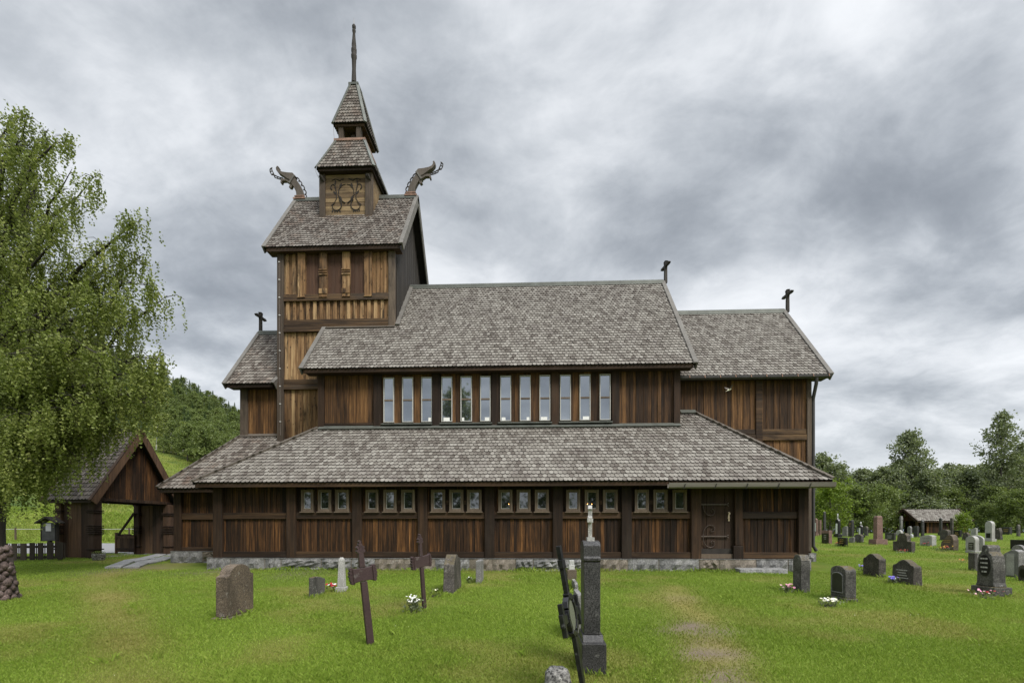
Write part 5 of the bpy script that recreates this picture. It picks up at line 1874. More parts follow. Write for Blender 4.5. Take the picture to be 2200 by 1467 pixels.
GV = [
 # left and middle of the lawn
 ((463, 487, 545, 1212, 1331), "shoulder", "st_brown", "large brown speckled headstone with a rounded top, largest on the left lawn", dict(plinth=(0.02, 0.05))),
 ((663, 672, 699, 1237, 1284), "slant", "st_greydark", "low dark headstone with a sloping top beside the red and white flowers", {}),
 ((951, 974, 1000, 1189, 1277), "rough", "st_mossy", "tall rough dark stone slab between the brown iron cross and the small grey post", {}),
 ((1022, 1033, 1039, 1203, 1253), "flat", "st_grey", "small square grey stone post close to the church wall", {}),
 ((1225, 1236, 1242, 1247, 1273), "rough", "st_rock", "rough light grey block behind the black leaning cross", {}),
 ((1232, 1241, 1247, 1273, 1378), "flat", "st_grey", "narrow grey granite slab half hidden behind the tall dark pillar", dict(bevel=0.008)),
 # right lawn, near
 ((1703, 1721, 1741, 1191, 1273), "clip", "st_greydark", "tall grey speckled headstone with clipped top corners beside pink flowers", {}),
 ((1784, 1816, 1840, 1215, 1292), "arch", "st_greydark", "arched grey headstone with a green panel and mossy top behind white flowers", dict(plaque=("archpanel", "plaque_green"), plinth=(0.05, 0.02))),
 ((1854, 1888, 1904, 1189, 1240), "ogee", "st_mossy", "dark brown headstone with a curved top beside purple flowers", {}),
 ((1915, 1961, 1983, 1202, 1258), "ogee", "st_mossy", "dark leaning headstone with pale lettering behind blue flowers", dict(text=(4, "letter_pale", 0.2, 0.62), lean=(0, 0), taper=0.7)),
 ((1918, 1958, 1967, 1145, 1187), "stepped", "st_mossy", "dark stepped headstone with side wings and red flowers at its foot", {}),
 ((2095, 2137, 2165, 1170, 1280), "bell", "st_greydark", "large bell shaped grey headstone with a black oval plaque and mossy top", dict(plinth=(0.17, 0.05), plaque=("oval", "plaque_black"), text=(4, "letter_pale", 0.30, 0.72), bevel=0.02)),
 ((2083, 2094, 2101, 1187, 1226), "flat", "st_greydark", "grey slab just behind the headstone with the black oval plaque", {}),
 ((2155, 2188, 2204, 1180, 1242), "wave", "st_grey", "broad fluted grey headstone at the right edge behind the bell shaped one", dict(plaque=("rect", "st_pale", 0.5, 0.08, 0.86))),
 ((2190, 2206, 2216, 1213, 1250), "round", "st_mossy", "dark rounded stone cut by the right edge of the photo", dict(plaque=("oval", "plaque_black"))),
 # right lawn, middle distance
 ((2074, 2112, 2116, 1149, 1184), "arch", "st_pale", "broad low white grey headstone behind the small white one with a black plaque", dict(text=(4, "st_grey", 0.2, 0.8))),
 ((2078, 2095, 2104, 1151, 1188), "round", "st_pale", "small white round topped headstone with a square black plaque", dict(plinth=(0.10, 0.05), plaque=("rect", "plaque_black", 0.62, 0.08, 0.55), text=(3, "letter_pale", 0.14, 0.50))),
 ((2082, 2098, 2105, 1187, 1202), "flat", "st_grey", "low square grey block in front of the small white headstone", {}),
 ((2021, 2048, 2060, 1148, 1183), "heart", "st_brown", "heart shaped polished brown headstone with grey sides above yellow flowers", dict(text=(2, "letter_gold", 0.48, 0.68), plaque=None)),
 ((1976, 2002, 2012, 1149, 1173), "wave", "st_pale", "pale grey wide headstone with red flowers at its foot", dict(text=(4, "st_grey", 0.2, 0.8))),
 ((1765, 1781, 1788, 1139, 1168), "flat", "st_red", "reddish square headstone with a dark face", dict(plaque=("rect", "plaque_black", 0.9, 0.0, 0.78), text=(3, "letter_pale", 0.3, 0.7))),
 ((1799, 1817, 1822, 1154, 1174), "flat", "st_black", "low black square headstone with gold lines and orange flowers", dict(text=(3, "letter_gold", 0.25, 0.85))),
 ((1823, 1834, 1837, 1153, 1166), "slant", "st_grey", "low grey stone with a sloping pale top beside the low black headstone", {}),
 ((1835, 1850, 1856, 1147, 1166), "arch", "st_greydark", "low grey headstone with a slightly arched top left of the red column", {}),
 ((1809, 1819, 1822, 1130, 1152), "slant", "st_grey", "plain grey slanting headstone right of the white cross", {}),
 ((1822, 1830, 1835, 1117, 1153), "slant", "st_dark", "tall dark headstone with a slanting top", dict(text=(2, "letter_gold", 0.6, 0.85))),
 ((1856, 1862, 1866, 1130, 1151), "round", "st_greydark", "small dark grey headstone right of the little white cross", {}),
 ((1749, 1754, 1757, 1113, 1151), "point", "st_red", "reddish pillar stone with a white tablet beside the church downpipe", dict(plaque=("rect", "white_card", 0.5, 0.15, 0.7), plinth=(0.2, 0.06))),
 ((1757, 1762, 1765, 1117, 1150), "flat", "st_red", "slim red stone left of the black obelisk", {}),
 ((1777, 1788, 1792, 1129, 1146), "flat", "st_grey", "small grey headstone with a dark framed panel right of the black obelisk", dict(plaque=("rect", "plaque_black", 0.75, 0.1, 0.9), text=(2, "letter_gold", 0.3, 0.7))),
 ((1901, 1921, 1925, 1144, 1161), "flat", "st_dark", "dark wide headstone with pale lettering right of the red column", dict(text=(3, "letter_pale", 0.2, 0.7))),
 ((1901, 1909, 1913, 1135, 1144), "wave", "st_white", "small white low stone behind the dark wide headstone", {}),
 ((1949, 1956, 1960, 1130, 1148), "round", "st_grey", "light round topped headstone before the shed gable", {}),
 ((1962, 1970, 1975, 1130, 1154), "flat", "st_dark", "dark upright headstone with orange flowers below the shed eave", dict(plinth=(0.1, 0.05))),
 ((1953, 1959, 1963, 1147, 1155), "round", "st_white", "small white rounded stone behind the stepped headstone", {}),
 ((1924, 1936, 1941, 1138, 1150), "round", "st_pale", "pale arched stone showing behind the stepped headstone", {}),
 ((2017, 2022, 2025, 1112, 1150), "clip", "st_dark", "tall dark narrow stone left before the shed wall", dict(plinth=(0.3, 0.05))),
 ((2041, 2046, 2049, 1112, 1150), "clip", "st_mossy", "tall dark narrow stone beside the young bush by the shed", dict(plinth=(0.3, 0.05))),
 ((2019, 2036, 2043, 1137, 1161), "arch", "st_mossy", "dark broad stone behind the heart shaped headstone", {}),
 ((2048, 2062, 2067, 1139, 1155), "flat", "st_black", "black square headstone with gold lettering below the young bush", dict(text=(2, "letter_gold", 0.3, 0.8))),
 ((2066, 2081, 2087, 1143, 1161), "rough", "st_mossy", "dark rough low stone left of the pale curved one", {}),
 ((2085, 2097, 2101, 1134, 1149), "slant", "st_pale", "pale curved stone behind the broad white headstone", dict(text=(3, "st_grey", 0.2, 0.7))),
 ((2116, 2131, 2138, 1119, 1163), "round", "st_pale", "tall pale headstone with a pointed round top and dark tablet", dict(plinth=(0.16, 0.05), plaque=("rect", "plaque_black", 0.6, 0.05, 0.32))),
 ((2136, 2149, 2155, 1133, 1160), "rough", "st_mossy", "rough dark boulder stone leaning beside the tall pale headstone", {}),
 ((2153, 2169, 2175, 1132, 1148), "flat", "st_dark", "dark wide headstone with gold lettering near the right edge", dict(text=(2, "letter_gold", 0.3, 0.8))),
 ((2109, 2114, 2117, 1129, 1143), "flat", "st_red", "small red stone behind the tall pale headstone", {}),
 ((2170, 2204, 2208, 1159, 1182), "flat", "st_black", "long black slab headstone at the right edge of the photo", {}),
 ((2172, 2200, 2208, 1170, 1190), "round", "st_grey", "grey arched headstone before the long black slab at the right edge", {}),
]
for m_, st_, mt_, lb_, kw in GV:
    kw = dict(kw)
    if kw.get("plaque", 1) is None:
        kw.pop("plaque")
    grave(m_, st_, mt_, lb_, **kw)

def monument(m, label, mat, kind, name="obelisk", cat="gravestone"):
    cx, cy, zg, w, t, h = measure(*m)
    s = min(w, t, 0.42) if kind != "column" else min(max(w, t), 0.5)
    s = max(s, 0.16)
    g = thing(name, label, cat, (cx, cy, zg), 0, "gravestones in the churchyard")
    b = MB()
    def frus(mb, s0, s1, z0, z1):
        a, c = s0 / 2, s1 / 2
        mb.hexa([(-a, -a, z0), (a, -a, z0), (a, a, z0), (-a, a, z0), (-c, -c, z1), (c, -c, z1), (c, c, z1), (-c, c, z1)])
    if kind == "obelisk":
        frus(b, s, s * 0.78, 0.2, h - s * 0.45)
        frus(b, s * 0.779, 0.02, h - s * 0.4495, h)
        p = MB()
        frus(p, s * 1.5, s * 1.45, -0.1, 0.199)
    elif kind == "column":
        frus(b, s * 0.62, s * 0.58, 0.30, h - 0.06)
        frus(b, s * 0.58, s * 0.42, h - 0.0599, h)
        p = MB()
        frus(p, s * 1.25, s * 1.2, -0.1, 0.30)
    elif kind == "pointed":
        frus(b, s * 0.8, s * 0.74, 0.15, h * 0.76)
        frus(b, s * 0.95, s * 0.95, h * 0.7601, h * 0.80)
        frus(b, s * 0.93, 0.16, h * 0.8001, h)
        p = MB()
        frus(p, s * 1.2, s * 1.15, -0.1, 0.149)
    elif kind == "marble":
        frus(b, s * 0.92, s * 0.66, 0.10, h * 0.93)
        frus(b, s * 0.66, s * 0.34, h * 0.9301, h)
        p = MB()
        frus(p, s * 1.35, s * 1.3, -0.1, 0.099)
    obj("shaft", b, M[mat], g, local=True, bevel=0.01)
    obj("plinth", p, M[mat if mat != "st_white" else "st_grey"], g, local=True, bevel=0.012)
    return g
monument((1766, 1772, 1777, 1098, 1150), "tall black obelisk with a pointed top near the church downpipe", "st_dark", "obelisk")
monument((1874, 1889, 1899, 1108, 1170), "tall reddish granite column on a square block", "st_red", "column", "grave_column")
monument((1929, 1937, 1943, 1108, 1145), "light grey pillar with a pointed cap before the shed gable", "st_grey", "pointed", "grave_pillar")
monument((720, 735, 748, 1197, 1272), "small white marble obelisk before the church wall, right of the red flowers", "st_pale", "marble")
for x_, yt_, lb_ in ((1982, 1116, "thin dark wooden post before the shed wall"), (2188, 1126, "slim grey stone post far right in the churchyard")):
    p_ = hit(x_, 1152)
    q = MB()
    hh = fz(x_, yt_, p_.y) - p_.z
    q.prism([(-0.09, -0.1), (0.09, -0.1), (0.075, hh - 0.12), (0.0, hh), (-0.075, hh - 0.12)], "x", -0.08, 0.08)
    o = obj("grave_post", q, M["st_dark" if x_ < 2000 else "st_greydark"], local=True, bevel=0.01, recalc=True)
    o.location = p_
    tag(o, lb_, "grave post", "gravestones in the churchyard")

def little_cross(mb, x, y, z, h, a, t=0.035, w=0.05, ang=90, fancy=False):
    ca, sa = math.cos(R(ang)), math.sin(R(ang))
    def P(u, v, k):
        return (x + u * ca - k * sa, y + u * sa + k * ca, z + v)
    if fancy:
        poly = [(-w * 1.3, 0), (w * 1.3, 0), (w * 1.3, h * .06), (w * .8, h * .09), (w * .75, h * .52), (a * .6, h * .54), (a * .75, h * .50), (a, h * .60), (a * .75, h * .70), (a * .6, h * .66),
                (w * .8, h * .68), (w * .9, h * .84), (w * 1.4, h * .9), (0, h), (-w * 1.4, h * .9), (-w * .9, h * .84), (-w * .8, h * .68), (-a * .6, h * .66), (-a * .75, h * .70), (-a, h * .60),
                (-a * .75, h * .50), (-a * .6, h * .54), (-w * .75, h * .52), (-w * .8, h * .09), (-w * 1.3, h * .06)]
    else:
        poly = [(-w, 0), (w, 0), (w, h * .5), (a, h * .5), (a, h * .5 + 2 * w), (w, h * .5 + 2 * w), (w, h), (-w, h), (-w, h * .5 + 2 * w), (-a, h * .5 + 2 * w), (-a, h * .5), (-w, h * .5)]
    n = len(poly)
    vs = [P(u, v, -t) for u, v in poly] + [P(u, v, t) for u, v in poly]
    mb.add(vs, [tuple(range(n))[::-1], tuple(range(n, 2 * n))] + [(i, (i + 1) % n, n + (i + 1) % n, n + i) for i in range(n)])
# black shafts crowned by white crosses
for (x0, xm, x1, yt, yb), yc, lb_ in (((1794, 1801, 1806, 1115, 1154), 1103, "black gravestone with a white tablet, crowned by a white marble cross"),
                                      ((1844, 1850, 1855, 1128, 1155), 1121, "small black gravestone with a white tablet and a little white cross on top")):
    g, w, t, h = grave((x0, xm, x1, yt, yb), "clip", "st_black", lb_, plinth=(0.22, 0.08), plaque=("rect", "white_card", 0.55, 0.05, 0.72))
    c = MB()
    hc = fz(xm, yc, g.location.y) - g.location.z - h
    little_cross(c, 0, 0, h - 0.005, max(hc, 0.25), 0.16, 0.04, 0.045, 60, True)
    obj("cross", c, M["st_white"], g, local=True, recalc=True)

# the tall dark pillar with its white cross in the foreground
P0 = hit(1262, 1444)
ob = thing("memorial_pillar", "tall dark speckled granite pillar on a square block, topped by a white cross, in the foreground", "gravestone", (fx(1272, P0.y + 0.13), P0.y + 0.13, P0.z), 0, "gravestones in the churchyard")
pxm = P0.y / FPX * 1.0
Zb = lambda py: fz(1262, py, P0.y + 0.06) - P0.z
q = MB()
q.box(-0.128, 0.128, -0.20, 0.36, -0.12, Zb(1376))
obj("base_block", q, M["st_dark"], ob, local=True, bevel=0.012)
q = MB()
q.prism([(-0.16, Zb(1376) + 0.001), (0.32, Zb(1376) + 0.001), (0.26, Zb(1362)), (-0.10, Zb(1362))], "x", -0.115, 0.105)
obj("moulding", q, M["st_dark"], ob, local=True, bevel=0.006)
q = MB()
z0, z1, z2, z3 = Zb(1362) + 0.001, Zb(1207), Zb(1195), Zb(1161)
q.box(-0.098, 0.078, -0.09, 0.24, z0, z1)
q.prism([(-0.09, z1 + 0.001), (0.24, z1 + 0.001), (0.255, z1 + 0.02), (0.255, z2 - 0.015), (0.24, z2), (0.235, z3 - 0.05), (0.18, z3 - 0.012), (0.075, z3), (-0.03, z3 - 0.012), (-0.085, z3 - 0.05),
         (-0.09, z2), (-0.105, z2 - 0.015), (-0.105, z1 + 0.02)], "x", -0.102, 0.081)
obj("shaft", q, M["st_dark"], ob, local=True, bevel=0.008, recalc=True)
q = MB()
h_ = Zb(1089) - z3
little_cross(q, -0.012, 0.075, z3 - 0.004, h_ + 0.03, 0.105, 0.021, 0.030, 81, True)
for s2 in (-1, 1):
    q.box(-0.012 + s2 * 0.016 - 0.026, -0.012 + s2 * 0.016 + 0.026, 0.075 + s2 * 0.100 - 0.02, 0.075 + s2 * 0.100 + 0.02, z3 + h_ * 0.55, z3 + h_ * 0.68)
q.box(-0.050, 0.03, 0.02, 0.13, z3 - 0.01, z3 + 0.035)
obj("white_cross", q, M["st_pale"], ob, local=True, recalc=True)
# stone with a pinkish marble top behind the black cross
P1 = hit(1229, 1246)
g = thing("gravestone", "pale pink marble stump on a brown base near the church wall", "gravestone", P1, 0, "gravestones in the churchyard")
sc_ = P1.y / FPX
q = MB()
q.box(-10 * sc_, 10 * sc_, 0, 0.36, -0.1, 22 * sc_)
obj("plinth", q, M["st_brown"], g, local=True, bevel=0.01)
q = MB()
q.box(-6 * sc_, 6 * sc_, 0.06, 0.26, 22 * sc_ + 0.001, 33 * sc_)
q.box(-5.4 * sc_, 5.4 * sc_, 0.075, 0.245, 33 * sc_ + 0.001, 42 * sc_)
obj("stump", q, M["st_white"], g, local=True, bevel=0.012)
# rock poking up at the bottom of the picture
P2 = hit(1200, 1496)
q = MB()
r_ = random.Random(5)
hh = fz(1200, 1437, P2.y + 0.1) - P2.z
ring = 12
pr = [(0.125, -0.12), (0.125, hh * 0.5), (0.115, hh * 0.82), (0.085, hh * 0.97), (0.04, hh)]
vs, fs = [], []
for rr, z in pr:
    for k in range(ring):
        a = 2 * math.pi * k / ring
        e = (abs(math.cos(a)) ** 4 + abs(math.sin(a)) ** 4) ** -0.25
        j = 1 + r_.uniform(-0.06, 0.06)
        vs.append((rr * e * j * math.cos(a) * 1.0, rr * e * j * math.sin(a) * 1.3, z + r_.uniform(-0.012, 0.012)))
for i in range(len(pr) - 1):
    for k in range(ring):
        fs.append((i * ring + k, i * ring + (k + 1) % ring, (i + 1) * ring + (k + 1) % ring, (i + 1) * ring + k))
fs.append(tuple((len(pr) - 1) * ring + k for k in range(ring)))
q.add(vs, fs)
o = obj("rock_stump", q, M["st_rock"], local=True, smooth_ang=50)
o.location = (P2.x, P2.y + 0.12, P2.z)
tag(o, "rough lichen covered stone stump poking from the grass at the bottom edge", "stone")

# ---------------------------------------------------------------- iron crosses
def iron_cross(base_px, top_px, arm_py, arm_ang, arm_half, label, shaft_w, plank_h):
    B = hit(*base_px)
    s = B.y / FPX
    H = (base_px[1] - top_px[1]) * s
    lean = math.atan2((top_px[0] - base_px[0]) * s, H)
    L_ = math.hypot(H, (top_px[0] - base_px[0]) * s)
    va = (base_px[1] - arm_py) * s
    g = thing("iron_cross", label, "grave cross", B, 0, "iron grave crosses on the lawn")
    g.rotation_euler = (0, lean, R(arm_ang))
    t = 0.022
    def slab(mb, poly, t0, t1):
        mb.prism(poly, "y", t0, t1)
    q = MB()
    w = shaft_w / 2
    slab(q, [(-w, -0.25), (w, -0.25), (w * 0.86, va - plank_h / 2), (-w * 0.86, va - plank_h / 2)], -t, t)
    slab(q, [(-w * .82, va + plank_h / 2), (w * .82, va + plank_h / 2), (w * 0.62, L_ - 0.13), (-w * .62, L_ - 0.13)], -t, t)
    obj("shaft", q, M["iron_rust"], g, local=True, bevel=0.006)
    q = MB()
    p2 = plank_h / 2
    slab(q, [(-arm_half, -p2 + va), (-w * 1.4, -p2 * 0.92 + va), (w * 1.4, -p2 * 0.92 + va), (arm_half, -p2 + va), (arm_half, p2 + va), (w * 1.4, p2 * .92 + va), (-w * 1.4, p2 * .92 + va), (-arm_half, p2 + va)], -t * 1.1, t * 1.1)
    obj("arm", q, M["iron_rust"], g, local=True, bevel=0.006)
    for sg in (-1, 1):
        q = MB()
        for i in range(5):
            v = va - p2 * 0.9 + p2 * 1.8 * i / 4
            u = sg * (arm_half + 0.012 + 0.014 * math.sin(math.pi * i / 4))
            q.tube([(u, -t * 1.2, v), (u, t * 1.2, v)], 0.027, 8)
        q.tube([(sg * arm_half * 0.98, -t * 1.3, va - p2), (sg * arm_half * 0.98, -t * 1.3, va + p2)], 0.012, 6)
        obj("arm_ornament", q, M["iron_rust"], g, local=True)
    q = MB()
    for i, (u, dv, rr) in enumerate([(-0.035, -0.10, 0.024), (0.035, -0.10, 0.024), (-0.032, -0.055, 0.022), (0.032, -0.055, 0.022), (0, -0.02, 0.026), (0, 0.02, 0.018), (0, -0.075, 0.03)]):
        q.tube([(u, -t * 1.1, L_ - 0.03 + dv), (u, t * 1.1, L_ - 0.03 + dv)], rr, 8)
    obj("crest_ornament", q, M["iron_rust"], g, local=True)
    return g
iron_cross((796, 1384), (770, 1158), 1229, 46, 0.140, "rust brown iron cross leaning left, the nearer one with broad arms", 0.100, 0.185)
iron_cross((912, 1309), (896, 1146), 1204, 60, 0.20, "rust brown leaning iron cross beside the white daisies", 0.085, 0.20)
# the black cross of flat bars with a ring, seen nearly edge on
B = hit(1256, 1492)
top = pt(1200, 1172, B.y + 0.05)
bc = thing("ring_cross", "black iron cross with an oval centre plate, leaning left in the foreground", "grave cross", B, 0)
ax = (top - B)
Ln = ax.length
ax.normalize()
ad = Vector((-0.29, -0.95, 0.0))
ad = (ad - ax * ad.dot(ax)).normalized()
nn = ax.cross(ad).normalized()
def L3(u, v, k):
    return ax * v + ad * u + nn * k
def bar_on(mb, u0, v0, u1, v1, w, t):
    d = Vector((u1 - u0, v1 - v0)).normalized()
    s2 = Vector((-d.y, d.x)) * w / 2
    c = [(u0 - s2.x, v0 - s2.y), (u1 - s2.x, v1 - s2.y), (u1 + s2.x, v1 + s2.y), (u0 + s2.x, v0 + s2.y)]
    mb.hexa([L3(u, v, -t) for u, v in c] + [L3(u, v, t) for u, v in c])
vc = Ln * 0.535
q = MB()
bar_on(q, 0, -0.3, 0, vc - 0.16, 0.085, 0.021)
bar_on(q, 0, vc + 0.16, 0, Ln - 0.22, 0.085, 0.021)
obj("shaft", q, M["iron_black"], bc, local=True, bevel=0.006)
q = MB()
bar_on(q, 0.0, Ln - 0.219, 0, Ln - 0.13, 0.11, 0.026)
bar_on(q, 0.0, Ln - 0.129, 0, Ln, 0.075, 0.02)
obj("finial", q, M["iron_black"], bc, local=True, bevel=0.006)
for s_ in (-1, 1):
    q = MB()
    bar_on(q, s_ * 0.155, vc, s_ * 0.31, vc, 0.085, 0.018)
    bar_on(q, s_ * 0.311, vc - 0.15, s_ * 0.311, vc + 0.15, 0.05, 0.022)
    bar_on(q, s_ * 0.345, vc - 0.06, s_ * 0.345, vc + 0.06, 0.04, 0.020)
    obj("arm", q, M["iron_black"], bc, local=True, bevel=0.006)
q = MB()
for i in range(16):
    a0, a1 = 2 * math.pi * i / 16, 2 * math.pi * (i + 1) / 16
    rr = 0.172 + (0.018 if i % 2 else 0)
    bar_on(q, 0.15 * math.cos(a0), vc + rr * math.sin(a0), 0.15 * math.cos(a1), vc + rr * math.sin(a1), 0.05, 0.028)
obj("ring", q, M["iron_black"], bc, local=True, bevel=0.005)
q = MB()
el = [(0.13 * math.cos(2 * math.pi * i / 24), vc + 0.15 * math.sin(2 * math.pi * i / 24)) for i in range(24)]
n_ = len(el)
q.add([L3(u, v, -0.012) for u, v in el] + [L3(u, v, 0.012) for u, v in el], [tuple(range(n_))[::-1], tuple(range(n_, 2 * n_))] + [(i, (i + 1) % n_, n_ + (i + 1) % n_, n_ + i) for i in range(n_)])
obj("centre_plate", q, M["hub_green"], bc, local=True, recalc=True)

# ---------------------------------------------------------------- flowers
def petal_mat(name, c):
    return plain(name, c, 0.6, 0, 0.12, 30)
PET = {"white": petal_mat("white petals", (0.78, 0.78, 0.74)), "pink": petal_mat("pink petals", (0.62, 0.24, 0.40)), "rose": petal_mat("pale rose petals", (0.72, 0.42, 0.46)),
       "red": petal_mat("red petals", (0.32, 0.014, 0.018)), "blue": petal_mat("blue petals", (0.13, 0.11, 0.50)), "purple": petal_mat("violet petals", (0.22, 0.15, 0.42)),
       "yellow": petal_mat("yellow petals", (0.55, 0.33, 0.03)), "orange": petal_mat("orange petals", (0.45, 0.12, 0.03)), "cream": petal_mat("cream petals", (0.70, 0.68, 0.50))}
soil = plain("dark soil", (0.022, 0.016, 0.011), 0.95, 0, 0.3, 20)
def flowers(px, py, w, h, cols, label, leafm="leaf_dull", n=16, bs=0.022, bare=True, seed=1, leaves=90):
    rr = random.Random(seed * 7 + int(px))
    B = hit(px, py)
    s = B.y / FPX
    W, H = w * s / 2, h * s
    g = thing("flower_plant", label, "flowers", B, 0, "flowers planted on the graves")
    P = np.array([[rr.gauss(0, .45) * W, rr.gauss(0, .45) * W, max(0.0, rr.uniform(0.0, 0.85)) * H] for _ in range(leaves)])
    o = leaf_obj("leaves", P, 0.055 if H > .1 else 0.04, M[leafm], np.array([rr.random() for _ in range(leaves)]), up=0.6, parent=g)
    by = {}
    for i in range(n):
        by.setdefault(rr.choice(cols), []).append((rr.gauss(0, .45) * W, rr.gauss(0, .4) * W - 0.2 * W, H * rr.uniform(0.6, 1.08)))
    for c, pts_ in by.items():
        q = MB()
        for (x, y, z) in pts_:
            tx, ty = rr.uniform(-.5, .5), rr.uniform(-.9, .1)
            nv = Vector((tx, ty, 1)).normalized()
            a = nv.orthogonal().normalized()
            b = nv.cross(a)
            for k in range(5):
                t0 = 2 * math.pi * k / 5
                c0 = Vector((x, y, z))
                u = a * math.cos(t0) + b * math.sin(t0)
                v = a * math.cos(t0 + 1.25) + b * math.sin(t0 + 1.25)
                m1 = (u + v).normalized()
                q.add([c0, c0 + u * bs * .8 + nv * 0.004, c0 + m1 * bs * 1.15 + nv * 0.006, c0 + v * bs * .8 + nv * 0.004], [(0, 1, 2, 3)])
        obj("blossoms", q, PET[c], g, local=True)
    if bare:
        q = MB()
        k = 14
        vs = [(0, 0, 0.03)] + [(W * 1.15 * math.cos(2 * math.pi * i / k) * rr.uniform(.8, 1.1), W * 0.9 * math.sin(2 * math.pi * i / k) * rr.uniform(.8, 1.1), -0.01) for i in range(k)]
        q.add(vs, [(0, 1 + i, 1 + (i + 1) % k) for i in range(k)])
        obj("soil", q, soil, g, local=True)
    return g
def leaf_arrays(P, size, rnd, up=0.0, aspect=0.62, rng=RNG):
    n = len(P)
    d = rng.normal(size=(n, 3))
    d[:, 2] += up * 2.0
    d /= np.linalg.norm(d, axis=1, keepdims=True) + 1e-9
    k = rng.normal(size=(n, 3))
    s = np.cross(d, k)
    s /= np.linalg.norm(s, axis=1, keepdims=True) + 1e-9
    L = (size * rng.uniform(0.7, 1.25, n))[:, None]
    V = np.empty((n, 4, 3), dtype=np.float32)
    V[:, 0] = P - d * L * 0.5
    V[:, 1] = P + s * L * aspect * 0.5
    V[:, 2] = P + d * L * 0.5
    V[:, 3] = P - s * L * aspect * 0.5
    F = (np.arange(n)[:, None] * 4 + np.arange(4)[None]).astype(np.int32)
    return V.reshape(-1, 3), F, np.repeat(np.clip(rnd, 0, 1), 4)
def leaf_obj(name, P, size, mat, rnd, up=0.0, parent=None, aspect=0.62):
    V, F, r = leaf_arrays(np.asarray(P, dtype=float), size, np.asarray(rnd), up, aspect)
    return np_obj(name, V, F, mat, {"rnd": r}, parent)
flowers(712, 1270, 22, 17, ["red", "red", "white"], "red and white flower posy beside the low dark headstone", n=18, bs=0.03, bare=False, leaves=30)
flowers(889, 1314, 34, 34, ["white"], "white daisy clump at the foot of an iron cross", "leaf_dull", n=32, bs=0.018, leaves=260)
flowers(934, 1280, 36, 20, ["cream"], "leafy green plant beside the tall rough dark slab", "leaf_mid", n=2, bs=0.02, leaves=70)
flowers(1009, 1252, 15, 15, ["white"], "small dark green plant beside the little grey post", "leaf_mid", n=3, bs=0.015, bare=False, leaves=70)
flowers(1692, 1272, 24, 17, ["pink", "rose"], "pink flowers beside the grey stone with clipped corners", n=22, bs=0.026)
flowers(1780, 1301, 42, 17, ["white", "cream"], "white flowers in dark soil before the arched grey headstone", n=20, bs=0.026)
flowers(1856, 1228, 18, 15, ["purple", "blue"], "purple pansies beside the dark brown curved headstone", n=16, bs=0.026, bare=False)
flowers(1917, 1254, 22, 15, ["blue", "purple", "white"], "blue and white pansies before the leaning dark headstone", n=18, bs=0.026, bare=False)
flowers(1937, 1188, 30, 7, ["red", "red", "orange"], "red flowers at the foot of the stepped headstone", n=11, bs=0.022, bare=False)
flowers(2112, 1284, 42, 16, ["pink", "rose", "red"], "pink and red flowers before the bell shaped headstone", n=18, bs=0.020)
flowers(2025, 1183, 38, 10, ["yellow", "yellow", "orange", "red"], "yellow and orange flowers before the heart shaped headstone", n=26, bs=0.026)
flowers(1985, 1172, 22, 7, ["red"], "red flowers before the pale wide headstone", n=12, bs=0.028, bare=False)
flowers(1799, 1173, 12, 9, ["orange", "red"], "orange flowers beside the low black square headstone", n=12, bs=0.03, bare=False)
flowers(2068, 1208, 12, 6, ["orange"], "small orange flowers alone in the grass on the right", n=6, bs=0.025, bare=False, leaves=20)

# ---------------------------------------------------------------- lych gate
RZ = R(-8)
G0 = hit(204, 1199)
gate = thing("lych_gate", "dark timber lych gate with a steep shingled roof and an open gate leaf", "gate", G0, RZ)
gd = Vector((math.sin(-RZ), math.cos(-RZ)))
# width along the gable so that the far post stands on the sight line of row 362
k_ = xr(362)
GW = (G0.x - k_ * G0.y) / (k_ * gd.y - gd.x)
GW = min(max(GW, 2.6), 4.0)
GL = 1.55
z_tie = fz(205, 1076, G0.y) - G0.z
z_apex = fz(292, 926, G0.y + GW * 0.5) - G0.z
z_eave = z_tie + 0.06
def gpost(x, y, rings=True):
    q = MB()
    q.box(x - 0.16, x + 0.16, y - 0.16, y + 0.16, 0.0, z_tie + 0.02)
    p = obj("post", q, M["gate_boards"], gate, local=True, bevel=0.05)
    for zz in [z_tie * 0.50 + 0.075 * i for i in range(-2, 3)] + [z_tie * 0.80, z_tie * 0.80 + 0.07, z_tie * 0.16]:
        q = MB()
        q.box(x - 0.20, x + 0.20, y - 0.20, y + 0.20, zz - 0.022, zz + 0.022)
        obj("carved_ring", q, M["tar_post"], p, local=True, bevel=0.015)
for x, y in ((-0.0, 0.0), (-GL, 0.0), (0.0, GW), (-GL, GW)):
    gpost(x, y)
for y in (0.0, GW):
    q = MB()
    x = -GL + 0.165
    while x < -0.17:
        w_ = min(random.uniform(0.17, 0.24), -0.165 - x)
        q.box(x + 0.004, x + w_ - 0.004, y - 0.05 - random.uniform(0, 0.02), y + 0.05, 0.03, z_tie)
        x += w_
    obj("side_wall", q, M["gate_boards"], gate, local=True)
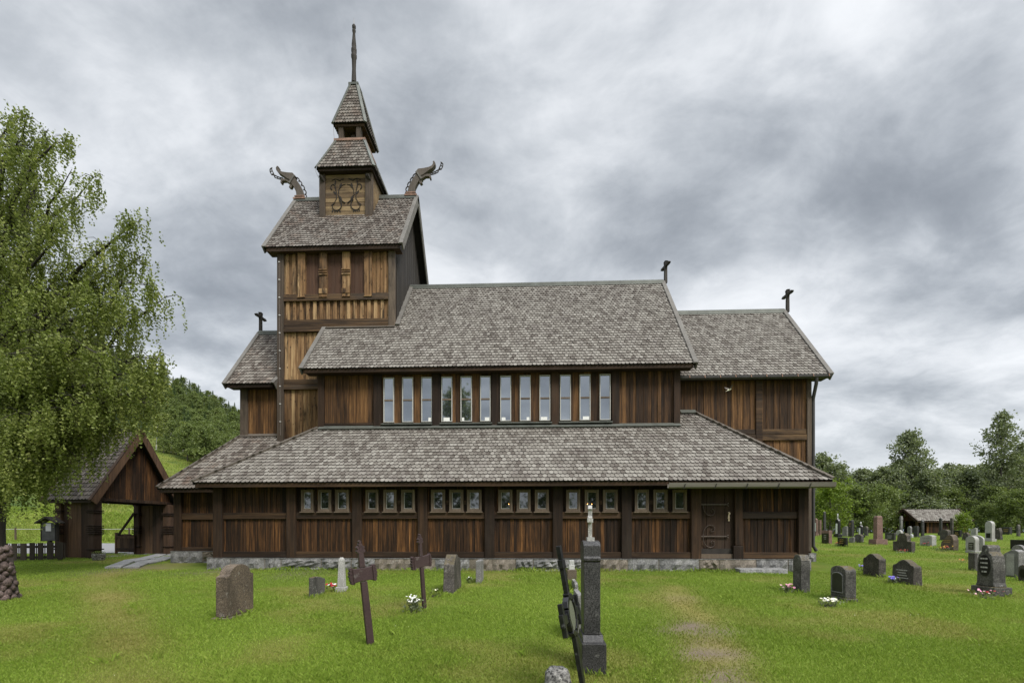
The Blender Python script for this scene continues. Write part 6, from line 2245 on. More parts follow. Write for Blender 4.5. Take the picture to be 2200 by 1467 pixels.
for x in (-0.02, -GL):
    q = MB()
    y = -0.05
    yc_ = GW / 2
    gt = lambda yy: z_eave + (z_apex - 0.12 - z_eave) * (1 - abs(yy - yc_) / (yc_ + 0.22))
    while y < GW + 0.05:
        w_ = 0.16
        a, b = y + 0.004, min(y + w_ - 0.004, GW + 0.1)
        ja = random.uniform(0, 0.012)
        pts4 = [(a, z_tie + 0.12), (b, z_tie + 0.12), (b, gt(b)), (a, gt(a))]
        if a < yc_ < b:
            pts4 = [(a, z_tie + 0.12), (b, z_tie + 0.12), (b, gt(b)), (yc_, gt(yc_)), (a, gt(a))]
        q.prism(pts4, "x", x - 0.02, x + 0.02 + ja)
        y += w_
    obj("gable_boards", q, M["tar_boards"], gate, local=True, recalc=True)
    q = MB()
    q.box(x - 0.09, x + 0.09, -0.25, GW + 0.25, z_tie + 0.021, z_tie + 0.14)
    obj("tie_beam", q, M["tar_post"], gate, local=True, bevel=0.01)
xg0, xg1 = -GL - 0.42, 0.30
ye0, ye1, yc_ = -0.36, GW + 0.36, GW / 2
ze_ = z_eave - 0.02
mb = MB()
shingles(mb, (xg0, ye0, ze_), (xg1, ye0, ze_), (xg0, yc_, z_apex), (xg1, yc_, z_apex), 0.2, 0.15)
shingles(mb, (xg1, ye1, ze_), (xg0, ye1, ze_), (xg1, yc_, z_apex), (xg0, yc_, z_apex), 0.2, 0.15)
mb.mi = 1
slab_on(mb, (xg0, ye0, ze_), (xg1, ye0, ze_), (xg1, yc_, z_apex), (xg0, yc_, z_apex))
slab_on(mb, (xg1, ye1, ze_), (xg0, ye1, ze_), (xg0, yc_, z_apex), (xg1, yc_, z_apex))
mb.mi = 2
mb.box(xg0 + 0.05, xg1 - 0.05, ye0 + 0.012, ye0 + 0.05, ze_ - 0.12, ze_ - 0.006)
mb.box(xg0 + 0.05, xg1 - 0.05, ye1 - 0.05, ye1 - 0.012, ze_ - 0.12, ze_ - 0.006)
groof = obj("roof", mb, ROOFM("shingle_dark"), gate, local=True)
for x, sg in ((xg0, -1), (xg1, 1)):
    for yy, fl_ in ((ye0, 1), (ye1, -1)):
        q = MB()
        a, b = Vector((x, yy, ze_)), Vector((x, yc_, z_apex))
        d = (b - a).normalized()
        n2 = Vector((0, -d.z * fl_, abs(d.y)))
        q.bar(a + n2 * 0.05 - d * 0.08, b + n2 * 0.05 + d * 0.05, 0.13, 0.05, n2)
        o2 = Vector((sg * 0.05, 0, 0))
        q.bar(a + o2 - n2 * 0.09 - d * 0.08, b + o2 - n2 * 0.09, 0.045, 0.24, n2)
        obj("barge_board", q, M["gate_boards"], groof, local=True)
q = MB()
q.box(xg0, xg1, yc_ - 0.10, yc_ + 0.10, z_apex + 0.03, z_apex + 0.09)
obj("ridge_cap", q, M["carved_dark"], groof, local=True)
# gate leaf swung open on the far side
q = MB()
yl = GW - 0.22
for i in range(5):
    x0_ = -GL - 0.95 + i * 0.19
    q.box(x0_ + 0.003, x0_ + 0.187, yl - 0.02, yl + 0.02, 0.10, 0.88 + 0.04 * math.sin(i * 0.8))
q.box(-GL - 0.97, -GL + 0.02, yl - 0.05, yl - 0.021, 0.18, 0.28)
q.box(-GL - 0.97, -GL + 0.02, yl - 0.05, yl - 0.021, 0.72, 0.82)
q.box(-GL - 1.03, -GL - 0.955, yl - 0.04, yl + 0.04, 0.02, 0.98)
leaf_ = obj("gate_leaf", q, M["gate_boards"], gate, local=True)
q = MB()
q.bar((-GL - 0.85, yl - 0.03, 0.86), (-GL + 0.0, yl - 0.03, 1.85), 0.06, 0.08)
obj("brace", q, M["tar_post"], leaf_, local=True)
# stone flower pot at the gate post
P3 = hit(212, 1203)
pot = thing("flower_pot", "low round stone pot with plants at the foot of the lych gate post", "pot", P3)
q = MB()
q.lathe([(0.16, -0.02), (0.19, 0.05), (0.21, 0.20), (0.20, 0.24), (0.17, 0.24), (0.16, 0.20)], (0, 0, 0), 16)
obj("bowl", q, M["st_rock"], pot, local=True, smooth_ang=50)
Pq = np.array([[random.gauss(0, .08), random.gauss(0, .08), 0.24 + random.random() * 0.10] for _ in range(70)])
leaf_obj("plant", Pq, 0.05, M["leaf_mid"], RNG.random(70), 0.5, pot)

# ---------------------------------------------------------------- picket fences
def picket_fence(pa, pb, h, label, name="picket_fence"):
    A, B_ = Vector(pa), Vector(pb)
    d = (B_ - A)
    L_ = d.length
    g = thing(name, label, "fence", A, math.atan2(d.y, d.x))
    q = MB()
    x = 0.0
    while x < L_:
        w_ = random.uniform(0.15, 0.21)
        z = gz1(A.x + d.x * x / L_, A.y + d.y * x / L_) - A.z
        q.box(x, x + w_, -0.045, -0.021, z + 0.05, z + h + random.uniform(-0.02, 0.02))
        if random.random() < 0.8:
            q.box(x + w_ + 0.03, x + w_ + 0.055, -0.042, -0.021, z + 0.05, z + h - 0.02)
        x += w_ + random.uniform(0.08, 0.11)
    obj("pickets", q, M["fence_wood"], g, local=True)
    for zz in (0.14, h - 0.14):
        q = MB()
        q.box(0, L_, -0.0205, 0.03, zz, zz + 0.085)
        obj("rail", q, M["fence_wood"], g, local=True)
    x = 0.2
    while x < L_:
        q = MB()
        q.box(x - 0.05, x + 0.05, 0.031, 0.12, -0.1, h + 0.02)
        obj("fence_post", q, M["fence_wood"], g, local=True)
        x += 1.9
    return g
F1 = hit(128, 1203)
picket_fence(hit(-190, 1212), F1, 0.66, "dark wooden picket fence left of the lych gate")
Fa = Vector((G0.x + 0.6, G0.y + GW * 1.02 + 0.1, 0))
Fa.z = gz1(Fa.x, Fa.y)
Fb = Vector((XB0 + 0.3, 21.9, gz1(XB0, 21.9)))
picket_fence(Fa, Fb, 0.66, "short dark picket fence between the lych gate and the church")

# ---------------------------------------------------------------- notice board
Nb = hit(107, 1190)
Nb = Vector((fx(107, F1.y + 0.55), F1.y + 0.55, 0))
Nb.z = gz1(Nb.x, Nb.y)
s_ = Nb.y / FPX * 1.04
zz = lambda py: fz(107, py, Nb.y) - Nb.z
nb = thing("notice_board", "small roofed notice board on a post behind the picket fence", "notice board", Nb)
q = MB()
q.box(-0.05, 0.05, -0.05, 0.05, -0.1, zz(1161))
obj("post", q, M["carved_dark"], nb, local=True)
q = MB()
w_ = 14.5 * s_
q.box(-w_, w_, -0.06, 0.06, zz(1161) + 0.001, zz(1122))
obj("panel", q, plain("grey notice panel", (0.075, 0.075, 0.078), 0.7), nb, local=True, bevel=0.01)
q = MB()
for x in (-17 * s_, 17 * s_):
    q.box(x - 0.012, x + 0.012, -0.02, 0.02, zz(1161), zz(1119))
    q.box(x * 1.13 - 0.010, x * 1.13 + 0.010, -0.02, 0.02, zz(1161), zz(1119))
q.box(-20 * s_, 20 * s_, -0.015, 0.015, zz(1162), zz(1160.5))
obj("frame_bars", q, M["carved_dark"], nb, local=True)
q = MB()
q.prism([(-25.5 * s_, zz(1122.5)), (-24 * s_, zz(1124.5)), (0, zz(1113)), (24 * s_, zz(1124.5)), (25.5 * s_, zz(1122.5)), (2 * s_, zz(1109)), (-2 * s_, zz(1109))], "y", -0.18, 0.18)
obj("roof", q, M["carved_dark"], nb, local=True, recalc=True)
q = MB()
q.box(-5.5 * s_, 6.5 * s_, -0.066, -0.061, zz(1140.5), zz(1124))
obj("paper", q, plain("pinned paper", (0.62, 0.62, 0.66), 0.8, 0, 0.03), nb, local=True)

# ---------------------------------------------------------------- cobble pillar at the left edge
C0 = hit(24, 1297)
cp = thing("cobble_pillar", "stout pillar of mortared reddish cobbles cut by the left edge of the photo", "pillar", (C0.x - 0.99, C0.y + 0.15, gz1(C0.x - 0.99, C0.y + 0.15)))
hp = fz(10, 1176, C0.y) - cp.location.z
q = MB()
rr = random.Random(9)
def blob(c, r, sq):
    vs, fs = [], []
    n, m2 = 9, 6
    sx, sy, sz = r * rr.uniform(.9, 1.2), r * rr.uniform(.9, 1.2), r * rr.uniform(.85, 1.15)
    for j in range(m2 + 1):
        ph = math.pi * j / m2
        for i in range(n):
            a = 2 * math.pi * i / n
            k = 1 + rr.uniform(-0.07, 0.07)
            vs.append((c[0] + sx * k * math.sin(ph) * math.cos(a), c[1] + sy * k * math.sin(ph) * math.sin(a), c[2] + sz * k * math.cos(ph)))
    for j in range(m2):
        for i in range(n):
            fs.append((j * n + i, (j + 1) * n + i, (j + 1) * n + (i + 1) % n, j * n + (i + 1) % n))
    q.add(vs, fs)
rows = 11
for j in range(rows):
    z = hp * (j + 0.3) / rows
    ra = 0.50 - 0.10 * j / rows
    n_ = 21
    for i in range(n_):
        a = 2 * math.pi * (i + 0.5 * (j % 2)) / n_
        e = (abs(math.cos(a)) ** 6 + abs(math.sin(a)) ** 6) ** (-1 / 6)
        blob((ra * e * math.cos(a) * rr.uniform(.94, 1.02), ra * e * math.sin(a) * rr.uniform(.94, 1.02), z + rr.uniform(-.03, .03)), 0.072 * rr.uniform(.75, 1.35), 1)
for i in range(14):
    blob((rr.uniform(-.32, .32), rr.uniform(-.32, .32), hp - 0.03), 0.12, 1)
obj("cobbles", q, M["st_cobble"], cp, local=True, smooth_ang=60)
q = MB()
q.hexa([(-.49, -.49, -.1), (.49, -.49, -.1), (.49, .49, -.1), (-.49, .49, -.1), (-.39, -.39, hp - .03), (.39, -.39, hp - .03), (.39, .39, hp - .03), (-.39, .39, hp - .03)])
obj("mortar_core", q, plain("dark mortar", (0.045, 0.036, 0.032), 0.95), cp, local=True)

# ---------------------------------------------------------------- beyond the gate: pole and tape fence
U = Vector((fx(214.5, 33.5), 33.5, 0))
U.z = gz1(U.x, U.y)
q = MB()
q.tube([(0, 0, -0.3), (0, 0, 6.4)], [0.13, 0.10], 12)
o = obj("utility_pole", q, M["gutter_wood"], local=True, smooth_ang=50)
o.location = U
tag(o, "grey wooden pole beyond the road, seen past the lych gate post", "pole")
tf_ = thing("tape_fence", "thin white tape fence on posts along the meadow beyond the road", "fence", (-34.0, 33.0, gz1(-34, 33)))
q = MB()
pts_ = []
for i in range(26):
    x = -52 + i * 1.6
    y = 33.0 + 0.03 * (x + 20)
    pts_.append((x + 34.0, y - 33.0, gz1(x, y) - tf_.location.z + 0.78))
q.tube(pts_, 0.018, 5)
obj("tape", q, M["white_paint"], tf_, local=True)
for i in range(0, 26, 5):
    q = MB()
    x, y, z = pts_[i]
    q.box(x - 0.04, x + 0.04, y - 0.04, y + 0.04, z - 0.9, z + 0.1)
    obj("fence_post", q, M["grey_post"], tf_, local=True)

# ---------------------------------------------------------------- shed among the graves
sx0, sx1 = fx(1969, 48.0), fx(2092, 48.0)
SY0, SYR, SY1 = 48.0, 49.7, 51.4
zse, zsr = fz(1990, 1118.5, 48.0), fz(1940, 1094, 49.7)
zg = gz1(sx0 + 2, 49) - 0.05
shed = thing("shed", "low brown timber shed with a grey shingled roof behind the graves", "shed", (sx0 + 2.3, 49.7, zg))
mb = MB()
shingles(mb, (sx0, SY0, zse), (sx1, SY0, zse), (sx0, SYR, zsr), (sx1, SYR, zsr), 0.2, 0.2)
mb.mi = 1
slab_on(mb, (sx0, SY0, zse), (sx1, SY0, zse), (sx1, SYR, zsr), (sx0, SYR, zsr))
slab_on(mb, (sx1, SY1, zse), (sx0, SY1, zse), (sx0, SYR, zsr), (sx1, SYR, zsr))
mb.mi = 2
mb.box(sx0 + 0.1, sx1 - 0.1, SY0 + 0.02, SY0 + 0.06, zse - 0.14, zse - 0.01)
sr = obj("roof", mb, ROOFM("shingle"), shed)
for x in (sx0, sx1):
    for yy in (SY0, SY1):
        q = MB()
        a, b = Vector((x, yy, zse)), Vector((x, SYR, zsr))
        q.bar(a, b, 0.10, 0.22, (0, 0, 1))
        obj("barge_board", q, M["gate_boards"], sr)
q = MB()
boards(q, sx0 + 1.2, sx1 - 0.3, SY0 + 0.35, zg, zse + 0.1, w=0.2)
boards_side(q, sx0 + 1.2, SY0 + 0.35, SY1 - 0.35, zg, lambda y: zse + (zsr - zse) * (1 - abs(y - SYR) / 1.7) - 0.05, 0.2, out=-1)
q.box(sx0 + 1.25, sx1 - 0.3, SY1 - 0.4, SY1 - 0.35, zg, zse)
q.box(sx1 - 0.36, sx1 - 0.301, SY0 + 0.4, SY1 - 0.4, zg, zse + 0.4)
obj("wall", q, M["tar_boards"], shed)
q = MB()
q.prism([(SY0 + 0.3, zse + 0.02), (SY1 - 0.3, zse + 0.02), (SYR, zsr - 0.12)], "x", sx0 + 0.30, sx0 + 0.36)
obj("gable_boards", q, M["tar_boards"], shed)
for yy in (SY0 + 0.4, SY1 - 0.4):
    q = MB()
    q.box(sx0 + 0.25, sx0 + 0.42, yy - 0.08, yy + 0.08, zg - 0.1, zse + 0.02)
    obj("post", q, M["gate_boards"], shed)

# ---------------------------------------------------------------- small things in and before the windows
cards = [(921, 928, 897.5, 906.5, "third"), (953.5, 966.5, 897.5, 906.5, "fourth"), (993, 997.5, 897.5, 906, "fifth"), (1042, 1052, 897, 905.5, "sixth"),
         (1078, 1086, 897, 905.5, "seventh"), (1131.5, 1137.5, 896.5, 905, "eighth"), (1162, 1175.5, 896, 904.5, "ninth"), (1252, 1265.5, 895, 903.5, "second to last")]
for a, b, y0_, y1_, wd_ in cards:
    q = MB()
    q.box(fx(a, Y_NW), fx(b, Y_NW), Y_NW - 0.052, Y_NW - 0.0355, fz(a, y1_ - 0.6, Y_NW), fz(a, y0_, Y_NW))
    tag(obj("card", q, M["white_card"], at=(fx((a + b) / 2, Y_NW), Y_NW - 0.024, fz(a, y1_ - 0.6, Y_NW))),
        "small white card at the foot of the %s tall window%s" % (wd_, " from the left" if wd_ != "second to last" else " of the row"), "card", "white cards in the tall windows")
flame = NT("lamp flame")
flame.b.inputs["Emission Color"].default_value = (1.0, 0.42, 0.12, 1)
flame.b.inputs["Emission Strength"].default_value = 5.0
flame.color((0.9, 0.5, 0.2))
for px, py, lb_ in ((1093, 1082.5, "small orange candle light behind the low window in the fourth group"), (1262, 1082.5, "left orange candle light of a pair behind the low window above the white cross"),
                    (1271.5, 1082.5, "right orange candle light of a pair behind the low window above the white cross")):
    c = pt(px, py, Y_AW - 0.085)
    t = thing("candle", lb_, "candle", c, 0, "candle lights in the low windows")
    q = MB()
    q.lathe([(0.0, -0.010), (0.006, -0.003), (0.007, 0.003), (0.003, 0.012), (0.0, 0.015)], (0, 0, 0), 8)
    obj("flame", q, flame.mat, t, local=True)
    q = MB()
    q.lathe([(0.006, -0.05), (0.006, -0.013)], (0, 0, 0), 8)
    obj("wax", q, M["white_card"], t, local=True)
# a bird flying past the chancel
bp_ = pt(1567, 837, 15.6)
bd = thing("bird", "pale bellied bird with raised wings flying before the chancel wall", "bird", bp_)
bd.rotation_euler = (0, R(-25), R(20))
q = MB()
q.tube([(-0.10, 0, 0), (-0.07, 0, 0), (-0.02, 0, 0), (0.03, 0, 0.0), (0.06, 0, 0.008), (0.085, 0, 0.004)], [0.004, 0.014, 0.024, 0.021, 0.015, 0.003], 8)
q.hexa([(-0.17, -0.02, -0.002), (-0.09, -0.008, -0.003), (-0.09, 0.008, -0.003), (-0.17, 0.02, -0.002), (-0.17, -0.02, 0.002), (-0.09, -0.008, 0.003), (-0.09, 0.008, 0.003), (-0.17, 0.02, 0.002)])
obj("body", q, PET["cream"], bd, local=True, smooth_ang=60)
for s_ in (-1, 1):
    q = MB()
    out = [(0.045, 0.012, 0.005), (0.06, 0.09, 0.06), (0.03, 0.19, 0.13), (-0.02, 0.11, 0.065), (-0.035, 0.012, 0.005)]
    top_ = [(x, s_ * y, z + 0.003) for x, y, z in out]
    bot_ = [(x, s_ * y, z - 0.003) for x, y, z in out]
    n_ = 5
    q.add(bot_ + top_, [tuple(range(n_)), tuple(range(n_, 2 * n_))[::-1]] + [(i, (i + 1) % n_, n_ + (i + 1) % n_, n_ + i) for i in range(n_)])
    obj("wing", q, M["carved"], bd, local=True, recalc=True)
# ================================================================ trees
def grow(pts, rads):
    """one tapered branch polyline"""
    return pts, rads
def tree_parts(kind, seed, H=10.0, spread=2.6, n_limbs=26, leaf=0.16, per=14, crown0=0.22, trunk_r=0.16, droop=0.0, lean=0.0, top=0.25, shape=1.0):
    rg = np.random.default_rng(seed)
    wood_mb = MB()
    tp = [Vector((lean * (t ** 1.5) * H + 0.04 * H * 0.3 * math.sin(seed + 3 * t), 0.03 * H * 0.3 * math.cos(seed * 2 + 4 * t), t * H * 0.93)) for t in np.linspace(0, 1, 9)]
    tp[0].z = -0.3
    wood_mb.tube(tp, [trunk_r * (1 - 0.9 * t) + 0.012 for t in np.linspace(0, 1, 9)], 8)
    P, RN = [], []
    for i in range(n_limbs):
        f = crown0 + (0.97 - crown0) * (i + rg.uniform(0, 0.8)) / n_limbs
        base = tp[0].lerp(tp[-1], f)
        k = min(int(f * 8), 7)
        base = tp[k].lerp(tp[k + 1], f * 8 - k)
        x = (f - crown0) / (1 - crown0)
        prof_ = (math.sin(math.pi * min(1, (x * 0.82 + 0.16)) ** shape)) * (1 - top) + top * (1 - x)
        L = spread * prof_ * rg.uniform(0.65, 1.15)
        az = i * 2.4 + rg.uniform(-0.5, 0.5)
        el = R(rg.uniform(15, 50)) + 0.5 * x
        d = Vector((math.cos(az) * math.cos(el), math.sin(az) * math.cos(el), math.sin(el)))
        pts_ = [base]
        for s in range(1, 5):
            t = s / 4
            q = base + d * L * t + Vector((0, 0, -droop * L * t * t))
            pts_.append(q + Vector(rg.normal(0, 0.04 * L, 3)))
        r0 = max(0.012, trunk_r * 0.36 * (1 - 0.75 * f))
        wood_mb.tube(pts_, [r0 * (1 - 0.8 * t) for t in (0, .25, .5, .75, 1)], 5, cap=False)
        nc = max(2, int(3 + L * 2.2))
        for c in range(nc):
            t = rg.uniform(0.30, 1.05)
            kk = min(int(t * 4), 3)
            cen = pts_[kk].lerp(pts_[kk + 1], min(t * 4 - kk, 1.2))
            cen = cen + Vector(rg.normal(0, 0.16 * L + 0.08, 3))
            tone = rg.uniform(0.12, 0.88)
            sg = rg.uniform(0.16, 0.34) * (0.5 + 0.16 * spread)
            n = int(per * rg.uniform(0.6, 1.4))
            pp = np.array(cen)[None] + rg.normal(0, 1, (n, 3)) * np.array([sg, sg, sg * 0.75])
            if droop > 0.2:
                pp[:, 2] -= np.abs(rg.normal(0, sg * 1.1 * droop, n))
            P.append(pp)
            RN.append(np.clip(tone * 0.65 + rg.random(n) * 0.4, 0, 1))
    return wood_mb, np.concatenate(P), np.concatenate(RN), leaf
def make_tree(name, label, cat, leafmat, barkmat, group, loc, **kw):
    wb, P, RN, leaf = tree_parts(name, **kw)
    t = thing(name, label, cat, loc, 0, group)
    obj("trunk", wb, M[barkmat], t, local=True, smooth_ang=60)
    leaf_obj("crown", P, leaf, M[leafmat], RN, 0.0, t, 0.7)
    return t
def make_spruce(label, group, loc, H=8.0, W=1.7, seed=1, dense=1.0):
    rg = np.random.default_rng(seed)
    wb = MB()
    wb.tube([(0, 0, -0.3), (0, 0, H)], [0.13, 0.012], 7)
    P, RN = [], []
    lev = int(H * 3.4)
    for j in range(lev):
        f = (j + 0.5) / lev
        z = H * (0.05 + 0.95 * f)
        L = W * (1 - f) ** 0.85 * rg.uniform(0.8, 1.15) + 0.05
        nb = 7
        for b in range(nb):
            az = b * 2 * math.pi / nb + j * 0.9 + rg.uniform(-.2, .2)
            l2 = L * rg.uniform(0.75, 1.1)
            n = int((10 + 26 * l2) * dense)
            t = rg.random(n) ** 0.8
            x = np.cos(az) * l2 * t
            y = np.sin(az) * l2 * t
            zz_ = z - 0.28 * l2 * t + 0.10 * l2 * t * t + rg.normal(0, 0.05, n) - np.abs(rg.normal(0, 0.07, n))
            wv = 0.20 * l2 * (1 - 0.6 * t)
            P.append(np.stack([x + rg.normal(0, 1, n) * wv * 0.5, y + rg.normal(0, 1, n) * wv * 0.5, zz_], -1))
            RN.append(np.clip(0.15 + 0.55 * t + rg.random(n) * 0.35, 0, 1))
    t = thing("spruce_tree", label, "tree", loc, 0, group)
    obj("trunk", wb, M["bark_dark"], t, local=True)
    leaf_obj("crown", np.concatenate(P), 0.20, M["needle"], np.concatenate(RN), -0.2, t, 0.34)
    return t
def at_ground(px, Y):
    x = fx(px, Y)
    return Vector((x, Y, gz1(x, Y)))

# ---------------------------------------------------------------- hillside wood on the left
GW_ = "trees of the hillside wood"
LB_B = "leafy birch of the hillside wood beyond the meadow"
LB_S = "dark spruce of the hillside wood beyond the meadow"
LB_P = "dark green broadleaf tree of the hillside wood beyond the meadow"
protoB = make_tree("birch_tree", LB_B, "tree", "leaf_mid", "bark_white", GW_, at_ground(470, 104), seed=3, H=9.0, spread=2.7, n_limbs=28, leaf=0.32, per=20, crown0=0.20, trunk_r=0.11, droop=0.25)
protoD = make_tree("broadleaf_tree", LB_P, "tree", "leaf_mid", "bark_grey", GW_, at_ground(505, 106), seed=8, H=9.5, spread=3.5, n_limbs=30, leaf=0.36, per=22, crown0=0.10, trunk_r=0.16, droop=0.1)
protoS = make_spruce(LB_S, GW_, at_ground(440, 120), 9.0, 1.9, 4)
rgf = np.random.default_rng(77)
rows_ = [(90, 425, 545, 9), (97, 400, 545, 11), (103, 385, 545, 13), (112, 330, 545, 18), (124, 300, 545, 20), (138, 280, 545, 22), (155, 270, 545, 24), (176, 260, 540, 26), (200, 255, 540, 28), (226, 250, 535, 30)]
for Y, a, b, n in rows_:
    for i in range(n):
        px = a + (b - a) * (i + rgf.uniform(0.1, 0.9)) / n
        p = at_ground(px, Y + rgf.uniform(-5, 5))
        far_ = min(1, (Y - 95) / 110)
        r = rgf.random()
        src = protoS if r < 0.08 + 0.40 * far_ else (protoB if r < 0.62 + 0.14 * far_ else protoD)
        sc_ = rgf.uniform(0.65, 1.0) * (1.0 if src is not protoS else 1.05)
        dup(src, p, rgf.uniform(0, 6.28), (sc_ * rgf.uniform(0.85, 1.15), sc_ * rgf.uniform(0.85, 1.15), sc_))
for Y, a, b, n in [(118, -120, 285, 16), (140, -140, 265, 18), (165, -160, 255, 18), (195, -180, 250, 18), (225, -200, 245, 16)]:
    for i in range(n):
        p = at_ground(a + (b - a) * (i + rgf.uniform(0.1, 0.9)) / n, Y + rgf.uniform(-9, 9))
        r = rgf.random()
        src = protoS if r < 0.3 else (protoB if r < 0.65 else protoD)
        sc_ = rgf.uniform(0.8, 1.3)
        dup(src, p, rgf.uniform(0, 6.28), (sc_ * 1.2, sc_ * 1.2, sc_))
# birches with white stems at the edge of the meadow
for i, (px, yb, yt, lb_) in enumerate([(337, 967, 890, "slender birch with a white stem beside the lych gate's roof peak"), (350, 961, 885, "slender birch, second of the white stemmed row on the meadow"),
                                       (367, 971, 899, "slender white stemmed birch standing in the middle of the meadow row"), (393, 971, 903, "slender pale stemmed birch, rightmost of the meadow row")]):
    p = hit(px, yb)
    H = (yb - yt) / FPX * p.y * 1.05
    t = make_tree("birch_tree", lb_, "tree", "birch_leaf" if i != 2 else "leaf_mid", "bark_white", "white stemmed birches on the meadow", p, seed=30 + i, H=H, spread=H * 0.26, n_limbs=20, leaf=0.28, per=16, crown0=0.40, trunk_r=0.10, droop=0.3, lean=0.02)
for px, yb, yt, lb_ in ((422, 966, 922, "young spruce at the foot of the hillside wood, left of two"), (440, 973, 937, "smaller young spruce at the foot of the hillside wood, right of two")):
    p = hit(px, yb)
    H = (yb - yt) / FPX * p.y * 1.05
    dup(protoS, p, 1.0, (H / 9 * 1.5, H / 9 * 1.5, H / 9), lb_, "young spruces below the wood")
bushA = make_tree("bush", "low bush under the white stemmed birches", "bush", "leaf_mid", "bark_grey", "bushes on the meadow", hit(378, 976), seed=50, H=2.6, spread=2.6, n_limbs=16, leaf=0.22, per=26, crown0=0.02, trunk_r=0.05)
dup(bushA, hit(352, 973), 2.0, 0.9, "low bush left under the white stemmed birches", "bushes on the meadow")
for px, Y, sc_ in ((225, 40, 1.5), (238, 43, 1.9), (252, 41, 1.6), (268, 45, 1.9), (284, 42, 1.7)):
    pass
# young birches seen through the gate
for k, (px, Y, sc_, lb_) in enumerate([(232, 46, 0.55, "young birch beyond the road, left one seen through the lych gate"), (254, 50, 0.60, "young birch beyond the road, middle one seen through the lych gate"), (276, 47, 0.52, "young birch beyond the road, right one seen through the lych gate")]):
    dup(protoB, at_ground(px, Y), k * 2.0, sc_, lb_, "young birches beyond the road")

# ---------------------------------------------------------------- trees behind the graveyard on the right
GR = "trees behind the graveyard"
A_ = make_tree("alder_tree", "tall broad tree with an open drooping top behind the shed", "tree", "leaf_dull", "bark_grey", GR, at_ground(1955, 60), seed=101, H=13.2, spread=3.9, n_limbs=46, leaf=0.27, per=30, crown0=0.10, trunk_r=0.2, droop=0.3, top=0.45)
B_ = make_tree("aspen_tree", "tallest slender tree with loose foliage near the right edge", "tree", "leaf_dull", "bark_grey", GR, at_ground(2152, 58), seed=104, H=14.6, spread=3.2, n_limbs=46, leaf=0.25, per=24, crown0=0.16, trunk_r=0.17, droop=0.0, top=0.35)
C_ = make_tree("broadleaf_tree", "round dull green tree right behind the church corner", "tree", "leaf_dull", "bark_grey", GR, at_ground(1768, 58), seed=107, H=9.5, spread=3.6, n_limbs=38, leaf=0.28, per=30, crown0=0.05, trunk_r=0.17, droop=0.15)
def hto(px, ytop, Y):
    return fz(px, ytop, Y) - gz1(fx(px, Y), Y)
for src, H0, px, yt, Y, wsc, lb_ in [
    (C_, 9.5, 1800, 1000, 62, 1.0, "dull green tree left of the thin spruce top"),
    (A_, 13.2, 1850, 993, 60, 1.15, "wide drooping tree between the thin spruce and the tall alder"),
    (C_, 9.5, 1893, 997, 58, 1.1, "round tree above the red granite column"),
    (C_, 9.5, 1925, 985, 64, 1.1, "dull tree directly left of the tall alder"),
    (C_, 9.5, 1992, 1003, 57, 1.1, "round tree above the shed roof"),
    (A_, 13.2, 2040, 981, 66, 0.8, "narrow pointed tree right of the tall alder"),
    (C_, 9.5, 2078, 1003, 60, 1.1, "round tree above the young bush by the shed"),
    (C_, 9.5, 2110, 990, 64, 1.0, "dull tree left of the tallest slender tree"),
    (B_, 14.6, 2192, 938, 59, 1.0, "tall loose tree cut by the right edge of the photo"),
    (B_, 14.6, 2240, 960, 60, 1.0, "loose tree beyond the right edge"),
    (C_, 9.5, 1868, 1004, 66, 1.0, "round tree behind the wide drooping one"), (C_, 9.5, 1945, 992, 67, 1.15, "round tree close behind the tall alder"), (C_, 9.5, 2012, 1000, 66, 1.1, "round tree behind the right slope of the alder"),
    (C_, 9.5, 2060, 992, 69, 1.1, "dull round tree far behind the young bush by the shed"), (C_, 9.5, 2135, 1000, 66, 1.2, "round tree behind the stem of the tallest slender tree"), (C_, 9.5, 2175, 985, 67, 1.2, "round tree between the two tall loose trees at the right edge"),
    (A_, 13.2, 1740, 1010, 64, 1.0, "drooping tree half hidden by the church corner")]:
    H = hto(px, yt, Y)
    s = H / H0
    dup(src, at_ground(px, Y), px * 0.37, (s * wsc, s * wsc, s), lb_, GR)
for i in range(16):
    px = 1120 + 38 * i
    Y = 60 + 5 * math.sin(i * 2.1)
    s = rgf.uniform(0.85, 1.1)
    dup(C_ if i % 3 else A_, at_ground(px, Y), i * 1.1, s, "tree of the row behind the graveyard, hidden by the church", GR)
sp2 = dup(protoS, at_ground(1813, 66), 0.4, (0.85, 0.85, hto(1813, 994, 66) / 9.0), "thin dark spruce top rising behind the church corner", GR)
Fb_ = make_tree("bush", "large bright green bush beside the church corner", "bush", "leaf_fresh", "bark_grey", "bushes behind the graves", at_ground(1782, 46), seed=120, H=5.2, spread=3.0, n_limbs=26, leaf=0.19, per=34, crown0=0.03, trunk_r=0.08, droop=0.1)
yb_ = make_tree("bush", "young yellow green bush at the end of the shed", "bush", "leaf_fresh", "bark_grey", "bushes behind the graves", at_ground(2068, 45), seed=123, H=1.75, spread=0.95, n_limbs=20, leaf=0.13, per=24, crown0=0.03, trunk_r=0.04)
mb_ = make_tree("bush", "soft green willow bush right of the shed roof", "bush", "leaf_mid", "bark_grey", "bushes behind the graves", at_ground(2140, 57), seed=126, H=5.2, spread=2.9, n_limbs=26, leaf=0.20, per=34, crown0=0.02, trunk_r=0.07, droop=0.1)
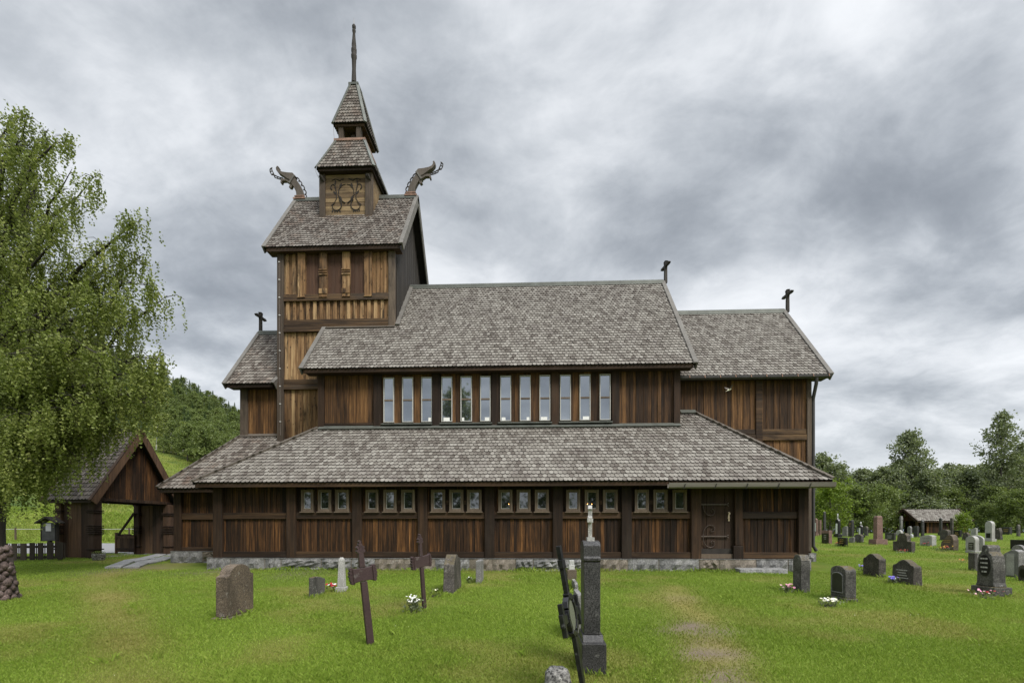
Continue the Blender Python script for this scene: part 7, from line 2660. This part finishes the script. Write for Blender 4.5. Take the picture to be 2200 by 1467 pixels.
for px, Y, s, lb_ in [(1752, 50, 0.8, "dark bush low behind the church corner"), (1838, 52, 0.95, "dark bush above the slanting dark headstone"), (1868, 51, 0.8, "low bush left of the red granite column"), (1898, 52, 0.95, "dark bush right of the red granite column"),
                      (1925, 59, 0.9, "bush left of the shed gable"), (1985, 58, 1.05, "bush behind the shed roof ridge"), (2045, 59, 1.0, "bush behind the right part of the shed roof"), (2120, 54, 0.6, "low bush right beside the shed"),
                      (2160, 52, 0.75, "low bush below the tallest slender tree"), (2195, 51, 0.85, "low bush at the right edge of the photo"), (2235, 52, 0.9, "low bush beyond the right edge")]:
    dup(mb_, at_ground(px, Y), px, s, lb_, "bushes behind the graves")
# unseen trees behind the viewer; the round row is added to darken low panes
GB = "trees behind the viewer, mirrored in the windows"
mt = dup(A_, Vector((-7.2, -17, gz1(-7, -17))), 0.7, (1.25, 1.25, 1.38), "tall tree mirrored in the middle tall windows", GB)
for i, (x, y, s) in enumerate([(-24, -15, 0.9), (-19.5, -17, 0.8), (-15, -16, 0.85), (-11, -18, 0.7), (-3, -19, 0.75), (1.5, -18, 0.85), (6, -17, 0.72), (10, -16, 0.8), (14.5, -18, 0.85), (19, -17, 0.9), (27, -15, 0.95)]):
    dup(C_, Vector((x, y, gz1(x, y))), i * 1.3, s, "unseen round tree, added to darken the reflections in the low windows", GB)

# ---------------------------------------------------------------- the great birch at the left
def great_birch():
    rg = np.random.default_rng(5)
    Y0 = 13.2
    X0 = fx(-12, Y0)
    base = Vector((X0, Y0, gz1(X0, Y0)))
    t = thing("weeping_birch", "large old birch with hanging twigs leaning over the lych gate", "tree", base)
    wb = MB()
    Hh = 12.4
    tp = [Vector((0, 0, -0.3)), Vector((0.0, 0, 1.2)), Vector((0.05, 0.05, 2.6)), Vector((-0.05, 0.1, 4.2)), Vector((-0.2, 0.1, 6.2)), Vector((-0.3, 0.0, 8.4)), Vector((-0.35, -0.1, 10.5)), Vector((-0.4, -0.1, Hh))]
    tr = [0.27, 0.23, 0.20, 0.17, 0.13, 0.09, 0.05, 0.015]
    wb.tube(tp, tr, 12)
    def trunk_at(z):
        for a, b in zip(tp[:-1], tp[1:]):
            if a.z <= z <= b.z:
                return a.lerp(b, (z - a.z) / (b.z - a.z))
        return tp[-1]
    limbs = []
    def W(px, py, Y):
        return pt(px, py, Y) - base
    # tips read from the outline against the sky, with a depth for each
    tips = [(50, 236, 13.2, 8.6), (150, 300, 12.9, 7.6), (205, 408, 13.6, 6.6), (287, 458, 12.8, 5.6), (318, 545, 13.5, 5.0), (352, 655, 13.0, 4.4), (345, 765, 12.6, 3.8),
            (345, 830, 13.6, 3.4), (300, 870, 12.4, 3.0), (262, 640, 12.0, 4.8), (238, 520, 14.2, 6.0), (130, 460, 12.0, 6.6), (90, 350, 14.2, 8.0), (30, 300, 12.2, 8.6), (180, 620, 11.6, 5.0),
            (120, 720, 11.2, 4.2), (230, 760, 11.5, 3.8), (60, 620, 11.0, 5.2), (10, 480, 11.3, 6.6), (20, 760, 10.8, 4.0), (190, 860, 11.7, 3.0), (90, 880, 11.2, 2.8), (200, 740, 14.8, 4.2), (120, 590, 15.0, 5.4),
            (10, 900, 11.6, 2.7), (250, 905, 13.2, 2.9), (60, 450, 14.6, 7.0), (290, 720, 14.4, 4.2), (140, 940, 13.0, 2.5), (30, 985, 11.6, 2.5), (100, 1000, 12.4, 2.4), (165, 985, 12.6, 2.4), (60, 945, 12.0, 2.6), (215, 930, 13.4, 2.8), (320, 600, 12.4, 4.6), (270, 560, 13.8, 5.4), (180, 380, 12.4, 7.0), (100, 290, 13.8, 8.3),
            (20, 250, 13.4, 9.0), (310, 800, 12.2, 3.5), (220, 660, 13.4, 4.6), (160, 540, 13.0, 5.9), (70, 520, 12.8, 6.4), (300, 660, 13.6, 4.4), (40, 380, 13.6, 7.8), (150, 780, 12.2, 3.6), (240, 830, 12.6, 3.3)]
    for px, py, Y, z0 in tips:
        limbs.append((trunk_at(z0), W(px, py, Y)))
    for i in range(13):      # the rest of the crown, out of the frame and behind
        z0 = rg.uniform(3.2, 10.2)
        az = rg.uniform(R(110), R(285))
        L = 3.6 * math.sin(math.pi * (0.25 + 0.62 * (z0 - 2) / 9)) + 0.6
        b0 = trunk_at(z0)
        limbs.append((b0, b0 + Vector((math.cos(az) * L, math.sin(az) * L, rg.uniform(0.5, 1.8)))))
    LP, LR = [], []
    def strand(p, L, tone):
        n = max(3, int(L / 0.026))
        tt = (np.arange(n) + rg.random(n)) / n
        sw = rg.normal(0, 0.10, 2)
        pts_ = np.array(p)[None] + np.stack([sw[0] * tt * L + rg.normal(0, 0.032, n), sw[1] * tt * L + rg.normal(0, 0.032, n), -tt * L + rg.normal(0, 0.02, n)], -1)
        LP.append(pts_)
        LR.append(np.clip(tone * 0.6 + rg.random(n) * 0.45, 0, 1))
    for a, b in limbs:
        L = (b - a).length
        mid = a.lerp(b, 0.5) + Vector((0, 0, 0.16 * L)) + Vector(rg.normal(0, 0.05 * L, 3))
        pts_ = []
        for s in np.linspace(0, 1, 8):
            q = a * (1 - s) ** 2 + mid * 2 * s * (1 - s) + b * s ** 2
            pts_.append(q + Vector(rg.normal(0, 0.02 * L * min(s * 3, 1), 3)))
        r0 = 0.018 + 0.010 * L
        wb.tube(pts_, [r0 * (1 - s) ** 0.8 + 0.006 for s in np.linspace(0, 1, 8)], 6, cap=False)
        up_ = min(1.0, max(0.0, (b.z - 4.6) / 3.0))
        ns = int((8 + L * 5.0) * (1 - 0.12 * up_))
        for k in range(ns):
            s = rg.uniform(0.10, 1.0) ** 0.8
            i0 = min(int(s * 7), 6)
            p = pts_[i0].lerp(pts_[i0 + 1], s * 7 - i0)
            l2 = rg.uniform(0.35, 0.95) * (1.15 - 0.5 * s) * (1 - 0.28 * up_) * min(1.0, 0.4 + L / 4)
            az = rg.uniform(0, 2 * math.pi)
            d = Vector((math.cos(az), math.sin(az), rg.uniform(-0.05, 0.55)))
            q2 = p + d * l2 * 0.6 + Vector((0, 0, 0.05))
            q3 = p + d * l2 + Vector((0, 0, -0.22 * l2))
            wb.tube([p, q2, q3], [0.012, 0.008, 0.004], 4, cap=False)
            tone = rg.uniform(0.08, 0.92)
            for j in range(int((3.2 + l2 * 7) * (1 - 0.10 * up_))):
                u = rg.random()
                c = p.lerp(q2, u * 2) if u < 0.5 else q2.lerp(q3, u * 2 - 1)
                c = c + Vector(rg.normal(0, 0.09, 3))
                ln = rg.gamma(2.2, 0.22) * (1.0 if c.z + base.z < 5.6 else 0.8) + 0.08
                strand(c, min(ln, 1.6), tone + rg.normal(0, 0.1))
        # leafy tuft at the very tip
        for j in range(9):
            strand(b + Vector(rg.normal(0, 0.12, 3)), rg.uniform(0.25, 0.95), rg.uniform(0.2, 0.8))
    P = np.concatenate(LP)
    Rr = np.concatenate(LR)
    keep = P[:, 2] > 1.15 + 0.3 * np.sin(P[:, 0] * 3.0)
    P, Rr = P[keep], Rr[keep]
    obj("trunk", wb, M["bark_dark"], t, local=True, smooth_ang=60)
    leaf_obj("crown", P, 0.068, M["birch_leaf"], Rr, -0.25, t, 0.74)
    
great_birch()
# ---------------------------------------------------------------- grass blades
def grass():
    N = 620000
    # depth is drawn so that blades get sparser with distance
    u = RNG.random(N * 2)
    y0, y1 = 3.6, 42.0
    Y = y0 * (y1 / y0) ** u
    lat = RNG.uniform(-1.12, 1.14, N * 2)
    X = Y * (lat - 0.04)
    keep = ~((Y > Y_AW - 0.12) & (X > XB0 - 0.1) & (X < XC1 + 0.1))
    keep &= ~((Y > Y_AW - 0.15) & (X > XA0 - 0.2) & (X < XA1 + 0.1))
    keep &= ~((Y > ROAD_Y0 + 0.03 * (X + 20) - 0.1) & (Y < ROAD_Y1 + 0.03 * (X + 20) + 0.1) & (X < 2))
    keep &= ~((Y > 18) & (X > -12) & (X < 9.0))
    dirt = dirt_at(X, Y)
    keep &= RNG.random(N * 2) > dirt * 0.9
    X, Y, dirt = X[keep][:N], Y[keep][:N], dirt[keep][:N]
    # longer tufts the mower leaves round every stone, cross and plant
    tx, ty = [], []
    for bx, by, bw, bt in BASES:
        k = int(90 * (bw + bt) * (1.6 if by < 12 else 0.7))
        sd_ = RNG.integers(0, 4, k)
        a = RNG.uniform(-0.5, 0.5, k)
        o_ = np.abs(RNG.normal(0, 0.05, k)) + 0.01
        px_ = np.where(sd_ < 2, a * (bt + 0.08), np.where(sd_ == 2, bt / 2 + o_, -bt / 2 - o_))
        py_ = np.where(sd_ < 2, np.where(sd_ == 0, -bw / 2 - o_, bw / 2 + o_), a * (bw + 0.08))
        tx.append(bx + px_)
        ty.append(by + py_)
    # stray coarse tufts
    for q in range(120):
        y = 3.8 * (26 / 3.8) ** RNG.random()
        x = y * RNG.uniform(-1.05, 1.1)
        if (y > Y_AW - 0.5 and XB0 - .3 < x < XC1 + .3):
            continue
        k = RNG.integers(14, 46)
        r = RNG.uniform(0.04, 0.16)
        tx.append(x + RNG.normal(0, r, k))
        ty.append(y + RNG.normal(0, r, k))
    # the unmown meadow beyond the road
    k = 90000
    my_ = 31.5 * (92 / 31.5) ** RNG.random(k)
    mx_ = -my_ * RNG.uniform(0.42, 1.05, k)
    kk = (sines(mx_, my_, 81, 0.5, 7) + RNG.normal(0, 0.35, k)) > -0.1
    mx_, my_ = mx_[kk], my_[kk]
    tx.append(mx_)
    ty.append(my_)
    nm = len(mx_)
    TX, TY = np.concatenate(tx), np.concatenate(ty)
    ok = ~((TY > Y_AW - 0.17) & (TX > XA0 - 0.2) & (TX < XC1 + 0.1))
    TX, TY = TX[ok], TY[ok]
    nt = len(TX)
    X, Y = np.concatenate([X, TX]), np.concatenate([Y, TY])
    n = len(X)
    tuft = np.zeros(n)
    tuft[n - nt:] = RNG.uniform(0.4, 1.3, nt)
    mead = np.zeros(n)
    mead[(Y > 31.4) & (X < -8)] = 1.0
    Z = gz(X, Y)
    dry = dry_at(X, Y) * (1 - 0.8 * (tuft > 0))
    size = 0.7 + 0.3 * np.clip(Y / 12.0, 0.2, 3.0)
    tall = 1.0 + 0.35 * sines(X, Y, 51, 1.6) + 0.25 * sines(X, Y, 52, 4.0)
    # longer tufts hug the foot of the wall
    wall = np.exp(-((Y_AW - 0.2 - Y) / 0.22) ** 2) * ((X > XA0) & (X < XA1)) * (0.6 + 0.8 * np.clip(sines(X, Y * 0, 53, 2.3) + 0.2, 0, 1))
    h = (0.022 + 0.024 * RNG.random(n)) * tall * (1 - 0.45 * np.clip(dry, 0, 1)) * (1 + 2.0 * wall + 1.3 * tuft) * (0.75 + 0.25 * size)
    w = (0.0035 + 0.003 * RNG.random(n)) * size ** 1.25
    h = h * (1 + 2.2 * mead)
    w = w * (1 + 2.2 * mead)
    a = RNG.uniform(0, 2 * np.pi, n)
    la = RNG.uniform(0, 2 * np.pi, n)
    lean = h * RNG.uniform(0.15, 1.1, n)
    dx, dy = np.cos(a) * w, np.sin(a) * w
    V = np.empty((n, 4, 3), dtype=np.float32)
    V[:, 0] = np.stack([X - dx, Y - dy, Z - 0.006], -1)
    V[:, 1] = np.stack([X + dx, Y + dy, Z - 0.006], -1)
    mx, my = X + np.cos(la) * lean * 0.35, Y + np.sin(la) * lean * 0.35
    V[:, 2] = np.stack([mx + dx * 0.8, my + dy * 0.8, Z + h * 0.62], -1)
    V[:, 3] = np.stack([X + np.cos(la) * lean, Y + np.sin(la) * lean, Z + h], -1)
    base = np.arange(n)[:, None] * 4
    F = np.concatenate([base + np.array([[0, 1, 2]]), base + np.array([[0, 2, 3]])], 0)
    rnd = RNG.random(n) * 0.45 + 0.55 * (0.5 + 0.5 * sines(X, Y * 1.3, 61, 0.8, 7))
    m = NT("grass blades")
    rn, dr = m.attr("rnd"), m.attr("dry")
    c = m.ramp(rn, [(0.0, (0.115, 0.185, 0.022)), (0.5, (0.235, 0.345, 0.042)), (0.85, (0.335, 0.440, 0.075)), (1.0, (0.42, 0.48, 0.13))])
    c = m.mix(dr, c, m.ramp(rn, [(0.0, (0.190, 0.185, 0.042)), (1.0, (0.37, 0.33, 0.115))]))
    m.color(c)
    m.rough(0.55)
    m.spec(0.25)
    t = m.n("ShaderNodeBsdfTranslucent")
    m.l(c, t.inputs[0])
    x = m.n("ShaderNodeMixShader")
    x.inputs[0].default_value = 0.38
    m.l(m.b.outputs[0], x.inputs[1])
    m.l(t.outputs[0], x.inputs[2])
    m.l(x.outputs[0], m.out.inputs[0])
    dry = np.where(mead > 0, np.clip(0.35 + 0.5 * sines(X, Y * 2, 91, 0.16, 7), 0, 1), dry)
    dv = np.clip(dry * 0.9 + RNG.uniform(-0.25, 0.25, n), 0, 1)
    o = np_obj("grass", V.reshape(-1, 3), F, m.mat, {"rnd": np.repeat(rnd, 4), "dry": np.repeat(dv, 4)})
    tag(o, "short mown green grass with paler worn streaks", "grass", kind="stuff")

BASES = []
for o_ in list(COL.objects):
    if o_.parent is None and o_.name.split(".")[0] in ("gravestone", "obelisk", "grave_column", "grave_pillar", "memorial_pillar", "iron_cross", "ring_cross", "flower_plant", "cobble_pillar", "grave_post", "rock_stump"):
        lo, hi = Vector((9, 9)), Vector((-9, -9))
        for c_ in ([o_] if o_.type == "MESH" else [c for c in o_.children if c.type == "MESH"]):
            if c_.name.split(".")[0] in ("arm", "arm_ornament", "crest_ornament", "leaves", "blossoms", "finial", "ring", "centre_plate"):
                continue
            for b_ in c_.bound_box:
                lo.x, lo.y = min(lo.x, b_[0]), min(lo.y, b_[1])
                hi.x, hi.y = max(hi.x, b_[0]), max(hi.y, b_[1])
        if lo.x > hi.x:
            continue
        BASES.append((o_.location.x + (lo.x + hi.x) / 2, o_.location.y + (lo.y + hi.y) / 2, min(hi.y - lo.y, 1.3), min(hi.x - lo.x, 1.3)))
grass()
# white clover heads and small daisies scattered in the lawn
def clover():
    n = 260
    Y = 3.8 * (20 / 3.8) ** RNG.random(n)
    X = Y * RNG.uniform(-1.05, 1.1, n)
    ok = ~((Y > Y_AW - 0.3) & (X > XB0 - 0.3) & (X < XC1 + 0.2))
    X, Y = X[ok], Y[ok]
    k = sines(X, Y, 71, 1.4) > 0.1
    X, Y = X[k], Y[k]
    P = np.stack([X, Y, gz(X, Y) + 0.045 + 0.02 * RNG.random(len(X))], -1)
    o = leaf_obj("clover_flowers", P, 0.011, PET["cream"], RNG.random(len(X)), 0.8, None, 0.9)
    tag(o, "tiny white clover heads dotted through the lawn", "flowers", kind="stuff")
clover()
